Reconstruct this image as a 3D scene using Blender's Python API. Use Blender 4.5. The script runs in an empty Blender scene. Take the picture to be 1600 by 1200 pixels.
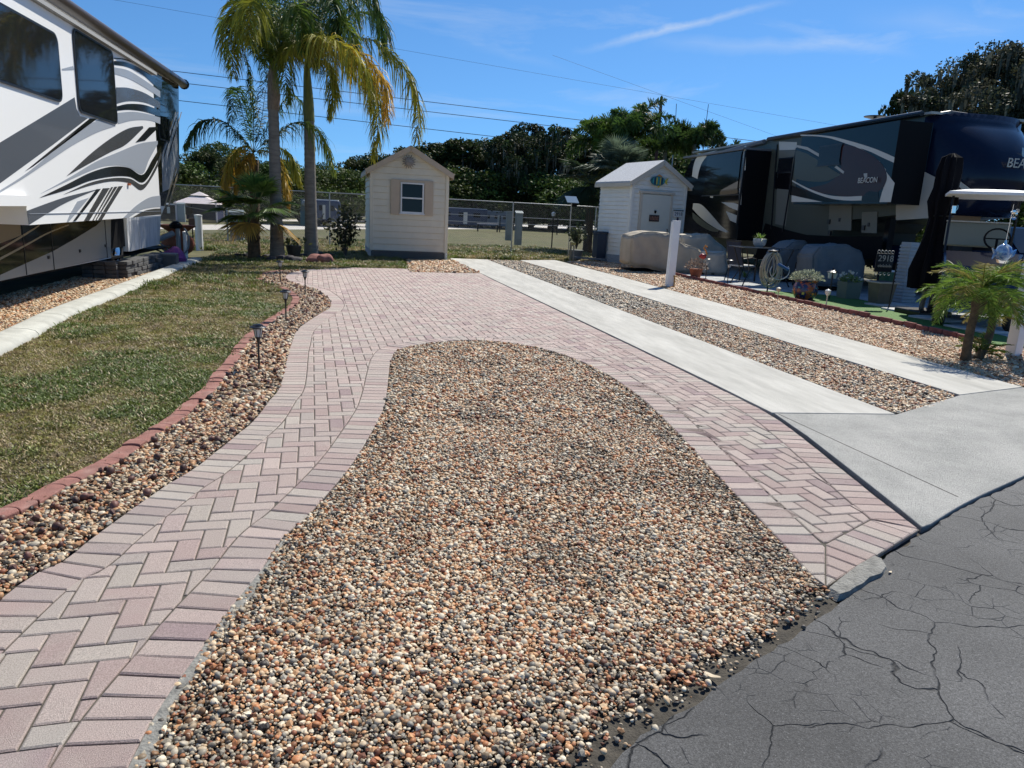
import bpy, math, random
import numpy as np
from mathutils import Vector, Matrix, Euler
R = math.radians
random.seed(7); rng = np.random.default_rng(7)
S = bpy.context.scene
COL = S.collection
# ---------------------------------------------------------------- camera, sky, sun, exposure
FPX = 1140.0; EYE = 1.5
YAW, PITCH, ROLL = R(11.6), R(13.1), 0.05
_F = np.array([math.sin(YAW)*math.cos(PITCH), math.cos(YAW)*math.cos(PITCH), -math.sin(PITCH)])
_R = np.array([math.cos(YAW), -math.sin(YAW), 0.0]); _U = np.cross(_R, _F)
_R, _U = _R*math.cos(ROLL)+_U*math.sin(ROLL), _U*math.cos(ROLL)-_R*math.sin(ROLL)
cd = bpy.data.cameras.new('camera'); cam = bpy.data.objects.new('camera', cd); COL.objects.link(cam)
cam.matrix_world = Matrix(((_R[0], _U[0], -_F[0], 0), (_R[1], _U[1], -_F[1], 0), (_R[2], _U[2], -_F[2], EYE), (0, 0, 0, 1)))
cd.sensor_width = 36; cd.lens = FPX/1600*36; cd.clip_end = 2500; cd.clip_start = .05
S.camera = cam
SUN_AZ, SUN_EL = R(42), R(51)
w = bpy.data.worlds.new('World'); S.world = w; w.use_nodes = True
nt = w.node_tree; N = nt.nodes; L = nt.links; N.clear()
out = N.new('ShaderNodeOutputWorld'); bg = N.new('ShaderNodeBackground'); sky = N.new('ShaderNodeTexSky')
sky.sky_type = 'NISHITA'; sky.sun_disc = False; sky.sun_elevation = SUN_EL; sky.sun_rotation = SUN_AZ
sky.altitude = 0; sky.air_density = 1.0; sky.dust_density = 0.15; sky.ozone_density = 3.0
bg.inputs[1].default_value = 0.083
tc = N.new('ShaderNodeTexCoord')
def wmath(op, a, b=None):
    m = N.new('ShaderNodeMath'); m.operation = op
    for i, v in enumerate((a, b)):
        if v is None: continue
        if isinstance(v, (int, float)): m.inputs[i].default_value = v
        else: L.new(v, m.inputs[i])
    return m.outputs[0]
def wvec(op, a, b):
    m = N.new('ShaderNodeVectorMath'); m.operation = op; L.new(a, m.inputs[0]); m.inputs[1].default_value = b
    return m.outputs['Value'] if op == 'DOT_PRODUCT' else m.outputs[0]
def skydir(px, py):
    d = _F+_R*(px-800)/FPX-_U*(py-600)/FPX; return d/np.linalg.norm(d)
def streak(a, b, width, wob, amp):      # a thin vapour trail between two directions of the sky
    da, db = skydir(*a), skydir(*b); n = np.cross(da, db); n /= np.linalg.norm(n)
    mid = (da+db); mid /= np.linalg.norm(mid); t = np.cross(n, mid); half = abs(np.dot(db, t))
    nz = N.new('ShaderNodeTexNoise'); nz.inputs['Scale'].default_value = wob; nz.inputs['Detail'].default_value = 5
    L.new(tc.outputs['Generated'], nz.inputs['Vector'])
    d = wvec('DOT_PRODUCT', tc.outputs['Generated'], tuple(n))
    d = wmath('ADD', d, wmath('MULTIPLY', wmath('SUBTRACT', nz.outputs[0], .5), width*2.6))
    e = wmath('DIVIDE', wmath('ABSOLUTE', d), width)
    core = wmath('MAXIMUM', wmath('SUBTRACT', 1.0, e), 0.0)
    u = wmath('ABSOLUTE', wvec('DOT_PRODUCT', tc.outputs['Generated'], tuple(t)))
    fade = wmath('MINIMUM', wmath('MAXIMUM', wmath('MULTIPLY', wmath('SUBTRACT', half, u), 9.0), 0.0), 1.0)
    return wmath('MULTIPLY', wmath('MULTIPLY', core, fade), wmath('MULTIPLY', nz.outputs[0], amp))
mp = N.new('ShaderNodeMapping'); mp.inputs['Rotation'].default_value = (0, 0, R(20)); mp.inputs['Scale'].default_value = (1.2, 5, 12)
L.new(tc.outputs['Generated'], mp.inputs[0])
cz = N.new('ShaderNodeTexNoise'); cz.inputs['Scale'].default_value = 1.6; cz.inputs['Detail'].default_value = 9; cz.inputs['Roughness'].default_value = .62; cz.inputs['Distortion'].default_value = .6
L.new(mp.outputs[0], cz.inputs['Vector'])
cirrus = wmath('MULTIPLY', wmath('MAXIMUM', wmath('SUBTRACT', cz.outputs[0], .55), 0.0), 1.1)
mask = cirrus
for s in (((890, 84), (1250, -4), .0062, 26, .75), ((1000, 70), (1430, 78), .011, 12, .32), ((1180, 30), (1440, 92), .007, 14, .34), ((1320, 22), (1640, 44), .018, 9, .32), ((700, 60), (900, 112), .008, 12, .2)):
    mask = wmath('ADD', mask, streak(*s))
mask = wmath('MINIMUM', mask, .5)
sv = N.new('ShaderNodeVectorMath'); sv.operation = 'ADD'; L.new(tc.outputs['Generated'], sv.inputs[0]); sv.inputs[1].default_value = (0, 0, .075); L.new(sv.outputs[0], sky.inputs['Vector'])
tint = N.new('ShaderNodeMix'); tint.data_type = 'RGBA'; tint.blend_type = 'MULTIPLY'; tint.inputs[0].default_value = 1
L.new(sky.outputs[0], tint.inputs[6]); tint.inputs[7].default_value = (.54, .90, 1.20, 1)
mx = N.new('ShaderNodeMix'); mx.data_type = 'RGBA'; L.new(mask, mx.inputs[0]); L.new(tint.outputs[2], mx.inputs[6]); mx.inputs[7].default_value = (7.2, 7.8, 8.4, 1)
L.new(mx.outputs[2], bg.inputs[0]); L.new(bg.outputs[0], out.inputs[0])
sl = bpy.data.lights.new('sun', 'SUN'); sl.energy = 4.9; sl.angle = R(.53); sl.color = (1, .945, .84)
so = bpy.data.objects.new('sun', sl); COL.objects.link(so); so.location = (20, 20, 30)
so.rotation_euler = Vector((math.sin(SUN_AZ)*math.cos(SUN_EL), math.cos(SUN_AZ)*math.cos(SUN_EL), math.sin(SUN_EL))).to_track_quat('Z', 'Y').to_euler()
S.view_settings.view_transform = 'Standard'; S.view_settings.look = 'None'; S.view_settings.gamma = 1; S.view_settings.exposure = 0.35
S.cycles.max_bounces = 6; S.cycles.transparent_max_bounces = 8
# ---------------------------------------------------------------- measuring helpers: photo pixels to places in the world
def ray(x, y): return _F+_R*(x-800)/FPX-_U*(y-600)/FPX
def G(x, y, z=0.0):
    d = ray(x, y); t = (z-EYE)/d[2]; return (d[0]*t, d[1]*t)
def onX(x, y, X): d = ray(x, y); t = X/d[0]; return (X, d[1]*t, EYE+d[2]*t)
def onY(x, y, Y): d = ray(x, y); t = Y/d[1]; return (d[0]*t, Y, EYE+d[2]*t)
# ---------------------------------------------------------------- materials
MATS = {}
def mat(name, col, rough=.6, metal=0.0, var=0.0, vscale=4.0, bump=0.0, bscale=60.0, col2=None, c2s=3.0, c2t=(.45, .62), coat=0.0, spec=.5, attr=None, trans=0.0, stretch=None, ior=None):
    if name in MATS: return MATS[name]
    m = bpy.data.materials.new(name); m.use_nodes = True; t = m.node_tree; n = t.nodes; l = t.links
    b = n['Principled BSDF']; b.inputs['Roughness'].default_value = rough; b.inputs['Metallic'].default_value = metal
    b.inputs['Specular IOR Level'].default_value = spec; b.inputs['Coat Weight'].default_value = coat; b.inputs['Coat Roughness'].default_value = .04
    c = tuple(col)+(1,)
    tcd = n.new('ShaderNodeTexCoord'); vec = tcd.outputs['Object']
    if stretch:
        mpn = n.new('ShaderNodeMapping'); mpn.inputs['Scale'].default_value = stretch; l.new(vec, mpn.inputs[0]); vec = mpn.outputs[0]
    def noise(sc, det=4, ro=.55):
        z = n.new('ShaderNodeTexNoise'); z.inputs['Scale'].default_value = sc; z.inputs['Detail'].default_value = det; z.inputs['Roughness'].default_value = ro
        l.new(vec, z.inputs['Vector']); return z.outputs[0]
    rgb = n.new('ShaderNodeRGB'); rgb.outputs[0].default_value = c; cur = rgb.outputs[0]
    if attr:
        a = n.new('ShaderNodeAttribute'); a.attribute_name = 'col'; a.attribute_type = attr; cur = a.outputs['Color']
    if col2:
        rp = n.new('ShaderNodeMapRange'); rp.inputs[1].default_value, rp.inputs[2].default_value = c2t; l.new(noise(c2s, 6, .65), rp.inputs[0])
        mi = n.new('ShaderNodeMix'); mi.data_type = 'RGBA'; l.new(rp.outputs[0], mi.inputs[0]); l.new(cur, mi.inputs[6]); mi.inputs[7].default_value = tuple(col2)+(1,); cur = mi.outputs[2]
    if var:
        mr = n.new('ShaderNodeMapRange'); mr.inputs[1].default_value = .3; mr.inputs[2].default_value = .7; mr.inputs[3].default_value = 1-var; mr.inputs[4].default_value = 1+var; l.new(noise(vscale, 8, .6), mr.inputs[0])
        mu = n.new('ShaderNodeVectorMath'); mu.operation = 'SCALE'; l.new(cur, mu.inputs[0]); l.new(mr.outputs[0], mu.inputs['Scale']); cur = mu.outputs[0]
    l.new(cur, b.inputs['Base Color'])
    if bump:
        bm = n.new('ShaderNodeBump'); bm.inputs['Strength'].default_value = bump; bm.inputs['Distance'].default_value = .01; l.new(noise(bscale, 5), bm.inputs['Height']); l.new(bm.outputs[0], b.inputs['Normal'])
    if trans:
        tr = n.new('ShaderNodeBsdfTranslucent'); l.new(cur, tr.inputs[0]); ms = n.new('ShaderNodeMixShader'); ms.inputs[0].default_value = trans
        l.new(b.outputs[0], ms.inputs[1]); l.new(tr.outputs[0], ms.inputs[2]); l.new(ms.outputs[0], n['Material Output'].inputs[0])
    MATS[name] = m; return m
# ---------------------------------------------------------------- meshes
class MB:
    def __init__(s): s.v = []; s.f = []; s.c = []; s.m = []
    def add(s, v, f, col=None, mi=0):
        k = len(s.v); s.v += [tuple(p) for p in v]; s.f += [tuple(i+k for i in q) for q in f]; s.c += [col]*len(f); s.m += [mi]*len(f); return s
    def box(s, c, d, rz=0.0, rot=None, taper=1.0, col=None):
        x, y, z = d[0]/2, d[1]/2, d[2]/2
        v = [Vector((a*x*(taper if e > 0 else 1), b*y*(taper if e > 0 else 1), e*z)) for e in (-1, 1) for a, b in ((-1, -1), (1, -1), (1, 1), (-1, 1))]
        M_ = (rot if rot is not None else Matrix.Rotation(rz, 3, 'Z'))
        return s.add([M_ @ p+Vector(c) for p in v], [(3, 2, 1, 0), (4, 5, 6, 7), (0, 1, 5, 4), (1, 2, 6, 5), (2, 3, 7, 6), (3, 0, 4, 7)], col)
    def bar(s, p, q, w, h=None, up=(0, 0, 1)):
        p, q = Vector(p), Vector(q); h = h or w; d = q-p; z = d.normalized(); u = Vector(up)
        if abs(z.dot(u)) > .98: u = Vector((0, 1, 0))
        x = z.cross(u).normalized(); y = x.cross(z)
        v = [a+x*(i*w/2)+y*(j*h/2) for a in (p, q) for i, j in ((-1, -1), (1, -1), (1, 1), (-1, 1))]
        return s.add(v, [(3, 2, 1, 0), (4, 5, 6, 7), (0, 1, 5, 4), (1, 2, 6, 5), (2, 3, 7, 6), (3, 0, 4, 7)])
    def tube(s, pts, r, n=8, cap=True):
        P_ = [Vector(p) for p in pts]; rs = r if isinstance(r, (list, tuple)) else [r]*len(P_); v = []; ref = None
        for i, p in enumerate(P_):
            t = (P_[min(i+1, len(P_)-1)]-P_[max(i-1, 0)]).normalized()
            if ref is None: ref = Vector((0, 0, 1)) if abs(t.z) < .9 else Vector((1, 0, 0))
            x = t.cross(ref).normalized(); y = x.cross(t).normalized(); ref = y
            for k in range(n):
                a = 2*math.pi*k/n; v.append(p+x*math.cos(a)*rs[i]+y*math.sin(a)*rs[i])
        f = [(i*n+k, i*n+(k+1) % n, (i+1)*n+(k+1) % n, (i+1)*n+k) for i in range(len(P_)-1) for k in range(n)]
        if cap: f += [tuple(range(n))[::-1], tuple((len(P_)-1)*n+k for k in range(n))]
        return s.add(v, f)
    def lathe(s, c, prof, n=20, cap=True, sx=1.0, sy=1.0):
        v = [(c[0]+r*math.cos(2*math.pi*k/n)*sx, c[1]+r*math.sin(2*math.pi*k/n)*sy, c[2]+z) for r, z in prof for k in range(n)]
        f = [(i*n+k, i*n+(k+1) % n, (i+1)*n+(k+1) % n, (i+1)*n+k) for i in range(len(prof)-1) for k in range(n)]
        if cap: f += [tuple(range(n))[::-1], tuple((len(prof)-1)*n+k for k in range(n))]
        return s.add(v, f)
    def prism(s, poly, axis, a, b, col=None):
        """poly: 2-D points; axis 'x': points are (y,z) swept from x=a to b; 'y': (x,z); 'z': (x,y)"""
        def P3(p, t): return (t, p[0], p[1]) if axis == 'x' else ((p[0], t, p[1]) if axis == 'y' else (p[0], p[1], t))
        n = len(poly); v = [P3(p, a) for p in poly]+[P3(p, b) for p in poly]
        return s.add(v, [tuple(range(n))[::-1], tuple(range(n, 2*n))]+[(i, (i+1) % n, n+(i+1) % n, n+i) for i in range(n)], col)
    def build(s, name, m, parent=None, smooth=False, world=False, bevel=0.0, fix=True):
        me = bpy.data.meshes.new(name); me.from_pydata(s.v, [], s.f)
        ms = m if isinstance(m, (list, tuple)) else [m]
        for q in ms: me.materials.append(q)
        if len(ms) > 1: me.polygons.foreach_set('material_index', s.m)
        if any(c is not None for c in s.c):
            at = me.attributes.new('col', 'FLOAT_COLOR', 'FACE'); at.data.foreach_set('color', [x for c in s.c for x in (tuple(c)+(1,) if c is not None else (1, 1, 1, 1))])
        if fix:
            import bmesh
            b_ = bmesh.new(); b_.from_mesh(me); bmesh.ops.recalc_face_normals(b_, faces=b_.faces); b_.to_mesh(me); b_.free()
        return link(name, me, parent, smooth, world, bevel)
def link(name, me, parent=None, smooth=False, world=False, bevel=0.0):
    o = bpy.data.objects.new(name, me); COL.objects.link(o)
    if smooth:
        me.polygons.foreach_set('use_smooth', [True]*len(me.polygons))
        if smooth != 'all': 
            try: me.set_sharp_from_angle(angle=R(40))
            except Exception: pass
    if parent:
        o.parent = parent
        if world:
            p = parent; loc = Vector(p.location)
            while p.parent: p = p.parent; loc += Vector(p.location)
            o.location = -loc
    if bevel:
        bv = o.modifiers.new('b', 'BEVEL'); bv.width = bevel; bv.segments = 2; bv.limit_method = 'ANGLE'; bv.angle_limit = R(50)
    me.update(); return o
def npmesh(name, V, F, m, parent=None, smooth=False, col=None, dom='FACE', world=False):
    me = bpy.data.meshes.new(name); V = np.asarray(V, np.float32); F = np.asarray(F, np.int32); k = F.shape[1]
    me.vertices.add(len(V)); me.vertices.foreach_set('co', V.ravel()); me.loops.add(F.size); me.loops.foreach_set('vertex_index', F.ravel())
    me.polygons.add(len(F)); me.polygons.foreach_set('loop_start', np.arange(0, F.size, k, dtype=np.int32)); me.polygons.foreach_set('loop_total', np.full(len(F), k, np.int32))
    me.update(calc_edges=True); me.materials.append(m)
    if col is not None:
        at = me.attributes.new('col', 'FLOAT_COLOR', dom); c = np.ones((len(col), 4), np.float32); c[:, :3] = col; at.data.foreach_set('color', c.ravel())
    return link(name, me, parent, 'all' if smooth else False, world)
def tag(o, label, cat, group=None, kind=None):
    if label: o['label'] = label
    if cat: o['category'] = cat
    if group: o['group'] = group
    if kind: o['kind'] = kind
    return o
def thing(name, label, cat, loc=(0, 0, 0), rz=0.0, group=None):
    o = bpy.data.objects.new(name, None); COL.objects.link(o); o.location = loc; o.rotation_euler = (0, 0, rz); o.empty_display_size = .2
    return tag(o, label, cat, group)
def struct(o): o['kind'] = 'structure'; return o
def copy_tree(o, loc=None, rz=None, label=None, scale=None, parent=None):
    c = o.copy(); COL.objects.link(c)
    if parent: c.parent = parent
    if loc is not None: c.location = loc
    if rz is not None: c.rotation_euler = (o.rotation_euler[0], o.rotation_euler[1], rz)
    if scale is not None: c.scale = scale if isinstance(scale, (tuple, list)) else (scale,)*3
    if label: c['label'] = label
    for ch in list(o.children): copy_tree(ch, parent=c)
    return c
def text(body, size, name, m, origin, xdir, ydir, parent=None, extrude=.002, align='LEFT'):
    cu = bpy.data.curves.new(name, 'FONT'); cu.body = body; cu.size = size; cu.extrude = extrude; cu.align_x = align; cu.materials.append(m)
    o = bpy.data.objects.new(name, cu); COL.objects.link(o)
    x = Vector(xdir).normalized(); y = Vector(ydir).normalized(); z = x.cross(y)
    mw = Matrix(((x[0], y[0], z[0], 0), (x[1], y[1], z[1], 0), (x[2], y[2], z[2], 0), (0, 0, 0, 1)))
    if parent: o.parent = parent; mw.translation = Vector(origin)
    else: mw.translation = Vector(origin)
    o.matrix_local = mw
    bpy.context.view_layer.update(); me = bpy.data.meshes.new_from_object(o); r = bpy.data.objects.new(name, me); COL.objects.link(r); r.parent = parent; r.matrix_local = mw; bpy.data.objects.remove(o); r.name = name; return r
# ---------------------------------------------------------------- scattering (stuff only)
def scatter(name, pts, rot, scl, idx, col, temps, m, label=None, cat=None, parent=None):
    n = len(pts); me = bpy.data.meshes.new(name); me.vertices.add(n); me.vertices.foreach_set('co', np.asarray(pts, np.float32).ravel())
    for nm, ty, a, k in (('rot', 'FLOAT_VECTOR', rot, 'vector'), ('scl', 'FLOAT_VECTOR', scl, 'vector')):
        at = me.attributes.new(nm, ty, 'POINT'); at.data.foreach_set(k, np.asarray(a, np.float32).ravel())
    at = me.attributes.new('idx', 'INT', 'POINT'); at.data.foreach_set('value', np.asarray(idx, np.int32))
    c = np.ones((n, 4), np.float32); c[:, :3] = col; at = me.attributes.new('col', 'FLOAT_COLOR', 'POINT'); at.data.foreach_set('color', c.ravel())
    me.materials.append(m); o = bpy.data.objects.new(name, me); COL.objects.link(o)
    cname = 'shapes of '+name; tcx = bpy.data.collections.new(cname)
    for t in temps: tcx.objects.link(t)
    g = bpy.data.node_groups.new(name, 'GeometryNodeTree'); g.interface.new_socket('Geometry', in_out='INPUT', socket_type='NodeSocketGeometry'); g.interface.new_socket('Geometry', in_out='OUTPUT', socket_type='NodeSocketGeometry')
    n_ = g.nodes; l = g.links; gi = n_.new('NodeGroupInput'); go = n_.new('NodeGroupOutput'); ip = n_.new('GeometryNodeInstanceOnPoints'); ci = n_.new('GeometryNodeCollectionInfo')
    ci.inputs['Collection'].default_value = tcx; ci.inputs['Separate Children'].default_value = True; ci.inputs['Reset Children'].default_value = True
    def na(nm, ty): a = n_.new('GeometryNodeInputNamedAttribute'); a.data_type = ty; a.inputs[0].default_value = nm; return a.outputs[0]
    l.new(gi.outputs[0], ip.inputs['Points']); l.new(ci.outputs[0], ip.inputs['Instance']); ip.inputs['Pick Instance'].default_value = True
    l.new(na('idx', 'INT'), ip.inputs['Instance Index']); l.new(na('rot', 'FLOAT_VECTOR'), ip.inputs['Rotation']); l.new(na('scl', 'FLOAT_VECTOR'), ip.inputs['Scale'])
    l.new(ip.outputs[0], go.inputs[0]); md = o.modifiers.new('scatter', 'NODES'); md.node_group = g
    o['kind'] = 'stuff'
    if label: o['label'] = label
    if cat: o['category'] = cat
    return o
def inpoly(P_, poly):
    x, y = P_[:, 0], P_[:, 1]; r = np.zeros(len(P_), bool); pl = np.asarray(poly); j = len(pl)-1
    for i in range(len(pl)):
        xi, yi = pl[i]; xj, yj = pl[j]
        if yi != yj: r ^= ((yi > y) != (yj > y)) & (x < (xj-xi)*(y-yi)/(yj-yi)+xi)
        j = i
    return r
def seen(P_, pad=60):     # keeps only what stands in or near the view
    d = P_-np.array([0, 0, EYE]); c = d @ _F; u = 800+FPX*(d @ _R)/np.maximum(c, .01); v = 600-FPX*(d @ _U)/np.maximum(c, .01)
    return (c > .3) & (u > -pad-150) & (u < 1600+pad+150) & (v > -pad) & (v < 1200+pad+90)
def jitter(poly, sp, jit=.8):
    pl = np.asarray(poly); x0, y0 = pl.min(0); x1, y1 = pl.max(0)
    gx, gy = np.meshgrid(np.arange(x0, x1, sp), np.arange(y0, y1, sp*.87)); gx = gx+(np.arange(gx.shape[0]) % 2)[:, None]*sp/2
    P_ = np.stack([gx.ravel(), gy.ravel()], 1); P_ += rng.uniform(-.5, .5, P_.shape)*sp*jit
    P_ = P_[inpoly(P_, pl)]; P3 = np.c_[P_, np.zeros(len(P_))]; return P_[seen(P3)]
def vnoise(P_, sc, seed=0):  # cheap smooth value noise in the plane
    r = np.random.default_rng(seed+101); T = r.random((64, 64)); q = P_*sc+17.3; i = np.floor(q).astype(int); f = q-i; f = f*f*(3-2*f)
    a = T[i[:, 0] % 64, i[:, 1] % 64]; b = T[(i[:, 0]+1) % 64, i[:, 1] % 64]; c = T[i[:, 0] % 64, (i[:, 1]+1) % 64]; d = T[(i[:, 0]+1) % 64, (i[:, 1]+1) % 64]
    return (a*(1-f[:, 0])+b*f[:, 0])*(1-f[:, 1])+(c*(1-f[:, 0])+d*f[:, 0])*f[:, 1]
def curve(pts, step=.05):     # Catmull-Rom through points, even steps
    P_ = [np.array(p, float) for p in pts]; P_ = [2*P_[0]-P_[1]]+P_+[2*P_[-1]-P_[-2]]; o = []
    for i in range(1, len(P_)-2):
        a, b, c, d = P_[i-1:i+3]; n = max(2, int(np.linalg.norm(c-b)/step*1.5))
        for k in range(n):
            t = k/n; o.append(.5*((2*b)+(c-a)*t+(2*a-5*b+4*c-d)*t*t+(3*b-a-3*c+d)*t**3))
    o.append(P_[-2]); o = np.array(o); s = np.r_[0, np.cumsum(np.linalg.norm(np.diff(o, axis=0), axis=1))]; m = max(2, int(round(s[-1]/step)))
    u = np.linspace(0, s[-1], m+1); return np.stack([np.interp(u, s, o[:, i]) for i in range(o.shape[1])], 1)
def offset(c, d):
    t = np.gradient(c, axis=0); t /= np.linalg.norm(t, axis=1)[:, None]+1e-9
    for _ in range(3): t[1:-1] = (t[:-2]+t[1:-1]*2+t[2:])/4
    t /= np.linalg.norm(t, axis=1)[:, None]; return c+np.stack([t[:, 1], -t[:, 0]], 1)*d     # to the right of travel
def sheet(name, poly, z, m): return struct(MB().add([(p[0], p[1], z) for p in poly], [tuple(range(len(poly)))]).build(name, m))
# ================================================================ GROUND
g_mat = mat('dry_grass_ground', (.074, .076, .019), .95, var=.45, vscale=1.3, col2=(.105, .09, .035), c2s=.35, c2t=(.42, .66), bump=.8, bscale=9)
struct(MB().add([(-500, -60, -.05), (600, -60, -.05), (600, 900, -.05), (-500, 900, -.05)], [(0, 1, 2, 3)]).build('ground', g_mat))
# asphalt with wandering cracks
def asphalt():
    m = bpy.data.materials.new('asphalt'); m.use_nodes = True; t = m.node_tree; n = t.nodes; l = t.links; b = n['Principled BSDF']
    tcd = n.new('ShaderNodeTexCoord'); v = tcd.outputs['Object']
    def nz(sc, det, ro=.6, vec=v):
        z = n.new('ShaderNodeTexNoise'); z.inputs['Scale'].default_value = sc; z.inputs['Detail'].default_value = det; z.inputs['Roughness'].default_value = ro; l.new(vec, z.inputs['Vector']); return z
    def rng_(src, a, b_, c, d):
        r = n.new('ShaderNodeMapRange'); l.new(src, r.inputs[0]); r.inputs[1].default_value = a; r.inputs[2].default_value = b_; r.inputs[3].default_value = c; r.inputs[4].default_value = d; return r.outputs[0]
    def mu(a, b_, op='MULTIPLY'):
        q = n.new('ShaderNodeMath'); q.operation = op
        for i, s in enumerate((a, b_)):
            if isinstance(s, (int, float)): q.inputs[i].default_value = s
            else: l.new(s, q.inputs[i])
        return q.outputs[0]
    def cracks(sc, wob, wid, seed, lo, hi):
        wz = nz(6, 3, .5); ad = n.new('ShaderNodeVectorMath'); ad.operation = 'MULTIPLY_ADD'; l.new(wz.outputs['Color'], ad.inputs[0]); ad.inputs[1].default_value = (wob,)*3; l.new(v, ad.inputs[2])
        ad2 = n.new('ShaderNodeVectorMath'); ad2.operation = 'ADD'; l.new(ad.outputs[0], ad2.inputs[0]); ad2.inputs[1].default_value = (seed, seed*.7, 0)
        vo = n.new('ShaderNodeTexVoronoi'); vo.feature = 'DISTANCE_TO_EDGE'; vo.inputs['Scale'].default_value = sc; vo.inputs['Randomness'].default_value = 1; l.new(ad2.outputs[0], vo.inputs['Vector'])
        c = rng_(vo.outputs['Distance'], 0, wid, 1, 0); k = rng_(nz(1.7+seed*.1, 3).outputs[0], lo, hi, 0, 1); return mu(c, k)
    ck = mu(mu(cracks(1.5, .11, .0065, 3.1, .38, .50), cracks(3.2, .10, .0095, 9.3, .50, .62), 'MAXIMUM'), mu(cracks(8.5, .05, .020, 5.3, .56, .68), .7), 'MAXIMUM')
    fine = nz(210, 3, .85).outputs[0]; mid = nz(90, 4, .7).outputs[0]; big = nz(.9, 5, .6).outputs[0]
    val = mu(mu(rng_(fine, .38, .68, .45, 1.45), rng_(mid, .3, .7, .7, 1.3)), rng_(big, .32, .68, .68, 1.32))
    spk = rng_(nz(150, 2, .6).outputs[0], .66, .72, 0, .13)
    base = mu(mu(val, .093), spk, 'ADD'); base = mu(base, mu(1.0, mu(ck, .78), 'SUBTRACT'))
    cc = n.new('ShaderNodeCombineColor'); l.new(mu(base, 1.0), cc.inputs[0]); l.new(mu(base, 1.0), cc.inputs[1]); l.new(mu(base, 1.0), cc.inputs[2]); l.new(cc.outputs[0], b.inputs['Base Color'])
    b.inputs['Roughness'].default_value = .78; b.inputs['Specular IOR Level'].default_value = .4
    h = mu(mu(fine, .5), mu(mid, .5), 'ADD'); h = mu(h, mu(ck, -2.2), 'ADD'); bp = n.new('ShaderNodeBump'); bp.inputs['Strength'].default_value = .85; bp.inputs['Distance'].default_value = .006; l.new(h, bp.inputs['Height']); l.new(bp.outputs[0], b.inputs['Normal'])
    return m
def GL(pts): return [G(*p) for p in pts]
road_edge = GL([(560, 1330), (760, 1262), (940, 1200), (1000, 1147), (1037, 1129), (1101, 1087), (1157, 1050), (1240, 994), (1300, 946), (1345, 905), (1372, 875), (1443, 832), (1510, 787), (1590, 752), (1700, 700), (1850, 630)])
re_ = curve(road_edge, .05)
_rn = (vnoise(re_, 9, 3)-.5)*.035+(vnoise(re_, 30, 4)-.5)*.015
re_ = re_+np.stack([_rn, -_rn], 1)*.7
far = re_[-1]+np.array([14, 11.0])
rp = [tuple(p) for p in re_]+[tuple(far), (30, -14), (-3, -14), (re_[0][0]-.5, -2)]
sheet('road', rp, -.012, asphalt())
m_soil = mat('soil', (.060, .053, .042), .95, var=.5, vscale=30, bump=.8, bscale=120)
m_conc = mat('concrete', (.455, .445, .405), .85, var=.13, vscale=3, col2=(.33, .322, .29), c2s=1.1, c2t=(.42, .74), bump=.35, bscale=260, stretch=(2.6, .45, 1))
m_conc2 = mat('concrete_apron', (.30, .30, .28), .9, var=.38, vscale=150, col2=(.385, .38, .355), c2s=1.6, c2t=(.4, .6), bump=.9, bscale=200)
# ---- the two concrete wheel strips and the apron: slabs with real thickness
s1L = [(2.66, 24.0), (2.90, 16.5), (3.10, 11.5), (3.22, 8.17), (3.285, 6.34), (3.30, 5.31)]
s1R = [(4.42, 5.25), (4.26, 10.92), (3.90, 24.0)]
s2 = [(5.05, 24.3), (5.44, 16), (5.57, 8.5), (5.66, 5.92), (6.72, 6.25), (6.75, 12.0), (6.70, 18.5), (6.50, 25.2)]
def slab(name, poly, z, m):
    o = MB().prism(poly, 'z', -.06, z).build(name, m, bevel=.006); return struct(o)
slab('concrete_strip', s1L+s1R, .004, m_conc); slab('concrete_strip', s2, .004, m_conc)
a1 = [(3.305, 5.30), (3.21, 4.68), (3.09, 4.1), (2.96, 3.49), (2.865, 3.065)]
ap_edge = [tuple(p) for p in curve([(2.865, 3.065)]+GL([(1510, 785), (1590, 748), (1700, 697)]), .1)]
jx = G(1503, 777)
slab('concrete_apron', [(3.312, 5.295), (4.42, 5.24), (5.655, 5.91), (6.72, 6.24), (7.6, 6.4), (9.5, 6.9)]+[tuple(np.array(ap_edge[-1])+np.array([3, 2.2]))]+ap_edge[::-1][:-1]+[(2.9, 3.11), jx][:0]+[(2.875, 3.085), (2.97, 3.49), (3.10, 4.1), (3.22, 4.68)], .002, m_conc2)
m_gap = mat('dark_joint', (.05, .048, .045), .95)  # dark colour of the joints between slabs
struct(MB().prism([(3.33, 5.27), (3.34, 5.26), (jx[0]-.02, jx[1]), (jx[0]-.03, jx[1]+.01)], 'z', .0021, .0028).build('apron_joint', m_gap))
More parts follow.
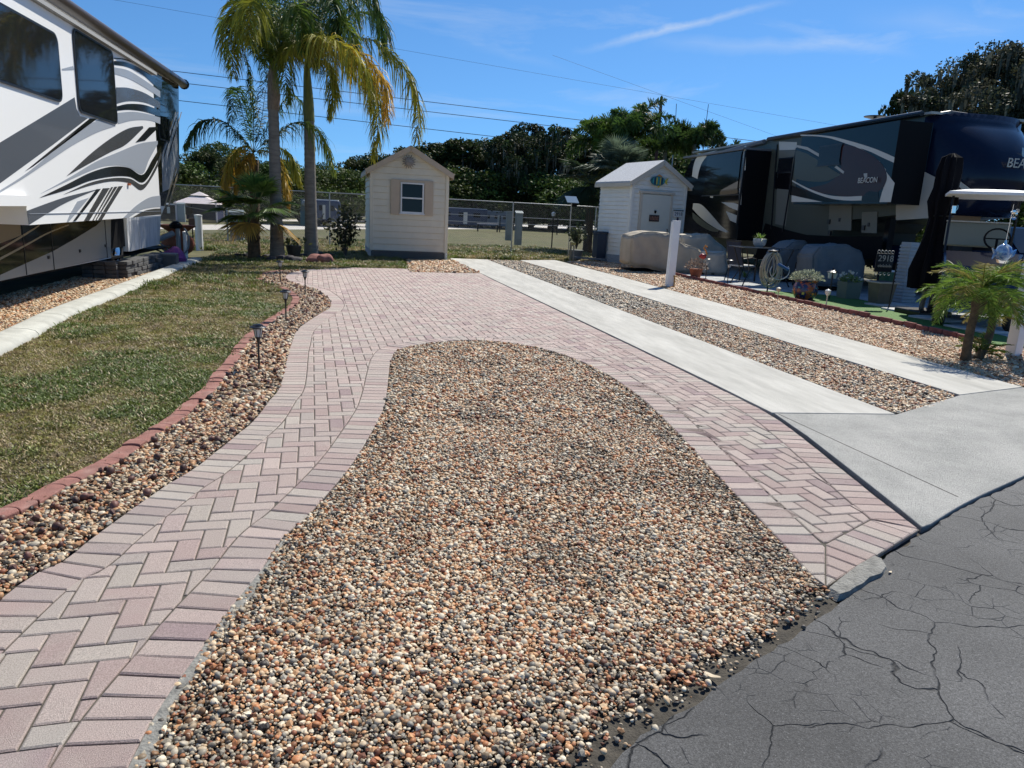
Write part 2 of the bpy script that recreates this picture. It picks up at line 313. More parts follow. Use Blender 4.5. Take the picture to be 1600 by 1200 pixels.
# ---- pavers
sheet('road_edge_soil', [(2.4, 2.4), (3.2, 2.7), (5.2, 4.2), (8.5, 6.4), (12, 8.8), (12, 9.6), (7.2, 7.0), (3.4, 5.6), (3.15, 9), (2.95, 9), (2.9, 4)], -.036, m_soil)
left_outer = curve([(-1.62, .55), (-1.50, 1.3)]+GL([(0, 934), (96, 877), (150, 834), (255, 760), (304, 730), (369, 679), (397, 655), (420, 625), (437, 602), (450, 550), (454, 539), (462, 518), (476, 505), (499, 490), (514, 481), (516, 472), (508, 462), (495, 453), (478, 448), (464, 444), (449, 438), (446, 432), (452, 427), (468, 423), (490, 420), (522, 418)]), .05)
left_outer[:, 0] = left_outer[:, 0]
oval = curve([(-.66, .6), (-.64, 1.3)]+GL([(202, 1196), (247, 1110), (311, 1020), (352, 960), (405, 896), (442, 840), (487, 799), (550, 725), (580, 676), (599, 639), (605, 612), (608, 582), (612, 560), (625, 545), (662, 537), (719, 531), (775, 533), (831, 541), (887, 556), (944, 582), (1000, 620), (1050, 667), (1100, 720), (1152, 775), (1212, 837), (1262, 893), (1290, 916)]), .05)
right_outer = curve([(2.835, 18.45), (2.88, 16.5), (3.07, 11.5), (3.19, 8.17), (3.25, 6.34), (3.262, 5.31), (3.17, 4.68), (3.05, 4.1), (2.92, 3.49), (2.845, 3.065)], .05)
L_in = offset(left_outer, .205); O_in = offset(oval, -.205); R_in = offset(right_outer, .205)
tipA, tipB = np.array(G(1290, 849)), np.array(G(1360, 811)); cA, cB = oval[-1], right_outer[-1]
kO = int(np.argmin(np.linalg.norm(O_in-tipA, axis=1))); kR = int(np.argmin(np.linalg.norm(R_in-tipB, axis=1)))
PAL = [((.415, .330, .295), 5), ((.375, .285, .258), 4), ((.45, .365, .325), 4), ((.43, .375, .325), 2.2), ((.39, .335, .30), 1.0), ((.43, .385, .338), 1.2), ((.32, .240, .232), 2)]
pw = np.array([p[1] for p in PAL]); pw = pw/pw.sum(); pc = np.array([p[0] for p in PAL])
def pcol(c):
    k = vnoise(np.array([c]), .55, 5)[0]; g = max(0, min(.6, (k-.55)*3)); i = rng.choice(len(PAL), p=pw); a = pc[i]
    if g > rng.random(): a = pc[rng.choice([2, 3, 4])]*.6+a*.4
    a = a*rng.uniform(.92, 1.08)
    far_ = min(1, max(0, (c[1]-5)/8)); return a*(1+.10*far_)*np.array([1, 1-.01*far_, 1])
def clip(poly, n_, c):      # keep the side where n.p <= c
    o = []; m = len(poly)
    for i in range(m):
        a, b = poly[i], poly[(i+1) % m]; da = a[0]*n_[0]+a[1]*n_[1]-c; db = b[0]*n_[0]+b[1]*n_[1]-c
        if da <= 0: o.append(a)
        if (da < 0 < db) or (db < 0 < da): t = da/(da-db); o.append((a[0]+(b[0]-a[0])*t, a[1]+(b[1]-a[1])*t))
    return o
def area(p): return .5*sum(p[i][0]*p[(i+1) % len(p)][1]-p[(i+1) % len(p)][0]*p[i][1] for i in range(len(p)))
pv = MB()
def brick(poly, z=0.0, gap=.0034, bev=.0055):
    if len(poly) < 3: return
    q = []
    for p in poly:
        if not q or math.hypot(p[0]-q[-1][0], p[1]-q[-1][1]) > .004: q.append(p)
    if len(q) > 2 and math.hypot(q[0][0]-q[-1][0], q[0][1]-q[-1][1]) < .004: q.pop()
    if len(q) < 3: return
    A = area(q)
    if A < 0: q = q[::-1]; A = -A
    if A < .0007: return
    n = len(q)
    def inset(d):
        o = []
        for i in range(n):
            a, b, c = np.array(q[i-1]), np.array(q[i]), np.array(q[(i+1) % n]); u = (b-a)/np.linalg.norm(b-a); v_ = (c-b)/np.linalg.norm(c-b)
            n1 = np.array([-u[1], u[0]]); n2 = np.array([-v_[1], v_[0]]); s = n1+n2; k = 1+n1@n2
            o.append(b+s*d/max(k, .45))
        return o
    per = sum(math.hypot(q[i][0]-q[i-1][0], q[i][1]-q[i-1][1]) for i in range(n))
    if A/per < bev+gap+.001: bev = .0015; gap = .0012
    o1 = inset(gap); o2 = inset(gap+bev); c = np.mean(q, axis=0); zz = z+rng.normal(0, .0009); tx, ty = rng.normal(0, .006, 2)
    V = [(p[0], p[1], -.03) for p in o1]+[(p[0], p[1], zz-bev*.8) for p in o1]+[(p[0], p[1], zz+(p[0]-c[0])*tx+(p[1]-c[1])*ty) for p in o2]
    F = [tuple(range(2*n, 3*n))]+[(i, (i+1) % n, n+(i+1) % n, n+i) for i in range(n)]+[(n+i, n+(i+1) % n, 2*n+(i+1) % n, 2*n+i) for i in range(n)]
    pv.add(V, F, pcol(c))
def soldiers(A, B, w_=.1025):
    s = np.r_[0, np.cumsum(np.linalg.norm(np.diff((A+B)/2, axis=0), axis=1))]; n = max(1, int(round(s[-1]/w_))); u = np.linspace(0, s[-1], n+1)
    u[1:-1] += rng.normal(0, .0015, n-1)
    a = np.stack([np.interp(u, s, A[:, i]) for i in (0, 1)], 1); b = np.stack([np.interp(u, s, B[:, i]) for i in (0, 1)], 1)
    for i in range(n): brick([tuple(a[i]), tuple(b[i]), tuple(b[i+1]), tuple(a[i+1])])
def resamp(c, n):
    s = np.r_[0, np.cumsum(np.linalg.norm(np.diff(c, axis=0), axis=1))]; u = np.linspace(0, s[-1], n); return np.stack([np.interp(u, s, c[:, i]) for i in (0, 1)], 1)
soldiers(left_outer, L_in)
def half(a, b, keep):     # half plane through a, b on the side of keep
    n_ = np.array([b[1]-a[1], -(b[0]-a[0])]); c = n_@a
    return (tuple(n_), c) if n_@keep <= c else (tuple(-n_), -c)
def soldiers_cut(A, B, cuts, w_=.1025):
    s = np.r_[0, np.cumsum(np.linalg.norm(np.diff((A+B)/2, axis=0), axis=1))]; n = max(1, int(round(s[-1]/w_))); u = np.linspace(0, s[-1], n+1)
    a = np.stack([np.interp(u, s, A[:, i]) for i in (0, 1)], 1); b = np.stack([np.interp(u, s, B[:, i]) for i in (0, 1)], 1)
    for i in range(n):
        q = [tuple(a[i]), tuple(b[i]), tuple(b[i+1]), tuple(a[i+1])]
        for n_, c in cuts: q = clip(q, n_, c) if len(q) > 2 else q
        if len(q) > 2: brick(q)
def extend(c, d): t = c[-1]-c[-5]; t = t/np.linalg.norm(t); return np.vstack([c, [c[-1]+t*k for k in np.arange(.05, d, .05)]])
eO, eR = extend(oval, .35), extend(right_outer, .35); dirR = (cB-cA)/np.linalg.norm(cB-cA); nR = np.array([-dirR[1], dirR[0]])
midR = (cA+cB+tipA+tipB)/4
if nR@(tipA-cA) < 0: nR = -nR
soldiers_cut(eO, offset(eO, -.205), [half(cA, tipA, oval[-12])]); soldiers_cut(eR, offset(eR, .205), [half(cB, tipB, right_outer[-12])])
rowA = resamp(np.array([cA-dirR*.3, cB+dirR*.3]), 40); soldiers_cut(rowA, rowA+nR*abs(nR@(tipA-cA)), [half(cA, tipA, midR), half(cB, tipB, midR)])
back = [np.array(p) for p in ((-.30, 18.9), (1.02, 19.15), (1.08, 18.15), (2.62, 18.38))]
field = [tuple(p) for p in L_in[:-6]]+[tuple(p) for p in back]+[tuple(p) for p in R_in[2:kR]]+[tuple(tipB), tuple(tipA)]+[tuple(p) for p in O_in[:kO][::-1]]
fa = np.array(field); th = R(4.0); ct, st = math.cos(th), math.sin(th); Lb, Wb = .2, .1
bx, by = [], []
for i in range(-60, 60):
    for j in range(-20, 220):
        k = (j-i) % 4       # 90 degree herringbone on a .1 m grid
        if k == 0: r_ = (i*Wb, j*Wb, Lb, Wb)
        elif k == 1: r_ = (i*Wb, j*Wb, Wb, Lb)
        else: continue
        x0, y0, a, b = r_; bx.append([(x0, y0), (x0+a, y0), (x0+a, y0+b), (x0, y0+b)])
Bq = np.array(bx); Bw = np.stack([Bq[..., 0]*ct-Bq[..., 1]*st, Bq[..., 0]*st+Bq[..., 1]*ct], -1); cen = Bw.mean(1)
seg0, seg1 = fa, np.roll(fa, -1, 0); inside = inpoly(cen, fa)
dv = seg1-seg0; ln = (dv**2).sum(1)+1e-12
sel = (cen[:, 0] > -6) & (cen[:, 0] < 5) & (cen[:, 1] > .2) & (cen[:, 1] < 20)
def mind(c): t = np.clip(((c-seg0)*dv).sum(1)/ln, 0, 1); return np.sqrt((((seg0+dv*t[:, None])-c)**2).sum(1)).min()
for bi in np.nonzero(sel)[0]:
    d = mind(cen[bi]); q = [tuple(p) for p in Bw[bi]]
    if d > .115:
        if inside[bi]: brick(q)
        continue
    pl = field
    for i in range(4):
        a, b = q[i], q[(i+1) % 4]; n_ = (b[1]-a[1], -(b[0]-a[0])); pl = clip(pl, n_, n_[0]*a[0]+n_[1]*a[1])
        if len(pl) < 3: break
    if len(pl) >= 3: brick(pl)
m_pav = mat('paver', (.4, .3, .28), .88, attr='GEOMETRY', var=.42, vscale=260, bump=.7, bscale=420, col2=(.42, .365, .32), c2s=1.4, c2t=(.50, .76))
o = pv.build('paver_driveway', m_pav, fix=False); struct(o)
allp = [tuple(p) for p in left_outer]+[tuple(p) for p in back]+[tuple(p) for p in right_outer]+[tuple(p) for p in oval[::-1]]
sheet('paver_sand_bed', allp, -.0075, mat('joint_sand', (.085, .075, .06), .95, var=.4, vscale=40, bump=.5, bscale=200))
# rough mortar haunch where the pavers meet the road and along the near inner edge
m_mort = mat('mortar', (.215, .21, .19), .95, var=.35, vscale=25, bump=1.0, bscale=70)
mo = [G(*p) for p in [(1290, 922), (1312, 905), (1340, 884), (1368, 868), (1380, 872), (1388, 885), (1380, 897), (1360, 905), (1348, 915), (1335, 922), (1325, 930), (1308, 934)]]
b = MB(); c0 = np.mean(mo, axis=0); nmo = len(mo); b.add([(p[0], p[1], -.02) for p in mo]+[(p[0]*.9+c0[0]*.1, p[1]*.9+c0[1]*.1, .008+rng.uniform(-.004, .005)) for p in mo]+[(p[0]*.45+c0[0]*.55, p[1]*.45+c0[1]*.55, .014+rng.uniform(-.004, .004)) for p in mo], [(i, (i+1) % nmo, nmo+(i+1) % nmo, nmo+i) for i in range(nmo)]+[(nmo+i, nmo+(i+1) % nmo, 2*nmo+(i+1) % nmo, 2*nmo+i) for i in range(nmo)]+[tuple(range(2*nmo, 3*nmo))])
struct(b.build('mortar_patch', m_mort, smooth=True))
nearin = curve([tuple(p) for p in oval[:58:6]], .03); w1 = .018+.03*vnoise(nearin, 5, 8); outm = nearin+np.stack([w1, -w1*.3], 1)
b = MB()
for i in range(len(nearin)-1):
    b.add([(nearin[i][0]-.004, nearin[i][1], -.02), (outm[i][0], outm[i][1], -.02), (outm[i+1][0], outm[i+1][1], -.02), (nearin[i+1][0]-.004, nearin[i+1][1], -.02), (nearin[i][0]-.002, nearin[i][1], -.003), (outm[i][0]-.008, outm[i][1], -.006), (outm[i+1][0]-.008, outm[i+1][1], -.006), (nearin[i+1][0]-.002, nearin[i+1][1], -.003)], [(4, 5, 6, 7), (1, 2, 6, 5)])
struct(b.build('mortar_haunch', m_mort, smooth=True))
# ================================================================ GRAVEL
def pebble(name, seed, sub=2, jag=.12, cut=0):
    import bmesh
    bm = bmesh.new(); bmesh.ops.create_icosphere(bm, subdivisions=sub, radius=.5); r = random.Random(seed); ph = [(r.uniform(-1, 1), r.uniform(-1, 1), r.uniform(-1, 1), r.uniform(0, 6)) for _ in range(5)]
    for v in bm.verts:
        k = 1+sum(math.sin((v.co.x*a+v.co.y*b+v.co.z*c)*7+p) for a, b, c, p in ph)*jag/2.2; v.co *= k
        if cut: v.co += Vector((r.uniform(-1, 1), r.uniform(-1, 1), r.uniform(-1, 1)))*cut
    me = bpy.data.meshes.new(name); bm.to_mesh(me); bm.free(); me.materials.append(m_peb)
    me.polygons.foreach_set('use_smooth', [cut == 0]*len(me.polygons)); return bpy.data.objects.new(name, me)
m_peb = mat('pebble', (.4, .35, .3), .55, attr='INSTANCER', var=.18, vscale=3.5, bump=.12, bscale=6, spec=.4)
PEB = [pebble('pebble', i, 2, .13) for i in range(4)]+[pebble('pebble', 20+i, 1, .2, .035) for i in range(3)]
LOWP = [pebble('pebble', 40+i, 1, .2) for i in range(3)]+[pebble('pebble', 50+i, 1, .25, .05) for i in range(2)]
CP = np.array([(.98, .895, .765)])*np.array([(.66, .63, .55), (.58, .54, .46), (.60, .47, .33), (.52, .31, .17), (.42, .19, .09), (.24, .095, .055), (.27, .27, .26), (.13, .12, .11), (.05, .045, .045), (.56, .47, .36)])
def gravel(name, poly, sp, size, wts, label, cat, seed=0, zoff=-.012, flat=(.5, .85), layers=1, temps=None, tone=1.0, soil=True, prune=None, spread=.45, darkf=None):
    if soil: sheet(name.replace('gravel', 'gravel_bed').replace('rocks', 'rock_bed'), poly, -.028, m_soil)
    PP = []; 
    for l_ in range(layers): PP.append(jitter(poly, sp, 1.0))
    P_ = np.vstack(PP)
    if prune is not None: P_ = P_[prune(P_)]
    n = len(P_); wts = np.array(wts, float); wts /= wts.sum()
    ci = rng.choice(len(CP), n, p=wts); cl = vnoise(P_, 3.1, seed); col = CP[ci]*rng.uniform(.78, 1.18, (n, 1))*tone
    col = col*(1-.25*((cl > .62) & (rng.random(n) < .6)))[:, None]
    if darkf is not None: col = col*darkf(P_)[:, None]
    s = size*np.exp(rng.normal(0, spread*.6, n)); s = np.clip(s, size*.5, size*2.1); el = rng.uniform(.62, 1.0, n)
    scl = np.stack([s, s*el, s*rng.uniform(*flat, n)], 1); rot = np.stack([rng.normal(0, .35, n), rng.normal(0, .35, n), rng.uniform(0, 6.28, n)], 1)
    z = zoff+rng.uniform(-.3, .45, n)*s*.6+.012*(vnoise(P_, 2.3, seed+9)-.5)
    tp = temps or PEB; o = scatter(name, np.c_[P_, z], rot, scl, rng.integers(0, len(tp), n), col, tp, m_peb, label, cat); return o, n
ovp = [tuple(p) for p in oval]
road_side = [tuple(p) for p in re_ if p[0] < 1.97 and p[1] < 2.62][::-1]
oval_poly = ovp+[p for p in road_side]
sheet('oval_gravel_bed', oval_poly+[(-.6, .5)], -.024, m_soil)
re_a = re_[(re_[:, 0] < 2.4)]
def edge_d(P_):    # distance to the road edge
    return np.sqrt(((P_[:, None, :]-re_a[None, ::3, :])**2).sum(-1)).min(1)
def prune_oval(P_):
    d = edge_d(P_); return (rng.random(len(P_)) < np.clip((d-.03)/.13, .0, 1)**1.3)
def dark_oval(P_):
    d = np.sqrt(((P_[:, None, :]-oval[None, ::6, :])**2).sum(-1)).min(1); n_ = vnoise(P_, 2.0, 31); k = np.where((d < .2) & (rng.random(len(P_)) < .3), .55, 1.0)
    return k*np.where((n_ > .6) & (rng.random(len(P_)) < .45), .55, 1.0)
OW = [19, 15, 16, 17, 12, 9, 9, 6, 3, 13]
nearO = [p for p in oval_poly if p[1] < 3.6]
allO = np.array(oval_poly)
def split(poly, a, b):
    pl = [tuple(p) for p in poly]; pl = clip(pl, (0, 1), b); return clip(pl, (0, -1), -a)
NG = 0
for a, b, sp, sz in ((.5, 3.3, .0122, .0142), (3.3, 5.2, .0148, .0165), (5.2, 9.0, .0195, .0215)):
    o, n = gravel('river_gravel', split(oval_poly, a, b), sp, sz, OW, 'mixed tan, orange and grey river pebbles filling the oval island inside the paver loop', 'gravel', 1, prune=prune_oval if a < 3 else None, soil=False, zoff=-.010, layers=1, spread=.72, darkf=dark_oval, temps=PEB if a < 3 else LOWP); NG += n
# a few stray stones and a fallen leaf at the road edge are part of the loose gravel
# rock bed left of the pavers
edge_c = curve([(-2.85, .9), (-2.45, 1.9)]+GL([(0, 809), (49, 782), (112, 752), (165, 726), (210, 696), (240, 676), (270, 659), (300, 632), (330, 606), (345, 584), (360, 569), (371, 550), (390, 527), (412, 509), (431, 496), (448, 484), (459, 476), (462, 466), (452, 456), (440, 450), (425, 446), (408, 440), (405, 433), (411, 428), (425, 425), (445, 423)]), .05)
rock_poly = [tuple(p) for p in offset(edge_c, .05)]+[tuple(p) for p in left_outer[::-1]]
RW = [9, 8, 26, 18, 9, 12, 1, 3, 5, 20]
for a, b, sp, sz in ((.5, 5.5, .0155, .0180), (5.5, 20, .023, .027)):
    o, n = gravel('river_rocks', split(rock_poly, a, b), sp, sz, RW, 'cream and rust river rocks in the narrow bed beside the red brick edging', 'gravel', 2, zoff=.0, soil=a < 1, temps=PEB, spread=.8, tone=.88, darkf=lambda P_: np.where(rng.random(len(P_)) < .16, .35, 1.0)); NG += n
# bigger dark lava rocks strewn over it
P_ = jitter(split(rock_poly, 2, 18), .15, 1.0); n = len(P_); s = rng.uniform(.028, .058, n)
scatter('lava_rocks', np.c_[P_, .012+s*.15], rng.uniform(0, 6, (n, 3)), np.stack([s, s*.8, s*.7], 1), rng.integers(0, 7, n), np.array([(.095, .042, .032)])*rng.uniform(.5, 1.8, (n, 1)), PEB, m_peb, 'dark red lava rocks strewn over the river rock bed', 'rocks')
# right hand beds
mid_poly = [(3.93, 24), (4.28, 10.92), (4.44, 5.28), (5.0, 5.5), (5.64, 5.94), (5.55, 8.5), (5.42, 16), (5.03, 24)]
MW = [8, 12, 18, 13, 5, 12, 12, 10, 4, 12]
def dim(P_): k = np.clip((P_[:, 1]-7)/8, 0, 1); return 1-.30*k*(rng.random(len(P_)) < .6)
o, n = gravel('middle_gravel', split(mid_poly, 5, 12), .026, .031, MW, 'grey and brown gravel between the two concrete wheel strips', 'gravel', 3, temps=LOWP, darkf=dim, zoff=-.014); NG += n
GW = [10, 14, 10, 3, 2, 4, 34, 16, 6, 5]
o, n = gravel('middle_gravel', split(mid_poly, 12, 24.2), .038, .044, GW, 'grey and brown gravel between the two concrete wheel strips', 'gravel', 3, temps=LOWP, zoff=-.016); NG += n
tan_poly = [(6.74, 24.5), (6.72, 18.5), (6.77, 12), (6.74, 6.28), (7.6, 6.45), (9.4, 7.2), (9.2, 8.6), (8.85, 9.4), (8.82, 20.5), (9.1, 25.6), (8.2, 26.2)]
TW = [6, 6, 26, 20, 10, 8, 2, 1, 1, 24]
o, n = gravel('tan_gravel', split(tan_poly, 6, 13), .028, .034, TW, 'tan and pinkish gravel between the far concrete strip and the scalloped red edging', 'gravel', 4, temps=LOWP, zoff=-.014, tone=1.03); NG += n
o, n = gravel('tan_gravel', split(tan_poly, 13, 27), .040, .048, TW, 'tan and pinkish gravel between the far concrete strip and the scalloped red edging', 'gravel', 4, temps=LOWP, zoff=-.016, tone=1.03); NG += n
shed_gr = [(1.06, 18.18), (2.83, 18.42), (2.66, 22.9), (1.2, 22.6), (1.02, 19.2)]
o, n = gravel('orange_gravel', shed_gr, .05, .066, [6, 4, 20, 24, 10, 8, 2, 1, 2, 22], 'orange gravel patch in front of the cream shed', 'gravel', 5, temps=LOWP, zoff=-.014, tone=1.05); NG += n
curbL = curve([(-3.5, 6.2), (-3.69, 8.25), (-3.87, 10.0), (-3.97, 12.61), (-4.06, 14.73), (-4.24, 19.38)], .05)
left_gr = [tuple(p) for p in curbL]+[(-4.6, 19.4), (-5.2, 18), (-5.2, 6.2)]
o, n = gravel('curb_gravel', left_gr, .027, .034, [10, 6, 26, 18, 8, 5, 1, 1, 1, 26], 'tan and orange gravel under the white motorhome beside the concrete curb', 'gravel', 6, temps=LOWP, zoff=-.012); NG += n
print('pebbles', NG)
for i, (px, py, rz_, lb) in enumerate(((1113, 1053, 2.2, 'pale dry leaf lying on the dirt at the edge of the river gravel'), (1391, 892, .6, 'small tan dry leaf lying beside the mortar patch'))):
    x, y = G(px, py); b = MB(); n_ = 9; up_ = [(-.035+.07*k/n_, .011*math.sin(math.pi*k/n_)**.8) for k in range(n_+1)]; V = [(a, c, .004+.006*abs(a)/.035) for a, c in up_]+[(a, -c, .004+.008*abs(a)/.035) for a, c in up_]; b.add(V, [(k, k+1, n_+2+k, n_+1+k) for k in range(n_)])
    o = b.build('fallen_leaf', mat('dry_leaf', (.52, .43, .30), .7, var=.2, vscale=60)); o.location = (x, y, -.008 if i else -.012); o.rotation_euler = (.1, .15, rz_); o.scale = (1 if i == 0 else .5,)*3; tag(o, lb, 'leaf')

# ---- edging: red concrete bricks, long ones with short rounded joints between
m_red = mat('red_edging', (.255, .115, .092), .9, var=.25, vscale=12, col2=(.30, .18, .15), c2s=7, c2t=(.5, .75), bump=.5, bscale=120)
ec = edge_c; s = np.r_[0, np.cumsum(np.linalg.norm(np.diff(ec, axis=0), axis=1))]
def at_s(u): return np.array([np.interp(u, s, ec[:, i]) for i in (0, 1)])
b = MB(); u = 0.02; kbr = 0
while u < s[-1]-.3:
    Lg = .235 if kbr % 2 == 0 else .105; n_ = 6; hw = .055; bow = .022
    top = []
    for e in (-1, 1):
        for k in range(n_+1):
            f_ = -1+2*k/n_ if e == -1 else 1-2*k/n_
            base_u = u+(.0 if e == -1 else Lg-.006)+bow*(1-f_*f_)*(1 if kbr % 2 == 0 else 1)
            p = at_s(base_u); t_ = at_s(base_u+.02)-at_s(base_u-.02); t_ /= np.linalg.norm(t_)+1e-9; nn = np.array([t_[1], -t_[0]]); top.append(tuple(p+nn*hw*f_))
    zt = .016+rng.normal(0, .004); b.prism(top, 'z', -.05, zt); u += Lg; kbr += 1
tag(b.build('brick_edging', m_red, bevel=.006), 'curved red brick edging between the lawn and the river rock bed', 'edging')
b = MB(); y = 8.9
while y < 20.6:
    pts = [(8.79, y+.01), (8.79, y+.26)]+[(8.79+.03+.045*math.sin(a), y+.135-.125*math.cos(a)) for a in np.linspace(math.pi, 0, 7)]
    zt = .075+rng.normal(0, .006); b.prism([(8.80+.04, y+.005)]+[(8.80+.0-.03*math.sin(a), y+.14-.135*math.cos(a)) for a in np.linspace(0, math.pi, 8)]+[(8.84, y+.275)], 'z', -.05, zt); y += .29
tag(b.build('scalloped_edging', mat('dark_red_edging', (.20, .075, .065), .9, var=.3, vscale=9, bump=.4), bevel=.008), 'scalloped dark red edging between the tan gravel and the artificial turf', 'edging')
# ---- poured curb by the motorhome
b = MB(); cl = curbL; ss = np.r_[0, np.cumsum(np.linalg.norm(np.diff(cl, axis=0), axis=1))]
def cs(u): return np.array([np.interp(u, ss, cl[:, i]) for i in (0, 1)])
u = 0.0
while u < ss[-1]-.05:
    e = min(u+1.12, ss[-1]); K = 8; rows = []
    for k in range(K+1):
        p = cs(u+.006+(e-u-.012)*k/K); t_ = cs(u+.3)-cs(max(0, u-.3)); t_ /= np.linalg.norm(t_); nn = np.array([t_[1], -t_[0]])
        rows.append([(p+nn*a, z) for a, z in ((0, -.05), (0, .06), (.02, .078), (.05, .082), (.20, .074), (.27, .055), (.30, .02), (.31, -.05))])
    m_ = len(rows[0]); V = [(q[0][0], q[0][1], q[1]) for r_ in rows for q in r_]
    F = [(i*m_+j, i*m_+j+1, (i+1)*m_+j+1, (i+1)*m_+j) for i in range(K) for j in range(m_-1)]+[tuple(range(m_))[::-1], tuple(K*m_+j for j in range(m_))]
    b.add(V, F); u = e
tag(b.build('concrete_curb', mat('curb_concrete', (.43, .43, .385), .9, var=.18, vscale=5, bump=.35, bscale=150), smooth=True), 'curved pale concrete curb between the lawn and the motorhome gravel', 'curb')
# ================================================================ LAWN
curbR = offset(curbL, .29)
lawn_poly = [(-3.1, 3.0)]+[tuple(p) for p in curbR]+[(-4.3, 24), (-.2, 24.0), (1.02, 22.5), (1.0, 19.2), (-.3, 19.0)]+[tuple(p) for p in offset(edge_c, -.05)[::-1]]+[(-4.5, .9), (-4.5, 3.0)]
m_lawn = mat('lawn_soil', (.06, .058, .024), .95, var=.4, vscale=9, col2=(.11, .09, .055), c2s=1.6, c2t=(.5, .7), bump=1.0, bscale=60)
sheet('lawn', lawn_poly, -.02, m_lawn)
m_blade = mat('grass_blade', (.1, .13, .03), .5, attr='INSTANCER', trans=.3, spec=.45)
def tuft(seed, n, h, w_, spread):
    r = random.Random(seed); b = MB()
    for _ in range(n):
        a = r.uniform(0, 6.28); x, y = r.gauss(0, spread), r.gauss(0, spread); hh = h*r.uniform(.5, 1.15); lean = r.uniform(.2, 1.0)*hh; ww = w_*r.uniform(.7, 1.3); ca, sa = math.cos(a), math.sin(a)
        pts = [(0, 0), (lean*.35, hh*.55), (lean, hh*.8)]; V = []
        for i, (d, z) in enumerate(pts):
            k = ww*(1, .85, .12)[i]; V += [(x+ca*d-sa*k, y+sa*d+ca*k, z), (x+ca*d+sa*k, y+sa*d-ca*k, z)]
        b.add(V, [(0, 1, 3, 2), (2, 3, 5, 4)])
    me = bpy.data.meshes.new('grass_tuft'); me.from_pydata(b.v, [], b.f); me.materials.append(m_blade); return bpy.data.objects.new('grass_tuft', me)
TUF = [tuft(i, 20, .036, .0045, .022) for i in range(4)]
TUF2 = [tuft(i+9, 16, .075, .009, .06) for i in range(3)]
def grass(name, poly, sp, temps, label, seed=0, size=1.0, lush=1.0, dry=.45):
    P_ = jitter(poly, sp, 1.1); n = len(P_); k = vnoise(P_, 1.1, seed)*.6+vnoise(P_, 3.7, seed+1)*.4; k = np.clip((k-dry)*5, 0, 1)[:, None]; r = rng.random((n, 1))
    gr = np.array([(.105, .145, .030)]); ol = np.array([(.225, .21, .06)]); br = np.array([(.34, .265, .15)])
    col = gr*(1-k)+ol*k; col = np.where(r < .15+.30*k, br, col)*rng.uniform(.45, 1.6, (n, 1)); s = size*rng.uniform(.7, 1.3, n)*(1.15-.35*k[:, 0])
    scatter(name, np.c_[P_, np.full(n, -.02)], np.stack([rng.normal(0, .12, n), rng.normal(0, .12, n), rng.uniform(0, 6.28, n)], 1), np.stack([s, s, s*lush], 1), rng.integers(0, len(temps), n), col, temps, m_blade, label, 'grass'); print(name, n)
grass('lawn_grass', split(lawn_poly, 1.5, 7.5), .024, TUF, 'patchy green and straw coloured lawn grass between the curb and the red edging', 2, dry=.42)
grass('lawn_grass', split(lawn_poly, 7.5, 13), .036, TUF, 'patchy green and straw coloured lawn grass between the curb and the red edging', 2, 1.2, dry=.36)
grass('lawn_grass', split(lawn_poly, 13, 24.1), .07, TUF2, 'patchy green and straw coloured lawn grass between the curb and the red edging', 2, 1.0, dry=.42)
grass('back_grass', [(-9, 24), (-.3, 24), (2.4, 26.2), (2.7, 24.4), (8.1, 25.4), (9.3, 28.4), (9, 34), (-9, 34)], .13, TUF2, 'short dry grass along the chain link fence', 5, 1.4, dry=.32)
# artificial turf and patio slabs on the right
turf_poly = [(8.85, 8.9), (8.85, 16.2), (9.43, 16.1), (10.3, 15.7), (10.95, 15.3), (10.9, 14.4), (10.6, 13.3), (10.6, 12.7), (10.28, 11.8), (9.97, 10.7), (9.9, 9.7), (9.4, 8.7)]
sheet('artificial_turf', turf_poly, .006, mat('artificial_turf', (.055, .15, .016), .8, var=.4, vscale=60, bump=1, bscale=160))
m_pat = mat('patio_concrete', (.36, .38, .39), .8, var=.12, vscale=2.5, bump=.15, bscale=120)
patio_poly = [(8.87, 16.2), (9.45, 16.1), (10.3, 15.7), (10.95, 15.3), (10.9, 14.4), (10.6, 13.3), (10.6, 12.7), (10.28, 11.8), (9.97, 10.7), (9.9, 9.7), (9.4, 8.7), (9.5, 7.3), (16, 7.3), (16, 26), (9.3, 25.5), (8.87, 20.5)]
sheet('patio', patio_poly, .0, m_pat)
b = MB()
for x in np.arange(9.1, 15.5, .62):
    b.box((x, 15.0, .0012), (.012, 22, .001))
for y in np.arange(9.5, 25, .62): b.box((12.4, y, .0022), (7, .012, .001))
struct(b.build('patio_joint', m_gap))
slabs = MB()
for (x, y, a, c, rz) in ((10.75, 13.55, .75, .5, .2), (10.45, 12.6, .6, .7, .1), (10.15, 11.5, .5, .7, .25), (9.9, 10.3, .5, .8, .1)): slabs.box((x, y, .02), (a, c, .04), rz)
struct(slabs.build('stepping_slab', mat('slab', (.46, .46, .44), .85, var=.15, vscale=6, bump=.3), bevel=.01))
# far lane beyond the fence
lane = [G(-200, 334), G(-200, 342), G(300, 358), G(600, 357), G(800, 357.5), G(1000, 358), G(1000, 353), G(800, 350), G(600, 349), G(300, 350)]
sheet('far_lane', lane, -.04, mat('lane', (.50, .47, .42), .9, var=.1))
lane2 = [G(385, 341), G(385, 344), G(800, 349), G(800, 347)]
sheet('far_path', lane2, -.044, mat('lane', (.5, .47, .42)))
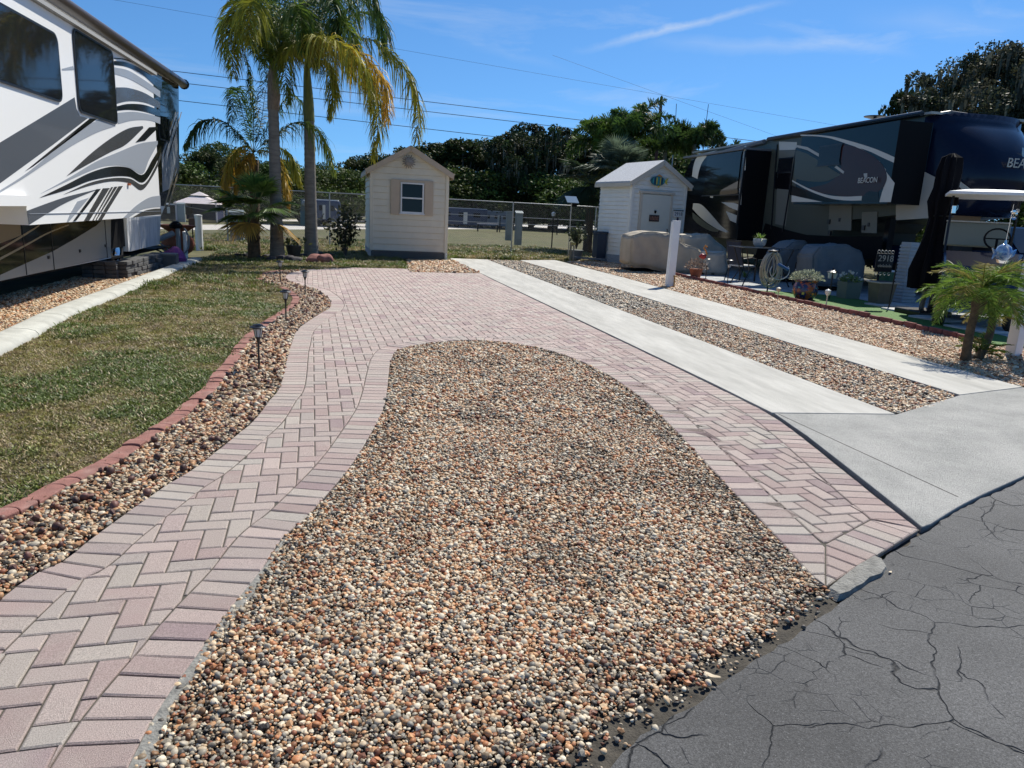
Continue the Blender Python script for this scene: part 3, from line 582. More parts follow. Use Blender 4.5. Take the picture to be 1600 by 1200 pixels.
# ================================================================ SHEDS
def siding_mat(name, c, c2=None): return mat(name, c, .55, var=.05, vscale=3, bump=.05, bscale=30, col2=c2, c2s=.8, c2t=(.5, .8))
def siding(b, x0, x1, z0, z1, y, ny, top=None, pitch=.115, lap=.028):
    """lap boards on a wall lying in the x-z plane at y, facing ny; top(x)->z clips them under a gable"""
    z = z0
    while z < z1-.01:
        zt = min(z+pitch, z1); a, c = x0, x1
        if top:
            zz = zt; xs = np.linspace(x0, x1, 200); ok = xs[np.array([top(x) >= zz for x in xs])]
            if len(ok) < 2: break
            a, c = ok[0], ok[-1]; zb = z; ok2 = xs[np.array([top(x) >= zb+.01 for x in xs])]; a0, c0 = ok2[0], ok2[-1]
        else: a0, c0 = a, c
        g_ = .014; b.add([(a0, y+ny*lap, z+g_), (c0, y+ny*lap, z+g_), (c, y+ny*.004, zt), (a, y+ny*.004, zt), (a0, y-ny*.012, z+g_), (c0, y-ny*.012, z+g_), (a0, y-ny*.012, z-.002), (c0, y-ny*.012, z-.002), (a0, y+ny*.004, z), (c0, y+ny*.004, z)], [(0, 1, 2, 3), (4, 5, 1, 0), (6, 7, 5, 4), (8, 9, 7, 6)])
        z += pitch
def shed(name, label, x, y, rz, W, D, eave, peak, wallm, trimm, roofm, z0=.22, oh=.12, pitch=.19):
    """local frame: gable front faces -y with its left corner at the origin"""
    t = thing(name, label, 'shed', (x, y, 0), rz)
    def top(q): return eave+(peak-eave)*(1-abs(q-W/2)/(W/2))
    core = MB().prism([(.03, z0), (W-.03, z0), (W-.03, eave-.01), (W/2, peak-.03), (.03, eave-.01)], 'y', .03, D-.03).build('wall', wallm, t)
    b = MB(); siding(b, .06, W-.06, z0, peak, .02, -1, top, pitch); b.build('siding', wallm, core)
    b = MB(); siding(b, .06, D-.06, z0, eave, 0, 1, None, pitch); bb = MB(); bb.add([(.02-(v[1]), v[0], v[2]) for v in b.v], b.f); b2 = MB(); b2.add([(W-.02+(v[1]), v[0], v[2]) for v in b.v], b.f)
    bb.v += []; bb.build('siding', wallm, core); b2.build('siding', wallm, core)
    for cx in (.035, W-.035): MB().box((cx, -.012, (z0+eave)/2), (.09, .03, eave-z0)).box((-.002 if cx < 1 else W+.002, .045, (z0+eave)/2), (.034, .1, eave-z0)).build('corner_trim', wallm, t)
    s = (peak-eave)/(W/2); ro = MB(); th = .05
    for sg in (-1, 1):
        ex = W/2+sg*(W/2+oh); ez = eave-s*oh; V = [(W/2, -oh, peak+.03), (ex, -oh, ez+.03), (ex, D+oh, ez+.03), (W/2, D+oh, peak+.03)]
        ro.add(V+[(p[0], p[1], p[2]+th) for p in V], [(0, 1, 2, 3), (4, 5, 6, 7), (0, 1, 5, 4), (1, 2, 6, 5), (2, 3, 7, 6), (3, 0, 4, 7)])
    ro.build('roof', roofm, t)
    fa_ = MB()
    for sg in (-1, 1):
        ex = W/2+sg*(W/2+oh+.012); ez = eave-s*(oh+.012)
        fa_.bar((W/2, -oh-.014, peak-.005), (ex, -oh-.014, ez-.005), .026, .15, up=(0, 0, 1)); fa_.bar((ex-sg*.0, -oh, ez-.03), (ex, D+oh, ez-.03), .026, .13)
    fa_.build('fascia', trimm, t)
    # lattice skirt
    la = MB(); h = z0+.02
    for (p, q) in (((0, 0), (W, 0)), ((0, 0), (0, D)), ((W, 0), (W, D))):
        Lx = math.hypot(q[0]-p[0], q[1]-p[1]); ux, uy = (q[0]-p[0])/Lx, (q[1]-p[1])/Lx; nx, ny = uy, -ux; k = -h
        while k < Lx:
            for d in (1, -1):
                a, c = (k, k+h) if d == 1 else (k+h, k); za, zc = 0.0, h
                lo, hi = (a, c) if a < c else (c, a); 
                def cut(u): return (za+(zc-za)*(u-a)/(c-a))
                l2, h2 = max(lo, .0), min(hi, Lx)
                if h2-l2 > .02:
                    off = .006 if d == 1 else .012; s0 = (p[0]+ux*l2+nx*off, p[1]+uy*l2+ny*off, cut(l2)); s1 = (p[0]+ux*h2+nx*off, p[1]+uy*h2+ny*off, cut(h2)); la.bar(s0, s1, .004, .028, up=(nx, ny, 0))
            k += .085
    la.build('lattice_skirt', MATS['white_trim'], t)
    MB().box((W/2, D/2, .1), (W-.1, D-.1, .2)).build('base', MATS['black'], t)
    return t
mat('white_trim', (.72, .72, .70), .5, var=.06); mat('black', (.005, .005, .006), .7, spec=.15); m_glass = mat('dark_glass', (.012, .014, .017), .04, spec=.25)
m_cream = siding_mat('cream_siding', (.72, .655, .51), (.66, .59, .45)); m_tan = mat('tan_trim', (.50, .40, .29), .6, var=.06); m_white = siding_mat('white_siding', (.78, .77, .70), (.70, .69, .62))
m_creamtrim = mat('cream_fascia', (.60, .545, .42), .55, var=.05)
m_shin = mat('shingle', (.33, .33, .32), .95, var=.3, vscale=30, bump=.8, bscale=40)
m_shin_l = mat('pale_shingle', (.50, .51, .52), .95, var=.25, vscale=25, bump=.8, bscale=40)
sh1 = shed('garden_shed', 'cream shed with tan shutters and a single hung window behind the paver loop', .10, 23.05, R(3), 2.36, 3.0, 2.60, 3.27, m_cream, m_tan, m_shin)
win = MB().prism([(0, 0), (.70, 0), (.70, .90), (0, .90)], 'y', -.028, -.045)
fr = MB()
wx, wz = .90, 1.37
for c, d in (((wx+.35, -.045, wz+.02), (.72, .04, .05)), ((wx+.35, -.045, wz+.88), (.72, .04, .04)), ((wx+.02, -.045, wz+.45), (.045, .04, .82)), ((wx+.68, -.045, wz+.45), (.045, .04, .82)), ((wx+.35, -.05, wz+.45), (.64, .035, .045))): fr.box(c, d)
fo = fr.build('window', MATS['white_trim'], sh1, bevel=.004)
MB().box((wx+.35, -.032, wz+.45), (.66, .012, .84)).build('pane', m_glass, fo)
MB().box((wx+.35, -.055, wz-.02), (.78, .06, .03)).build('sill', MATS['white_trim'], fo)
for sx in (wx-.16, wx+.86):
    s_ = MB().box((sx, -.035, wz+.45), (.27, .03, 1.0)); s_.build('shutter', m_tan, sh1, bevel=.004)
fr = MB().box((wx+.35, -.03, wz+.94), (1.26, .03, .09)).build('window_header', m_tan, sh1)
# sunburst ornament under the gable
so_ = thing('sun_ornament', 'round grey metal sunburst ornament on the gable of the cream shed', 'ornament', (1.23, 23.02, 2.87))
b = MB(); b.lathe((0, 0, 0), [(.0, 0), (.13, 0), (.13, .02), (.09, .035), (0, .04)], 20)
bb = MB(); bb.add([(v[0], -v[2]-.02, v[1]) for v in b.v], b.f); bb.build('face', mat('weathered_metal', (.26, .23, .20), .6, metal=.3, var=.3, vscale=20), so_, smooth=True)
b = MB()
for k in range(16):
    a = 2*math.pi*k/16; r1 = .215 if k % 2 else .19; b.add([(math.cos(a-.12)*.125, -.025, math.sin(a-.12)*.125), (math.cos(a+.12)*.125, -.025, math.sin(a+.12)*.125), (math.cos(a+.05)*r1, -.03, math.sin(a+.05)*r1), (math.cos(a-.05)*r1, -.03, math.sin(a-.05)*r1), (math.cos(a)*.12, -.06, math.sin(a)*.12)], [(0, 1, 2, 3), (0, 4, 3), (1, 4, 2), (0, 1, 4), (2, 3, 4)])
b.build('rays', MATS['weathered_metal'], so_)
# right shed
sh2 = shed('garden_shed', 'white shed with a grey door and pale shingle roof beside the dark trailer', 8.68, 24.0, R(12), 2.2, 2.18, 2.76, 3.43, m_white, mat('beige_trim', (.55, .50, .41), .6, var=.05), m_shin_l, z0=.28, pitch=.14)
m_bt = MATS['beige_trim']
dr = MB().box((.985, -.032, 1.34), (1.135, .04, 2.06)).build('door', mat('grey_white_door', (.60, .61, .54), .5, var=.04), sh2, bevel=.005)
MB().tube([(1.49, -.05, 1.25), (1.49, -.1, 1.25), (1.49, -.1, 1.13), (1.49, -.05, 1.13)], .011, 6).build('handle', MATS['black'], dr)
f_ = MB(); f_.box((.38, -.034, 1.34), (.09, .05, 2.14)); f_.box((1.59, -.034, 1.34), (.09, .05, 2.14)); f_.box((.985, -.045, 2.44), (1.41, .07, .08)); f_.build('door_frame', m_bt, sh2)
def on_shed2(x, y, z):
    c, s = math.cos(R(12)), math.sin(R(12)); x, y = x*.93, y*.93; return (8.68+x*c-y*s, 24.0+x*s+y*c, EYE+(z-EYE)*.93)
def shedthing(name, label, cat, x, y, z): return thing(name, label, cat, on_shed2(x, y-.015, z), R(12))
# colourful fish under the gable
m_or = mat('orange_paint', (.62, .25, .04), .5); m_ye = mat('yellow_paint', (.62, .50, .06), .5); m_tq = mat('turquoise_paint', (.05, .30, .32), .5); m_nv = mat('navy_paint', (.02, .03, .09), .5); m_rd = mat('red_paint', (.42, .04, .03), .5)
fs = shedthing('fish_ornament', 'painted orange and turquoise fish plaque over the grey shed door', 'ornament', 1.05, -.06, 2.92)
b = MB(); b.prism([(.36*math.cos(a)-.05, .19*math.sin(a)*(1 if abs(math.cos(a)) < .9 else .8)) for a in np.linspace(0, 2*math.pi, 24, endpoint=False)], 'y', -.0, -.025); fs.scale = (.82,)*3; b.build('body', mat('fish_teal', (.03, .14, .16), .5), fs, bevel=.004)
b = MB(); b.prism([(.25, 0), (.46, .16), (.40, .0), (.44, -.14)], 'y', -.0, -.02); b.build('tail', m_ye, fs)
b = MB(); b.prism([(-.15, .16), (.0, .27), (.14, .20), (.18, .12)], 'y', -.0, -.02); b.build('fin', m_or, fs)
b = MB(); b.prism([(-.05, -.17), (.02, -.27), (.12, -.14)], 'y', -.0, -.02); b.build('fin', m_ye, fs)
for k, m_ in enumerate((m_tq, m_nv, m_ye, m_tq, m_ye, m_nv, m_tq)):
    x_ = -.3+k*.085; h_ = .15*math.sqrt(max(.1, 1-((x_+.05)/.36)**2)); MB().prism([(x_, -h_), (x_+.05, -h_*.9), (x_+.06, h_*.9), (x_+.01, h_)], 'y', -.0255, -.030).build('scale_band', m_, fs)
MB().lathe((-.32, -.03, .03), [(0, 0), (.02, 0), (.02, .01)], 8).build('eye', MATS['black'], fs)
# little plaque, knocker, number sign and bottle shaped ornament
pq = shedthing('door_plaque', 'small dark rectangular plaque on the grey shed door', 'plaque', 1.0, -.054, 1.60)
MB().box((0, -.008, 0), (.40, .016, .22)).build('board', mat('plaque_board', (.05, .035, .035), .6, var=.5, vscale=30), pq)
b = MB()
for k in range(6): b.box((-.14+k*.056, -.018, .0), (.018, .004, .13 if k % 2 else .10)); b.box((-.14+k*.056, -.018, (.04 if k % 2 else -.04)), (.04, .004, .02))
b.build('letters', mat('plaque_letters', (.35, .18, .12), .6), pq)
pk = shedthing('door_hook', 'small black hook above the dark plaque on the shed door', 'hook', 1.02, -.054, 1.83)
MB().lathe((0, -.02, 0), [(0, -.06), (.015, -.05), (.045, .0), (.03, .045), (0, .055)], 10).build('hook', MATS['black'], pk, smooth=True)
nb = shedthing('number_sign', 'white wooden house number sign reading 2918 on the shed corner', 'sign', 2.03, -.05, 1.80)
MB().box((0, -.01, 0), (.36, .02, .20)).build('board', MATS['white_trim'], nb); MB().box((0, -.02, .115), (.40, .05, .025)).build('cap', MATS['black'], nb)
text('2918', .165, 'number', MATS['black'], (-.155, -.022, -.055), (1, 0, 0), (0, 0, 1), nb)
bt = shedthing('fish_bone_ornament', 'dark bottle shaped ornament with a yellow base hanging under the number sign', 'ornament', 2.03, -.05, 1.28)
b = MB(); pr = [(.012, .38), (.03, .33), (.035, .22), (.075, .08), (.10, -.06), (.095, -.18), (.075, -.36)]; b.prism([(x, z) for x, z in pr]+[(-x, z) for x, z in pr[::-1]], 'y', -.0, -.04); b.build('bottle', mat('purple_black', (.03, .02, .06), .4, var=.5, vscale=20), bt, bevel=.01)
b = MB(); b.prism([(.09*math.cos(a), -.30+.07*math.sin(a)) for a in np.linspace(0, 6.28, 12, endpoint=False)], 'y', -.041, -.055); b.build('base', m_ye, bt)
MB().prism([(-.05, .02), (.05, .0), (.06, -.05), (-.05, -.06)], 'y', -.041, -.048).build('band', mat('violet', (.14, .08, .3), .5), bt)
# ================================================================ CHAIN LINK FENCE
m_galv = mat('galvanised_steel', (.36, .37, .37), .45, metal=.8, var=.1); m_mesh = mat('mesh_wire', (.20, .205, .20), .6, metal=.4)
fx0, fx1, fy, fh = -11.0, 10.2, 28.5, 1.93
fence = thing('chain_link_fence', 'tall galvanised chain link fence running behind both sheds', 'fence', (0, fy, 0))
fy_ = 0
posts = [-11, -8.0, -4.95, -2.0, -1.35, 2.2, 5.55, 8.9]
for p in posts: MB().tube([(p, 0, -.1), (p, 0, fh+.02)], .028 if p not in (-1.35,) else .022, 8).build('post', m_galv, fence)
MB().tube([(fx0, 0, fh), (fx1, 0, fh)], .021, 8).build('top_rail', m_galv, fence)
b = MB(); stp = .075; r_ = .0018; x = fx0-fh
V, F = [], []
while x < fx1:
    for d in (1, -1):
        xa, xb, za, zb = (x, x+fh, .03, fh) if d == 1 else (x+fh, x, .03, fh)
        def zc(u): return za+(zb-za)*(u-xa)/(xb-xa)
        l_, h_ = max(min(xa, xb), fx0), min(max(xa, xb), fx1)
        if h_-l_ < .03: continue
        p, q = (l_, zc(l_)), (h_, zc(h_)); ln_ = math.hypot(q[0]-p[0], q[1]-p[1]); nx, nz = -(q[1]-p[1])/ln_*r_, (q[0]-p[0])/ln_*r_; k = len(V)
        for (a, z) in (p, q): V += [(a+nx, d*.003, z+nz), (a-nx, d*.003, z-nz), (a, d*.003-r_*1.6, z)]
        F += [(k, k+1, k+4, k+3), (k+1, k+2, k+5, k+4), (k+2, k, k+3, k+5)]
    x += stp
npmesh('wire_mesh', V, F, m_mesh, fence)
MB().tube([(-4.95, -.05, 1.1), (-2.3, -.4, .02)], .012, 6).build('brace_wire', m_galv, fence)
MB().tube([(-10.5, -.05, 1.8), (-4.95, -.05, 1.0)], .012, 6).build('brace_wire', m_galv, fence)
# far field fence
ff = thing('field_fence', 'low dark wire fence across the far field behind the chain link fence', 'fence', (0, 62, 0))
for x in range(-4, 60, 5): MB().tube([(x, 0, -.1), (x, 0, 1.3)], .05, 6).build('post', MATS['black'], ff)
for z in (1.25, .7): MB().tube([(-4, 0, z), (58, 0, z)], .03, 5).build('rail', m_galv, ff)
# ================================================================ POWER LINES
m_wire = mat('wire', (.03, .03, .035), .5)
for i, (a, c, yy) in enumerate((((270, 111), (1010, 200), 90), ((270, 128), (1010, 214), 90), ((270, 156), (900, 228), 90), ((180, 0), (1100, 160), 110), ((1040, 150), (1220, 215), 110))):
    p, q = onY(a[0], a[1], yy), onY(c[0], c[1], yy); p, q = np.array(p), np.array(q); d = q-p; A = p-d*.9; B = q+d*(.6 if i < 4 else .0); K = 30
    pts = [tuple(A+(B-A)*k/K) for k in range(K+1)]
    lab = ['uppermost of the three dark power lines crossing behind the palms', 'middle of the three dark power lines crossing behind the palms', 'lowest of the three dark power lines crossing behind the palms', 'faint thin overhead wire high above the other power lines', 'faint short wire running down from the mast behind the dark trailer'][i]
    tag(MB().tube(pts, .035 if i < 3 else .016, 5).build('power_line', m_wire), lab, 'power line', 'overhead power lines')
pl = thing('power_pole', 'dark brown wooden pole standing up behind the palm cluster', 'pole', onY(1029, 205, 60)[:2]+(0,))
MB().tube([(0, 0, -.2), (0, 0, onY(1029, 151, 60)[2])], [.16, .13], 8).build('shaft', mat('brown_wood', (.06, .025, .02), .9), pl)
MB().tube([(0, 0, onY(1029, 151, 60)[2]-.02), (0, 0, onY(1029, 151, 60)[2]+.1)], [.1, .03], 8).build('pole_cap', MATS['black'], pl)
for px, y0, y1, lb in ((1057, 162, 185, 'thin radio antenna rising between the palms, left of the slanting one'), (1105, 163, 190, 'thin slanting radio antenna rising from the right end of the palm cluster')):
    e = onY(px+(2 if px > 1100 else 0), y0, 45); s_ = onY(px-(2 if px > 1100 else 0), y1, 45)
    t = thing('antenna', lb, 'antenna', (s_[0], 45, 0)); MB().tube([(0, 0, 0), (0, 0, s_[2]-1)], .03, 6).build('mast', m_galv, t); MB().tube([(0, 0, s_[2]-1), (e[0]-s_[0], 0, e[2])], .02, 5).build('whip', m_wire, t)
# ================================================================ PATH LIGHTS
m_frost = mat('frosted_glass', (.55, .58, .58), .25, spec=.6)
m_blk = mat('black_plastic', (.012, .014, .018), .35)
def path_light(name, label, x, y, h=.415, s=1.0, grp='black solar path lights in the rock bed'):
    t = thing(name, label, 'path light', (x, y, 0), 0, grp)
    st = MB().tube([(0, 0, -.08), (0, 0, h*.62)], .0095*s, 8).build('stake', m_blk, t)
    b = MB().lathe((0, 0, h*.60), [(.010*s, 0), (.014*s, .01), (.017*s, .03), (.026*s, .05), (.028*s, .055), (.0, .056)], 14); b.build('cup', m_blk, t, smooth=True)
    b = MB().lathe((0, 0, h*.60+.052), [(.0, 0), (.024*s, 0), (.037*s, .075), (.0, .078)], 16); b.build('glass', m_frost, t, smooth=True)
    b = MB()
    for k in range(6): a = k*math.pi/3+.2; b.tube([(math.cos(a)*.026*s, math.sin(a)*.026*s, h*.60+.05), (math.cos(a)*.040*s, math.sin(a)*.040*s, h*.60+.13)], .0032, 5)
    b.build('cage', m_blk, t)
    b = MB().lathe((0, 0, h-.038), [(.0, 0), (.040*s, .0), (.072*s, .008), (.074*s, .014), (.062*s, .022), (.048*s, .026), (.044*s, .036), (.0, .037)], 24); cp = b.build('cap', m_blk, t, smooth=True)
    MB().box((0, 0, h+.0005), (.052*s, .052*s, .003), .4).build('solar_cell', mat('solar_cell', (.01, .015, .04), .1, spec=.8), cp); return t
PLB = ['nearest black solar path light, standing lowest in the rock bed', 'second nearest black solar path light, beside the bulge of the red edging', 'black solar path light at the inner curve nearest the pavers', 'farthest and smallest black solar path light, at the rounded end of the rock bed']
pts_ = [G(405, 577), G(447, 503), G(477, 461), G(438, 441)]
l0 = path_light('path_light', PLB[0], *pts_[0])
for i in (1, 2, 3): copy_tree(l0, (pts_[i][0], pts_[i][1], 0), rz=.3*i, label=PLB[i])
# ================================================================ POSTS AND UTILITIES
m_vinyl = mat('white_vinyl', (.78, .78, .77), .45, var=.05, vscale=3)
t = thing('white_post', 'white square post with a hose tap at its foot beside the far concrete strip', 'post', (G(1047, 448)[0], G(1047, 448)[1], 0))
MB().box((0, 0, .76), (.17, .10, 1.56), rot=Matrix.Rotation(R(.5), 3, 'Y')).build('shaft', m_vinyl, t, bevel=.004); MB().box((-.06, .05, .76), (.07, .08, 1.5), rot=Matrix.Rotation(R(.5), 3, 'Y')).build('side_board', m_vinyl, t, bevel=.004)
MB().tube([(.06, -.08, 0), (.06, -.08, .2), (.06, -.02, .26)], .016, 6).build('tap_pipe', mat('brass', (.35, .22, .08), .4, metal=.7), t); MB().box((.07, -.09, .26), (.09, .03, .03)).build('tap', MATS['brass'], t)
t = thing('white_post', 'tall leaning white square post at the right edge beside the small date palm', 'post', (8.47, 8.12, 0), R(10))
MB().box((0, 0, .95), (.14, .14, 2.2)).build('shaft', m_vinyl, t, bevel=.005); MB().box((0, 0, 2.06), (.17, .17, .03)).build('cap', m_vinyl, t, bevel=.005)
t = thing('utility_post', 'white round post with a brown box on top beside the terracotta urn', 'post', (-5.0, 24.0, 0))
MB().tube([(0, 0, -.1), (0, 0, .98)], .11, 12).build('shaft', m_vinyl, t, smooth=True); MB().box((-.18, -.02, .80), (.16, .14, .22)).build('box', mat('brown_box', (.10, .06, .05), .7), t, bevel=.005); MB().tube([(-.17, -.04, .7), (-.16, -.04, .02)], .02, 6).build('pipe', MATS['black'], t); MB().lathe((0, 0, .98), [(.12, 0), (.12, .03), (0, .05)], 12).build('cap', m_vinyl, t)
m_ped = mat('utility_grey', (.17, .21, .22), .6, var=.1)
def pedestal(label, x, y, w_, h, z0=.0, hood=True, rz=0):
    t = thing('utility_pedestal', label, 'utility box', (x, y, 0), rz, 'grey utility boxes by the fence')
    MB().box((0, 0, z0+h/2), (w_, .22, h)).build('body', m_ped, t, bevel=.01)
    if hood: MB().add([(-w_/2-.02, -.14, z0+h), (w_/2+.02, -.14, z0+h), (w_/2+.02, .12, z0+h+.09), (-w_/2-.02, .12, z0+h+.09), (-w_/2-.02, .12, z0+h), (w_/2+.02, .12, z0+h)], [(0, 1, 2, 3), (0, 4, 5, 1), (0, 3, 4), (1, 5, 2), (3, 2, 5, 4)]).build('hood', m_ped, t)
    MB().box((0, -.118, z0+h*.55), (w_*.82, .015, h*.7)).build('door', mat('utility_grey_door', (.20, .245, .255), .55), t, bevel=.004); return t
pedestal('grey green utility box with a sloped hood left of the small fan palm', -4.72, 29.1, .46, 1.05, .02)
x_, y_, _ = onY(809, 381, 29.2); pedestal('tall narrow grey utility box right of the cream shed, the nearer of the two', x_, 29.2, .27, 1.25, .3); pedestal('tall narrow grey utility box right of the cream shed, partly hidden by the other', x_-.33, 29.6, .22, 1.15, .45, hood=False)
t = thing('electric_meter', 'electric meter with a round glass dial on a post between the palm trunks', 'electric meter', (-2.15, 27.6, 0))
MB().tube([(.05, 0, 0), (.05, 0, .9)], .05, 8).build('pipe', m_galv, t); MB().box((0, 0, 1.0), (.34, .16, .5)).build('box', mat('meter_blue_grey', (.12, .20, .24), .5), t, bevel=.01); MB().box((-.02, 0, 1.45), (.26, .16, .42)).build('meter_box', m_ped, t, bevel=.01)
b = MB().lathe((0, 0, 0), [(0, .12), (.09, .1), (.11, .0)], 16, cap=False); bb = MB(); bb.add([(v[0]-.02, -v[2]-.08, v[1]+1.52) for v in b.v], b.f); bb.build('dial', mat('meter_glass', (.35, .38, .40), .1, spec=.8), t, smooth=True)
x_, y_, z_ = onY(888, 392, 26.9)
t = thing('solar_panel_pole', 'small tilted solar panel on a thin galvanised pole left of the white shed', 'solar panel', (x_, 26.9, 0))
MB().tube([(0, 0, 0), (0, 0, 2.0)], .02, 6).build('pole', m_galv, t); MB().box((0, -.02, 2.12), (.44, .5, .03), rot=Matrix.Rotation(R(28), 3, 'X')).build('panel', mat('solar_blue', (.18, .24, .30), .12, spec=.8, metal=.3), t)
MB().box((.12, .05, 1.96), (.2, .12, .16)).build('lamp', MATS['black'], t)
t = thing('faucet_post', 'short wooden faucet post with a yellow capped pipe at the end of the far strip', 'faucet post', (6.95, 24.9, 0))
MB().box((0, 0, .32), (.06, .06, .66)).build('stake', mat('weathered_wood', (.22, .19, .13), .9, var=.3), t); MB().tube([(.11, -.02, 0), (.11, -.02, .5), (.06, -.02, .56)], .025, 8).build('pipe', MATS['weathered_metal'], t); MB().box((.08, -.02, .6), (.16, .09, .08)).build('cap', mat('dull_yellow', (.40, .32, .10), .6), t)
MB().bar((.15, 0, .14), (1.3, -.1, .1), .12, .06).build('rail', mat('grey_timber', (.13, .15, .17), .9), t)
# bin beside the right shed
t = thing('storage_bin', 'dark blue tall storage bin standing behind the white shed corner', 'bin', on_shed2(-.25, 1.6, 0), R(10))
MB().box((0, 0, .45), (.36, .36, .86), taper=1.04).build('body', mat('dark_blue_plastic', (.02, .035, .06), .5), t, bevel=.01); MB().box((0, 0, .92), (.42, .42, .06)).build('lid', MATS['dark_blue_plastic'], t, bevel=.01)
# ================================================================ LEFT MOTORHOME
def Zm(k, ox, oy): return lambda pts: [(ox+x/k, oy+y/k) for x, y in pts]
A1 = Zm(4, 0, 0); A2 = Zm(4, 0, 250)
def decal(parent, name, m, px, X, sg, layer=0, th=.0016):
    poly = [onX(x, y, X)[1:] for x, y in px]; return MB().prism(poly, 'x', X+sg*(.0012+layer*.0022), X+sg*(.0012+layer*.0022+th)).build(name, m, parent, world=True)
def smoothpx(px, step=4.0):
    return [tuple(p) for p in curve(list(px), step)]
def band(top, bot): return smoothpx(top)+smoothpx(bot)[::-1]
def rrect(y0, y1, z0, z1, r, n=5):
    o = []
    for cy, cz, a0 in ((y1-r, z1-r, 0), (y0+r, z1-r, 90), (y0+r, z0+r, 180), (y1-r, z0+r, 270)):
        for k in range(n+1): a = R(a0+90*k/n); o.append((cy+r*math.cos(a), cz+r*math.sin(a)))
    return o
def glow(name, c, rough=.25): return mat(name, c, rough, coat=.15, spec=.35)
m_rvw = glow('rv_white', (.86, .86, .84)); m_rvg = glow('rv_mid_grey', (.085, .095, .11)); m_rvl = glow('rv_silver', (.34, .37, .41)); m_rvb = glow('rv_black', (.010, .011, .012), .1); m_rvd = glow('rv_charcoal', (.055, .055, .055)); m_gold = glow('rv_champagne', (.34, .29, .20)); m_skirt = glow('rv_skirt', (.33, .33, .32)); m_tanp = glow('rv_tan', (.25, .20, .13))
m_olive = glow('rv_olive_black', (.018, .018, .012), .08)
XS, XB = -4.0, -4.75
mh = thing('motorhome', 'white and black motorhome with silver swoosh graphics and a raised slide-out', 'motorhome', (-6.0, 14, 0))
bz = onX(276, 131, XB)[2]
rearB = [onX(x, y, XB)[1:] for x, y in ((279, 133), (280, 275), (268, 300), (251, 338), (249, 382))]
skz = onX(100, 418, XB)[2]
wy0, wy1 = onX(174, 400, XB)[1], onX(200, 395, XB)[1]
prof = [(4.0, skz), (wy0-.02, skz), (wy0-.02, 1.05), (wy1+.05, 1.08), (wy1+.05, skz+.06)]+rearB[::-1]+[(4.0, bz)]
body = MB().prism(prof, 'x', XB, XB-2.45).build('body', m_rvw, mh, world=True)
ro = MB().box((XB-1.22, 12.6, bz+.02), (2.5, 17.4, .06)).build('roof', m_rvw, mh, world=True)
aw = MB().tube([(XB+.10, 5, bz+.05), (XB+.10, rearB[0][0]+.15, bz+.05)], .105, 12); aw.build('awning_roll', mat('awning_bronze', (.045, .03, .022), .35), mh, smooth=True, world=True)
MB().tube([(XB+.10, rearB[0][0]+.15, bz+.05), (XB+.10, rearB[0][0]+.21, bz+.05)], [.13, .09], 12).build('awning_cap', m_blk, mh, world=True)
# slide-out
sy1 = onX(251, 335, XS)[1]; st = onX(160, 69, XS)[2]; sb0 = onX(45, 354, XS); sbz = onX(150, 344, XS)[2]
sprof = [(4.5, onX(10, 322, XS)[2]), (sb0[1]-.02, onX(42, 322, XS)[2]), (sb0[1], sbz-.02), (sy1, sbz+.03), (sy1, st), (4.5, st)]
sld = MB().prism(sprof, 'x', XS, XB-.02).build('slide_out', m_rvw, mh, world=True)
MB().box(((XS+XB)/2+.02, (4.5+sy1)/2, st+.03), (.85, sy1-4.5+.1, .05)).build('slide_topper', mat('topper', (.36, .36, .35), .6), sld, world=True)
MB().box((XS+.02, (4.5+sb0[1])/2, onX(10, 313, XS)[2]), (.10, sb0[1]-4.5, .12)).build('sill_rail', m_rvw, sld, world=True)
def rvwin(parent, corners, X, sg, name='window', r=.12):
    c = [onX(x, y, X) for x, y in corners]; y0 = (c[0][1]+c[3][1])/2; y1 = (c[1][1]+c[2][1])/2; z1 = (c[0][2]+c[1][2])/2; z0 = (c[2][2]+c[3][2])/2
    f = MB().prism(rrect(y0, y1, z0, z1, r), 'x', X+sg*.005, X+sg*.016).build(name, m_blk, parent, world=True)
    MB().prism(rrect(y0+.03, y1-.03, z0+.03, z1-.03, r-.02), 'x', X+sg*.016, X+sg*.019).build('pane', m_glass, f, world=True); return f
c_ = onX(92, 160, XS); c_t = onX(85, 52, XS)
f = MB().prism(rrect(5.2, (c_[1]+c_t[1])/2+.06, c_[2], c_t[2], .13), 'x', XS+.012, XS+.024).build('window', m_blk, sld, world=True)
MB().prism(rrect(5.23, (c_[1]+c_t[1])/2+.03, c_[2]+.03, c_t[2]-.03, .11), 'x', XS+.024, XS+.028).build('pane', m_glass, f, world=True)
w2 = rvwin(sld, ((113, 42), (175, 80), (183, 193), (122, 178)), XS+.006, 1)
G_ = lambda name, m, px, lay=0, X=XS, par=sld: decal(par, name, m, px, X, 1, lay)
G_('graphic', m_rvg, A1([(-240, 1036), (0, 890), (465, 608), (478, 680), (500, 725), (548, 738), (330, 905), (0, 1145), (-240, 1330)]))
G_('graphic', m_rvb, A1([(560, 740), (605, 742), (400, 895), (205, 1040), (155, 1070), (380, 885)]), 1)
G_('graphic', m_rvl, band(A1([(620, 745), (480, 820), (330, 945), (160, 1085), (-60, 1225), (-240, 1330)]), A1([(722, 787), (600, 830), (450, 910), (300, 1010), (150, 1110), (-20, 1215), (-240, 1360)])), 1)
G_('graphic', m_rvd, band(A1([(890, 787), (800, 803), (690, 865), (560, 965), (415, 1100)]), A1([(895, 800), (785, 903), (690, 950), (560, 1020), (415, 1100)])), 1)
G_('graphic', m_rvb, A1([(845, 890), (930, 795), (985, 792), (985, 800), (905, 878)]), 2)
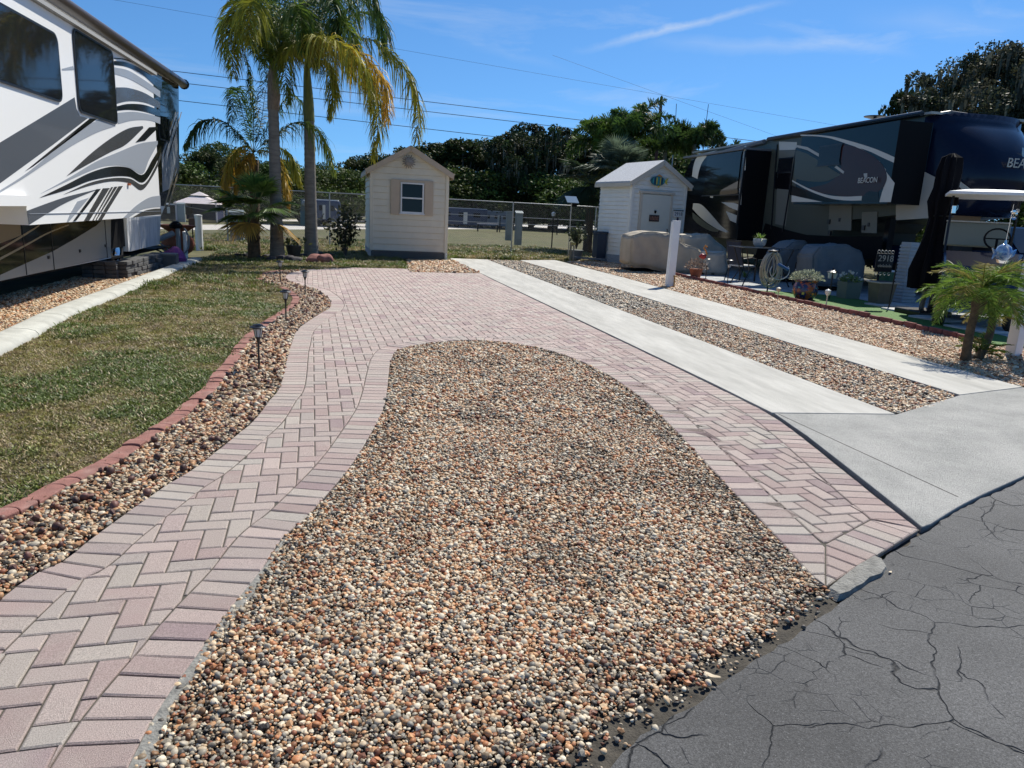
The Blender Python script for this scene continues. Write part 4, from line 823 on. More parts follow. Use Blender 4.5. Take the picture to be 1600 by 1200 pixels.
G_('graphic', m_rvl, band(A1([(985, 880), (870, 898), (740, 950), (600, 1010), (440, 1105), (250, 1212)]), A1([(985, 900), (930, 1000), (888, 1088), (800, 1045), (690, 1035), (560, 1070), (250, 1212)])), 0)
G_('graphic', m_rvb, band(A2([(1005, -90), (950, 0), (888, 93), (800, 48), (690, 42), (560, 80), (420, 150), (245, 236)]), A2([(1005, -60), (965, 40), (893, 140), (810, 105), (700, 103), (560, 130), (420, 185), (245, 236)])), 1)
G_('graphic', m_rvd, band(A2([(1005, -50), (970, 40), (896, 152), (810, 116), (700, 113), (560, 142), (395, 215)]), A2([(1005, -10), (960, 90), (886, 188), (810, 145), (700, 133), (560, 160), (395, 215)])), 1)
for a, c, d, e in ((600, 628, 452, 474), (640, 684, 520, 556), (692, 706, 572, 582), (712, 732, 590, 600), (738, 766, 606, 634)):
    G_('graphic_bar', m_rvd if a != 600 else m_rvb, A2([(a, 182-(a-600)*.13), (c, 180-(a-600)*.13), (e, 378-(a-600)*.02), (d, 384-(a-600)*.02)]), 2)
G_('graphic', m_rvg, band(A2([(165, 318), (300, 268), (420, 228), (600, 184)]), A2([(180, 404), (300, 330), (420, 262), (600, 186)])), 1)
G_('graphic', m_rvl, A2([(480, 260), (555, 235), (475, 330), (425, 388), (415, 388), (440, 330)]), 1)
G_('graphic', m_rvl, band(A2([(768, 362), (850, 285), (930, 235), (1000, 222)]), A2([(800, 360), (880, 312), (950, 296), (1003, 292)])), 1)
G_('graphic', m_rvd, band(A2([(830, 356), (900, 318), (960, 305), (1005, 303)]), A2([(835, 359), (900, 350), (960, 344), (1008, 340)])), 1)
G_('graphic', m_rvb, band(A1([(712, 360), (780, 368), (860, 400), (960, 455), (1010, 480)]), A1([(712, 366), (780, 376), (860, 408), (960, 470), (1010, 500)])), 1)
G_('graphic', m_rvb, band(A1([(712, 380), (790, 390), (880, 430), (960, 480), (1010, 510)]), A1([(712, 405), (790, 418), (880, 460), (960, 530), (1010, 570)])), 1)
G_('graphic', m_rvl, band(A1([(712, 420), (800, 440), (900, 500), (1000, 570)]), A1([(714, 462), (800, 490), (900, 545), (1000, 610)])), 1)
G_('graphic', m_rvg, band(A1([(724, 546), (800, 549), (900, 580), (1000, 640)]), A1([(727, 648), (800, 632), (900, 640), (1000, 680)])), 1)
G_('graphic', m_rvb, band(A1([(729, 664), (800, 649), (900, 655), (1000, 690)]), A1([(732, 692), (800, 686), (900, 698), (1000, 730)])), 1)
G_('graphic', m_rvl, band(A1([(733, 705), (830, 698), (930, 714), (1000, 735)]), A1([(735, 775), (830, 752), (930, 752), (1000, 775)])), 1)
G_('graphic', m_rvl, A1([(385, 430), (455, 412), (462, 436), (388, 438)]), 1)
MB().box((XS+.02, onX(200, 288, XS)[1], onX(200, 288, XS)[2]), (.03, .08, .035)).build('marker_light', mat('amber', (.5, .12, .03), .3), sld, world=True)
MB().box((XS+.006, (sb0[1]+sy1)/2, onX(150, 332, XS)[2]), (.01, sy1-sb0[1]-.05, .006)).build('trim_line', m_rvl, sld, world=True)
# body behind the slide: dark rear corner with champagne lines and window
Bd = lambda name, m, px, lay=0: decal(body, name, m, px, XB, 1, lay)
Bd('rear_graphic', m_olive, [(240, 112), (279, 134), (280, 274), (268, 300), (258, 322), (236, 322)], 0)
for d_ in (0, 5, 12): Bd('pinstripe', m_gold, A1([(1000+d_*4, 980), (1006+d_*4, 980), (1100+d_*3, 700), (1094+d_*3, 700)]), 1)
for px in (((262, 322), (264, 322), (281, 262), (279, 262)), ((256, 322), (258, 322), (276, 262), (274, 262))): Bd('pinstripe', m_gold, px, 2)
Bd('rear_silver_graphic', m_rvl, A1([(1010, 950), (1060, 800), (1100, 700), (1110, 900), (1120, 1040), (1060, 1180), (1015, 1200)]), 1)
rvwin(body, ((246, 160), (263, 168), (264, 222), (248, 218)), XB+.004, 1, r=.08)
# lower skirt
Bd('skirt_panel', m_skirt, [(-40, 330), (173, 336), (173, 402), (0, 439), (-40, 449)], 0); Bd('recess_panel', MATS['black'], [(-100, 300), (42, 300), (42, 346), (-100, 346)], 3)
Bd('rear_skirt_panel', mat('dirty_panel', (.50, .51, .52), .55, var=.3, vscale=2.2, stretch=(1, 9, .8)), [(201, 345), (251, 338), (249, 381), (203, 393)], 1)
Bd('dark_graphic', m_olive, A2([(-100, 300), (160, 370), (640, 372), (600, 410), (470, 490), (330, 570), (150, 650), (0, 718), (-100, 755)]), 1)
Bd('stripe', m_gold, band(A2([(425, 402), (300, 450), (150, 530), (0, 608), (-100, 660)]), A2([(428, 408), (300, 460), (150, 543), (0, 624), (-100, 680)])), 2)
Bd('stripe', m_gold, band(A2([(250, 400), (150, 460), (0, 548), (-100, 590)]), A2([(240, 415), (150, 475), (0, 562), (-100, 610)])), 2)
Bd('tan_graphic', m_tanp, A2([(-100, 370), (120, 378), (130, 470), (80, 490), (0, 520), (-100, 560)]), 2)
for px in (((80, 346), (82, 424)), ((36, 346), (38, 430)), ((164, 340), (166, 403))):
    p, q = onX(*px[0], XB), onX(*px[1], XB); b = MB().box((XB+.007, (p[1]+q[1])/2, (p[2]+q[2])/2), (.008, .012, abs(p[2]-q[2]))); b.build('door_seam', m_blk, body, world=True)
for px in ((75, 402), (124, 392), (164, 384)):
    p = onX(*px, XB); MB().lathe((0, 0, 0), [(0, 0), (.03, 0), (.03, .01), (0, .012)], 10); bb = MB().box((XB+.012, p[1], p[2]), (.012, .07, .05)); bb.build('latch', m_blk, body, world=True, bevel=.004)
# wheel
wyc = (wy0+wy1)/2+.03
t_ = mh
b = MB().lathe((0, 0, 0), [(.26, -.14), (.44, -.13), (.50, -.09), (.50, .09), (.44, .13), (.30, .14)], 32, cap=False); bb = MB(); bb.add([(XB-.2+v[2], wyc+v[0], .5+v[1]) for v in b.v], b.f); wh = bb.build('wheel', mat('tyre_rubber', (.02, .02, .021), .8), mh, smooth=True, world=True)
b = MB().lathe((0, 0, 0), [(.30, .11), (.26, .08), (.22, .0), (.12, -.01), (.10, .06), (.0, .07)], 28, cap=False); bb = MB(); bb.add([(XB-.2+v[2], wyc+v[0], .5+v[1]) for v in b.v], b.f); bb.build('rim', mat('chrome', (.7, .7, .7), .12, metal=1), wh, smooth=True, world=True)
MB().box((XB-.7, wyc, .78), (1.3, wy1-wy0, .6)).build('wheel_well', MATS['black'], mh, world=True)
MB().box((XB-1.2, 12.0, skz-.02), (2.3, 15.5, .04)).build('underbody', MATS['black'], mh, world=True)
# stone stack, grey block, purple bag, urn and pipes beside the motorhome
st_ = mat('stacked_stone', (.085, .085, .085), .95, var=.4, vscale=7, bump=.8, bscale=40)  # stone colour darkened to carry the shade under the slide-out
t = thing('stone_planter', 'low planter of stacked grey stone blocks under the motorhome', 'planter', (-4.45, 15.9, 0))
b = MB(); rr = random.Random(3)
for row in range(4):
    y = -1.25
    while y < 1.2:
        ln_ = rr.uniform(.18, .42); b.box((rr.uniform(-.02, .02)+.0, y+ln_/2, .038+row*.076), (.26+rr.uniform(-.03, .03), ln_-.012, .070), rr.uniform(-.02, .02)); y += ln_
    for k in range(3): b.box((-.12-.2*k, -1.25+rr.uniform(-.02, .02), .038+row*.076), (.19, .2, .07))
b.build('stone_course', st_, t, bevel=.01)
t = thing('plastic_block', 'dark grey ridged plastic block between the stone planter and the purple bag', 'block', (-4.35, 17.3, 0), .1)
MB().box((0, 0, .15), (.55, .42, .30)).build('body', mat('dark_grey_plastic', (.06, .07, .08), .6), t, bevel=.02); b = MB()
for k in range(6): b.box((0, -.215, .03+k*.045), (.54, .012, .018))
b.build('rib', MATS['dark_grey_plastic'], t)
t = thing('purple_bag', 'slumped purple bag lying beside the concrete curb', 'bag', (-4.32, 18.0, 0))
b = MB().lathe((0, 0, 0), [(.16, 0), (.25, .05), (.28, .16), (.22, .28), (.10, .36), (.03, .40), (0, .41)], 14); bb = MB(); bb.add([(v[0]*(1+.12*math.sin(v[2]*20+v[1]*9)), v[1]*(1+.1*math.sin(v[0]*22)), v[2]*(1+.1*math.sin(v[0]*15))) for v in b.v], b.f); bb.build('bag', mat('purple_fabric', (.16, .035, .16), .8, var=.2), t, smooth=True)
t = thing('terracotta_urn', 'round terracotta urn with a wide flared rim beside the white utility post', 'urn', (-4.95, 21.2, 0))
MB().lathe((0, 0, 0), [(.20, 0), (.34, .10), (.42, .28), (.38, .45), (.24, .55), (.22, .60), (.44, .74), (.46, .78), (.40, .79), (.2, .62), (0, .6)], 24).build('body', mat('terracotta', (.26, .085, .045), .85, var=.3, vscale=5, bump=.3), t, smooth=True)
t = thing('drain_pipes', 'white upright water pipe with coiled grey hose and a sloping sewer pipe by the urn', 'water hookup', (-4.5, 20.0, 0))
MB().tube([(0, 0, 0), (0, 0, .62)], .05, 8).build('riser', m_vinyl, t, smooth=True); MB().lathe((0, 0, .62), [(.06, 0), (.06, .04), (0, .07)], 10).build('cap', m_vinyl, t); MB().tube([(-.15, -.05, .0), (-.15, -.05, .86)], .055, 8).build('conduit', mat('grey_pipe', (.2, .22, .23), .6), t)
MB().tube([(-.25, -.1, .62), (-.7, -.5, .38), (-1.1, -.8, .18)], .07, 8).build('sewer_pipe', MATS['grey_pipe'], t, smooth=True)
b = MB()
for k in range(3): b.tube([(-.2-.9*s_, -.3-.2*k, .05+.35*math.sin(math.pi*s_)*(1-.2*k)) for s_ in np.linspace(0, 1, 12)], .02, 6)
b.tube([(-.05+.16*math.cos(a), -.1, .45+.4*math.sin(a)*(.8)) for a in np.linspace(-2.6, 1.2, 14)], .022, 6); b.build('hose', MATS['grey_pipe'], t, smooth=True)
MB().lathe((-.2, 0, .72), [(0, 0), (.14, .02), (.16, .1), (.08, .18), (0, .2)], 9).build('hose_bundle', MATS['black'], t)
# ================================================================ RIGHT FIFTH WHEEL TRAILER
C3 = Zm(1600/340, 1060, 150); XM, XR = 12.0, 11.2
tr_ = thing('fifth_wheel_trailer', 'dark navy and silver travel trailer with two raised slide-outs behind the patio', 'trailer', (13.2, 20, 0))
glowT = lambda name, c, rough=.25: mat(name, c, rough, coat=0, spec=.22)
m_navy = glowT('trailer_navy', (.006, .010, .026), .16); m_navy2 = glowT('trailer_teal_navy', (.010, .030, .045), .2); m_sil = glowT('trailer_silver', (.56, .55, .49), .25); m_ggr = glowT('trailer_grey_green', (.075, .085, .068), .3); m_mar = glowT('trailer_maroon', (.045, .018, .016), .15); m_wht = glowT('trailer_white', (.42, .42, .38), .3); m_tk = glowT('trailer_black', (.006, .006, .008), .12); m_dov = glowT('trailer_dove', (.17, .175, .15), .3)
ZR = 4.06; ZBt = .62
tb = MB().prism([(14.9, 1.95), (15.2, 1.92), (17.3, 1.75), (17.6, 1.5), (17.7, ZBt), (26.9, ZBt), (27.0, 3.6), (26.7, 3.95), (25, ZR), (14.9, ZR)], 'x', XM, XM+2.5).build('body', m_ggr, tr_, world=True)
MB().box((XM+1.25, 20.8, ZR+.02), (2.54, 12.2, .05)).build('roof', m_wht, tr_, world=True)
MB().tube([(XM-.06, 21.6, ZR-.02), (XM-.06, 26.6, ZR-.28)], .07, 8).build('awning_roll', mat('awning_grey', (.14, .15, .16), .5), tr_, smooth=True, world=True)
MB().tube([(XM-.10, 14.9, ZR+.02), (XM-.10, 21.3, ZR+.02)], .06, 8).build('awning_roll', m_blk, tr_, smooth=True, world=True)
# bulging front cap
b = MB(); K, J = 14, 16; V = []
for i in range(K+1):
    u = i/K; z = 1.95+(ZR-1.92)*u+(.02 if u == 1 else 0)
    bul = 1.25*math.sin(math.pi*min(1, (u*.80+.20)))**.7 if u < .99 else .35
    for j in range(J+1):
        v_ = -1+2*j/J; rnd = (1-abs(v_)**3.2); zz = z-(.10*(abs(v_)**4) if u > .9 else 0); V.append((XM+1.25+1.25*v_, 14.9-bul*rnd**.8, zz))
F = [(i*(J+1)+j, i*(J+1)+j+1, (i+1)*(J+1)+j+1, (i+1)*(J+1)+j) for i in range(K) for j in range(J)]
k0 = len(V); F2 = [tuple(range(J+1)), tuple(range(K*(J+1), (K+1)*(J+1)))]
cap = MB(); cap.add(V, F+F2); capo = cap.build('front_cap', m_navy, tr_, smooth='all', world=True)
def capY(z, v_): u = (z-1.95)/(ZR-1.92); return 14.9-1.25*math.sin(math.pi*min(1, u*.80+.20))**.7*(1-abs(v_)**3.2)**.8
def on_cap(px, py):
    y = 13.7
    for _ in range(8): p = onY(px, py, y); y = capY(p[2], (p[0]-XM-1.25)/1.25)-.012
    return p
p0 = on_cap(1570, 261); p1 = on_cap(1597, 263)
text('BEACON', .27, 'lettering', m_wht, (p0[0]-13.2, p0[1]-20-.03, p0[2]), (1, (p1[1]-p0[1])/(p1[0]-p0[0])*.3, 0), (0, -.10, 1), tr_, extrude=.004)
e0 = on_cap(1600, 240)
b = MB(); b.add([(e0[0]-.10, e0[1]-.03, e0[2]+.11), (e0[0]+.14, e0[1]-.03, e0[2]+.11), (e0[0]+.12, e0[1]-.03, e0[2]-.02), (e0[0]+.02, e0[1]-.02, e0[2]-.16), (e0[0]-.08, e0[1]-.03, e0[2]-.02)], [(0, 1, 2, 3, 4)]); b.build('emblem', mat('emblem_blue', (.25, .38, .46), .3), tr_, world=True)
Tm = lambda name, m, px, lay=0, par=tb, X=XM: decal(par, name, m, px, X, -1, lay)
# rear slide-out
ye = onX(1160, 300, XR)[1]; zb1 = onX(1152, 362, XR)[2]; zt1 = 3.72
s1_ = MB().prism([(ye, zb1-.25), (25.6, zb1-.15), (25.6, 3.2), (25.2, zt1-.1), (24.5, zt1), (ye, zt1)], 'x', XR, XM+.02).build('slide_out', m_tk, tr_, world=True)
T1 = lambda name, m, px, lay=0: Tm(name, m, C3(px), lay, s1_, XR)
T1('silver_graphic', m_sil, band([(285, 400), (225, 430), (175, 490), (150, 560), (140, 610)], [(165, 425), (130, 460), (110, 520), (104, 560), (100, 590)]))
T1('silver_graphic', m_sil, band([(110, 788), (170, 800), (240, 870), (310, 950), (370, 1000)], [(104, 830), (150, 880), (210, 930), (290, 980), (350, 1004)]))
T1('grey_graphic', m_ggr, band([(104, 855), (160, 900), (230, 950), (300, 985)], [(104, 900), (150, 945), (230, 990), (290, 1000)]))
T1('silver_graphic', m_sil, [(316, 780), (410, 786), (448, 800), (444, 846), (380, 820)], 1); T1('silver_graphic', m_sil, [(350, 846), (441, 882), (440, 940), (380, 915)], 1); T1('silver_graphic', m_wht, [(448, 680), (468, 680), (462, 800), (444, 800)], 1)
T1('silver_graphic', m_sil, [(240, 705), (258, 710), (254, 750), (232, 745)], 1); T1('silver_graphic', m_sil, [(484, 370), (500, 365), (494, 545), (470, 550)], 1)
rvwin(s1_, C3([(215, 420), (450, 385), (440, 770), (200, 700)]), XR-.006, -1, r=.25)
MB().box((XR-.02, ye+.06, 2.6), (.05, .06, 2.2)).build('seal_strip', m_blk, s1_, world=True)
MB().box(((XR+XM)/2-.05, (ye+25.6)/2, zt1+.04), (.95, 25.6-ye, .06)).build('slide_topper', MATS['awning_grey'], s1_, world=True)
# front slide-out
yf = onX(1397, 250, XR)[1]; yr = onX(1247, 260, XR)[1]; zb2 = onX(1390, 318, XR)[2]; zt2 = 3.86
s2_ = MB().prism([(yf, zb2), (yr, zb2), (yr, zt2-.02), (yf, zt2)], 'x', XR, XM+.02).build('slide_out', m_navy2, tr_, world=True)
MB().box(((XR+XM)/2, yf-.006, (zb2+zt2)/2), (XM-XR, .012, zt2-zb2)).build('end_panel', MATS['black'], s2_, world=True)
MB().box(((XR+XM)/2, ye-.006, (zb1+zt1)/2-.12), (XM-XR, .012, zt1-zb1+.2)).build('end_panel', MATS['black'], s1_, world=True)
T2 = lambda name, m, px, lay=0: Tm(name, m, C3(px), lay, s2_, XR)
T2('silver_graphic', m_sil, [(1250, 348), (1340, 385), (1430, 450), (1530, 560), (1590, 640), (1562, 780), (1478, 780), (1500, 700), (1533, 620), (1525, 540), (1480, 480), (1400, 420)], 0)
T2('silver_stripe', m_sil, band([(900, 284), (1010, 286), (1130, 298), (1260, 330), (1400, 372), (1500, 410), (1590, 450)], [(900, 294), (1010, 296), (1120, 312), (1240, 352), (1400, 405), (1500, 452), (1585, 490)]), 1)
T2('maroon_graphic', m_mar, band([(1195, 350), (1330, 385), (1430, 440), (1505, 510), (1534, 590), (1515, 660), (1475, 700)], [(1195, 560), (1100, 640), (930, 690), (1100, 720), (1250, 745), (1350, 740), (1450, 722)]), 1)
T2('dark_graphic', m_tk, [(1350, 740), (1400, 700), (1470, 705), (1478, 778), (1352, 778)], 2)
T2('grey_green_graphic', m_ggr, band([(862, 400), (950, 415), (1030, 470), (1100, 520), (1192, 578)], [(850, 600), (900, 618), (980, 628), (1090, 625), (1190, 582)]), 2)
T2('silver_stripe', m_wht, [(868, 360), (950, 375), (1042, 428), (1040, 450), (950, 398), (866, 374)], 3)
T2('dark_stripe', m_navy2, [(866, 380), (950, 404), (1036, 456), (1034, 475), (950, 425), (866, 396)], 3)
rvwin(s2_, C3([(1042, 368), (1192, 350), (1184, 508), (1040, 520)]), XR-.012, -1, r=.1)
T2('silver_stripe', m_wht, [(1165, 512), (1222, 556), (1214, 572), (1150, 525)], 3)
T2('silver_stripe', m_sil, band([(838, 618), (960, 680), (1100, 728), (1230, 740), (1352, 735)], [(838, 628), (960, 695), (1100, 748), (1230, 768), (1348, 768)]), 3)
T2('dark_swoosh', m_tk, band([(836, 655), (960, 705), (1080, 742), (1200, 778)], [(836, 730), (900, 742), (1000, 760), (1080, 778)]), 2)
T2('silver_patch', m_sil, [(834, 728), (900, 745), (1060, 779), (832, 779)], 1)
p = onX(*C3([(1316, 641)])[0], XR-.05); text('BEACON', .17, 'lettering', m_sil, (p[0]-13.2, p[1]-20, p[2]), (0, -1, 0), (0, 0, 1), tr_, extrude=.002)
T2('emblem', m_wht, [(1365, 570), (1392, 568), (1392, 592), (1380, 612), (1368, 592)], 4)
# main wall between and below the slides
Tm('silver_panel', m_sil, C3([(740, 335), (872, 340), (868, 395), (742, 398)]), 0); Tm('dark_panel', m_tk, C3([(716, 560), (840, 545), (834, 660), (1000, 760), (1000, 800), (705, 680)]), 0)
dr = Tm('door', m_dov, C3([(740, 398), (862, 400), (790, 958), (712, 940)]), 1)
Tm('door_upper', m_tk, C3([(735, 560), (835, 565), (815, 690), (722, 680)]), 2); 
rvwin(tb, C3([(745, 455), (838, 450), (828, 560), (735, 575)]), XM-.012, -1, r=.07, name='door_window')
for a in (((1215, 226), (1206, 358)), ((1245, 232), (1224, 362))):
    p, q = onX(*a[0], XM), onX(*a[1], XM); MB().bar((XM-.02, p[1], p[2]), (XM-.02, q[1], q[2]), .03, .03).build('door_trim', m_blk, tb, world=True)
Tm('silver_stripe', m_sil, band([(705, 684), (830, 705), (960, 745), (1090, 790), (1190, 795)], [(700, 728), (830, 752), (900, 770), (1000, 792), (1100, 800)]), 2)
Tm('silver_stripe', m_sil, band([(668, 822), (800, 858), (940, 895), (1090, 922)], [(664, 858), (800, 898), (940, 925), (1090, 936)]), 2)
Tm('black_stripe', m_tk, band([(664, 862), (800, 905), (940, 945), (1100, 985), (1250, 1010), (1480, 1020)], [(660, 898), (800, 938), (940, 972), (1100, 1005), (1250, 1020), (1480, 1024)]), 2)
Tm('silver_stripe', m_sil, band([(660, 905), (800, 945), (940, 980), (1090, 1008), (1230, 1022)], [(656, 935), (800, 975), (940, 1010), (1080, 1025), (1230, 1030)]), 3)
Tm('underside_shade', MATS['black'], C3([(640, 935), (800, 985), (940, 1020), (1230, 1036), (1500, 1030), (1500, 1200), (560, 1200)]), 2)  # black sheet painted in for the shade beneath the trailer
Tm('black_stripe', m_tk, band([(1260, 790), (1350, 830), (1450, 870), (1530, 895)], [(1250, 800), (1340, 845), (1440, 885), (1530, 905)]), 3)
Tm('pinstripe', m_tk, band([(820, 768), (1000, 820), (1200, 890), (1400, 955), (1500, 970)], [(820, 774), (1000, 827), (1200, 898), (1400, 963), (1500, 978)]), 4)
for rc in (((1115, 800), (1280, 795), (1275, 990), (1108, 985)), ((1355, 855), (1468, 850), (1462, 1010), (1350, 1005))):
    c = [onX(*q_, XM) for q_ in C3(rc)]; d_ = MB().prism([q_[1:] for q_ in c], 'x', XM-.012, XM-.020).build('compartment_door', m_dov, tb, world=True, bevel=.003)
    MB().box((XM-.03, c[0][1]*.5+c[2][1]*.5, c[2][2]*.6+c[0][2]*.4), (.02, .06, .09)).build('latch', m_blk, d_, world=True)
for px, py in ((1115, 925), (1370, 970), (1120, 1010)):
    p = onX(*C3([(px, py)])[0], XM); MB().box((XM-.03, p[1], p[2]), (.05, .10, .12)).build('outlet_box', m_blk, tb, world=True)
Tm('white_stripe', m_wht, [(1470, 262), (1485, 272), (1530, 305), (1519, 312)], 1); 
Tm('pale_front_panel', m_wht, [(1400, 315), (1424, 300), (1424, 258), (1432, 262), (1468, 280), (1466, 340), (1400, 344)], 0)
# front jack, roof parts
MB().box((XM+.35, 15.9, 1.0), (.16, .16, 2.0)).build('landing_leg', m_blk, tr_, world=True); MB().box((XM+2.1, 15.9, 1.0), (.16, .16, 2.0)).build('landing_leg', m_blk, tr_, world=True)
for yy in (19.2, 20.3):
    b = MB().lathe((0, 0, 0), [(.18, -.11), (.34, -.10), (.38, -.06), (.38, .06), (.34, .10), (.18, .11)], 24); bb = MB(); bb.add([(XM+.25-v[2], yy+v[0], .38+v[1]) for v in b.v], b.f); wh = bb.build('wheel', MATS['tyre_rubber'], tr_, smooth=True, world=True)
c = onX(1505, 172, 13.0); MB().prism([(-.75, 0), (-.6, .17), (-.1, .27), (.55, .24), (.62, .0)], 'y', -.35, .35).build('air_conditioner', mat('dark_shroud', (.05, .05, .055), .4), tr_, bevel=.03).location = (0.15, -4.0, ZR)
for px, pz, r1 in ((1368, 178, .2),):
    p = onX(px, pz, 12.6); b = MB().lathe((p[0], p[1], ZR), [(.05, 0), (.04, .16), (.06, .22), (.26, .27), (.27, .29), (.0, .31)], 16); b.build('roof_vent', m_blk, tr_, smooth=True, world=True)
for px, X_ in ((1297, 12.5), (1440, 12.8)):
    p = onX(px, 195, X_); MB().box((X_, p[1], ZR+.06), (.4, .3, .1)).build('vent_cover', m_wht, tr_, bevel=.02, world=True)

_k = 1.06; _l = Vector(tr_.location); tr_.scale = (_k,)*3; tr_.location = Vector((0, 0, EYE))+(_l-Vector((0, 0, EYE)))*_k     # the trailer stands a little farther off
# ================================================================ PLANTS
m_leaf = mat('leaf', (.06, .09, .02), .55, attr='GEOMETRY', trans=.36, spec=.35)
m_leafd = mat('tree_leaf', (.06, .09, .02), .6, attr='GEOMETRY', trans=.22, spec=.2)
m_bark = mat('bark', (.12, .10, .08), .95, var=.4, vscale=6, bump=1, bscale=25)
m_palmbark = mat('palm_bark', (.19, .175, .15), .9, var=.3, vscale=3, bump=.6, bscale=18, stretch=(1, 1, 5))
m_fibre = mat('palm_fibre', (.10, .07, .04), .95, var=.5, vscale=14, bump=1, bscale=40)
def nrm(v): return v/(np.linalg.norm(v, axis=-1, keepdims=True)+1e-9)
def frond(path, L0, n, width=.02, droop=.6, plume=.5, fwd=.45, c0=(.07, .12, .02), c1=None, seed=0, shape=1.0, cj=.3, base=.12):
    """a pinnate palm frond along path (k x 3); returns V, F, C"""
    r = np.random.default_rng(seed); P_ = curve([tuple(p) for p in path], .05); m = len(P_); T = nrm(np.gradient(P_, axis=0)); u = np.linspace(base, 1, n); q = u*(m-1); i = np.clip(q.astype(int), 0, m-2); f = (q-i)[:, None]
    B = P_[i]*(1-f)+P_[i+1]*f; t = T[i]; S_ = nrm(np.cross(t, np.array([0, 0, 1.0])+.02)); U_ = nrm(np.cross(S_, t)); V, F, C = [], [], []
    prof = np.minimum(1, .35+1.9*(u-base))*np.minimum(1, .25+2.2*(1-u))**shape; c0 = np.array(c0); c1 = c0 if c1 is None else np.array(c1)
    for sg in (-1, 1):
        a = r.normal(0, plume, n)[:, None]; d = nrm(S_*sg*np.cos(a)+U_*np.sin(a)+t*(fwd+r.normal(0, .12, n)[:, None])); L_ = (L0*prof*r.uniform(.8, 1.12, n))[:, None]; g = droop*r.uniform(.6, 1.3, n)[:, None]
        rows = []; Wd = nrm(np.cross(d, t+r.normal(0, .35, (n, 3))))
        for k, s_ in enumerate((0, .34, .68, 1.0)):
            p = B+L_*(d*s_*(1-.35*np.minimum(1, g)*s_)+np.array([0, 0, -1.0])*g*s_*s_*.9); w = width*(.7, 1.0, .8, .1)[k]; rows += [p-Wd*w/2, p+Wd*w/2]
        A = np.stack(rows, 1).reshape(-1, 3); k0 = sum(len(x) for x in V); V.append(A); b_ = np.arange(n)[:, None]*8+k0
        F.append(np.concatenate([np.stack([b_[:, 0]+j, b_[:, 0]+j+1, b_[:, 0]+j+3, b_[:, 0]+j+2], 1) for j in (0, 2, 4)], 0))
        col = (c0*(1-u[:, None])+c1*u[:, None])*r.uniform(1-cj, 1+cj, (n, 1)); C.append(np.tile(col, (3, 1)))
    # rachis
    rr_ = np.linspace(.022, .004, m)[:, None]*max(.5, L0); Sx = nrm(np.cross(T, np.array([0, 0, 1.0])+.02)); Ux = nrm(np.cross(Sx, T)); k0 = sum(len(x) for x in V)
    A = np.stack([P_-Sx*rr_, P_+Sx*rr_, P_-Ux*rr_*1.2], 1).reshape(-1, 3); V.append(A); j = np.arange(m-1)*3+k0
    F.append(np.concatenate([np.stack([j+a, j+b, j+3+b, j+3+a], 1) for a, b in ((0, 1), (1, 2), (2, 0))], 0)); C.append(np.tile((c0*.8+np.array([.10, .10, .03]))*.8, (3*(m-1), 1)))
    return np.vstack(V), np.vstack(F), np.vstack(C)
def fpart(parent, fr, name='frond', m=None, world=True):
    return npmesh(name, fr[0], fr[1], m or m_leaf, parent, col=fr[2], world=world)
def fmerge(fs):
    k = 0; V, F, C = [], [], []
    for a, b, c in fs: V.append(a); F.append(b+k); C.append(c); k += len(a)
    return np.vstack(V), np.vstack(F), np.vstack(C)
def arc(c, az, L_, el, sag, n=5):   # frond path starting at c, heading az, rising at el and bending down
    o = []; p = np.array(c, float); e = el
    for k in range(n+1):
        o.append(p.copy()); p = p+np.array([math.sin(az)*math.cos(e), math.cos(az)*math.cos(e), math.sin(e)])*L_/n; e -= sag/n
    return o
GR = (.085, .15, .022); YG = (.31, .29, .03); OR = (.52, .30, .04); DG = (.045, .085, .02); GG = (.17, .22, .04)
def trunk(parent, base, top, r0, r1, m, rings=26, flare=1.35, lean=(0, 0)):
    base, top = np.array(base, float), np.array(top, float); pts = []; rs = []; N_ = rings*2
    for k in range(N_+1):
        t = k/N_; p = base+(top-base)*t; p[0] += lean[0]*math.sin(math.pi*t); p[1] += lean[1]*math.sin(math.pi*t); pts.append(tuple(p)); rs.append((r0+(r1-r0)*t)*(1+(flare-1)*math.exp(-t*9))*(1+(.022 if k % 2 else -.022)))
    return MB().tube(pts, rs, 14).build('trunk', m, parent, smooth='all', world=True)
# ---- two tall queen palms
def W(px, py, Y): return np.array(onY(px, py, Y))
YA, YB = 21.0, 21.8
pa = thing('queen_palm', 'tall queen palm with a smooth grey trunk, left of the tall pair', 'palm tree', (G(432, 404)[0], YA, 0))
ba = (G(434, 404)[0], YA, -.03); ta = W(427, 168, YA); trunk(pa, ba, ta, .165, .135, m_palmbark)
MB().tube([tuple(W(427, 172, YA)), tuple(W(428, 150, YA)), tuple(W(426, 120, YA)), tuple(W(426, 95, YA))], [.15, .165, .13, .07], 12).build('crownshaft', mat('old_leaf_base', (.22, .17, .12), .9, var=.4, vscale=9, stretch=(6, 6, 1), bump=.8), pa, smooth=True, world=True)
pb = thing('queen_palm', 'tall queen palm with a ringed grey trunk, right of the tall pair', 'palm tree', (G(485, 403)[0], YB, 0))
bb_ = (G(487, 403)[0], YB, -.03); tb_ = W(483, 185, YB); trunk(pb, bb_, tb_, .175, .14, m_palmbark)
MB().tube([tuple(W(483, 190, YB)), tuple(W(482, 160, YB)), tuple(W(480, 120, YB)), tuple(W(479, 95, YB))], [.15, .14, .10, .06], 12).build('crownshaft', mat('green_crownshaft', (.13, .14, .03), .6, var=.3, stretch=(6, 6, 1)), pb, smooth=True, world=True)
ca = W(427, 118, YA); cb_ = W(480, 110, YB)
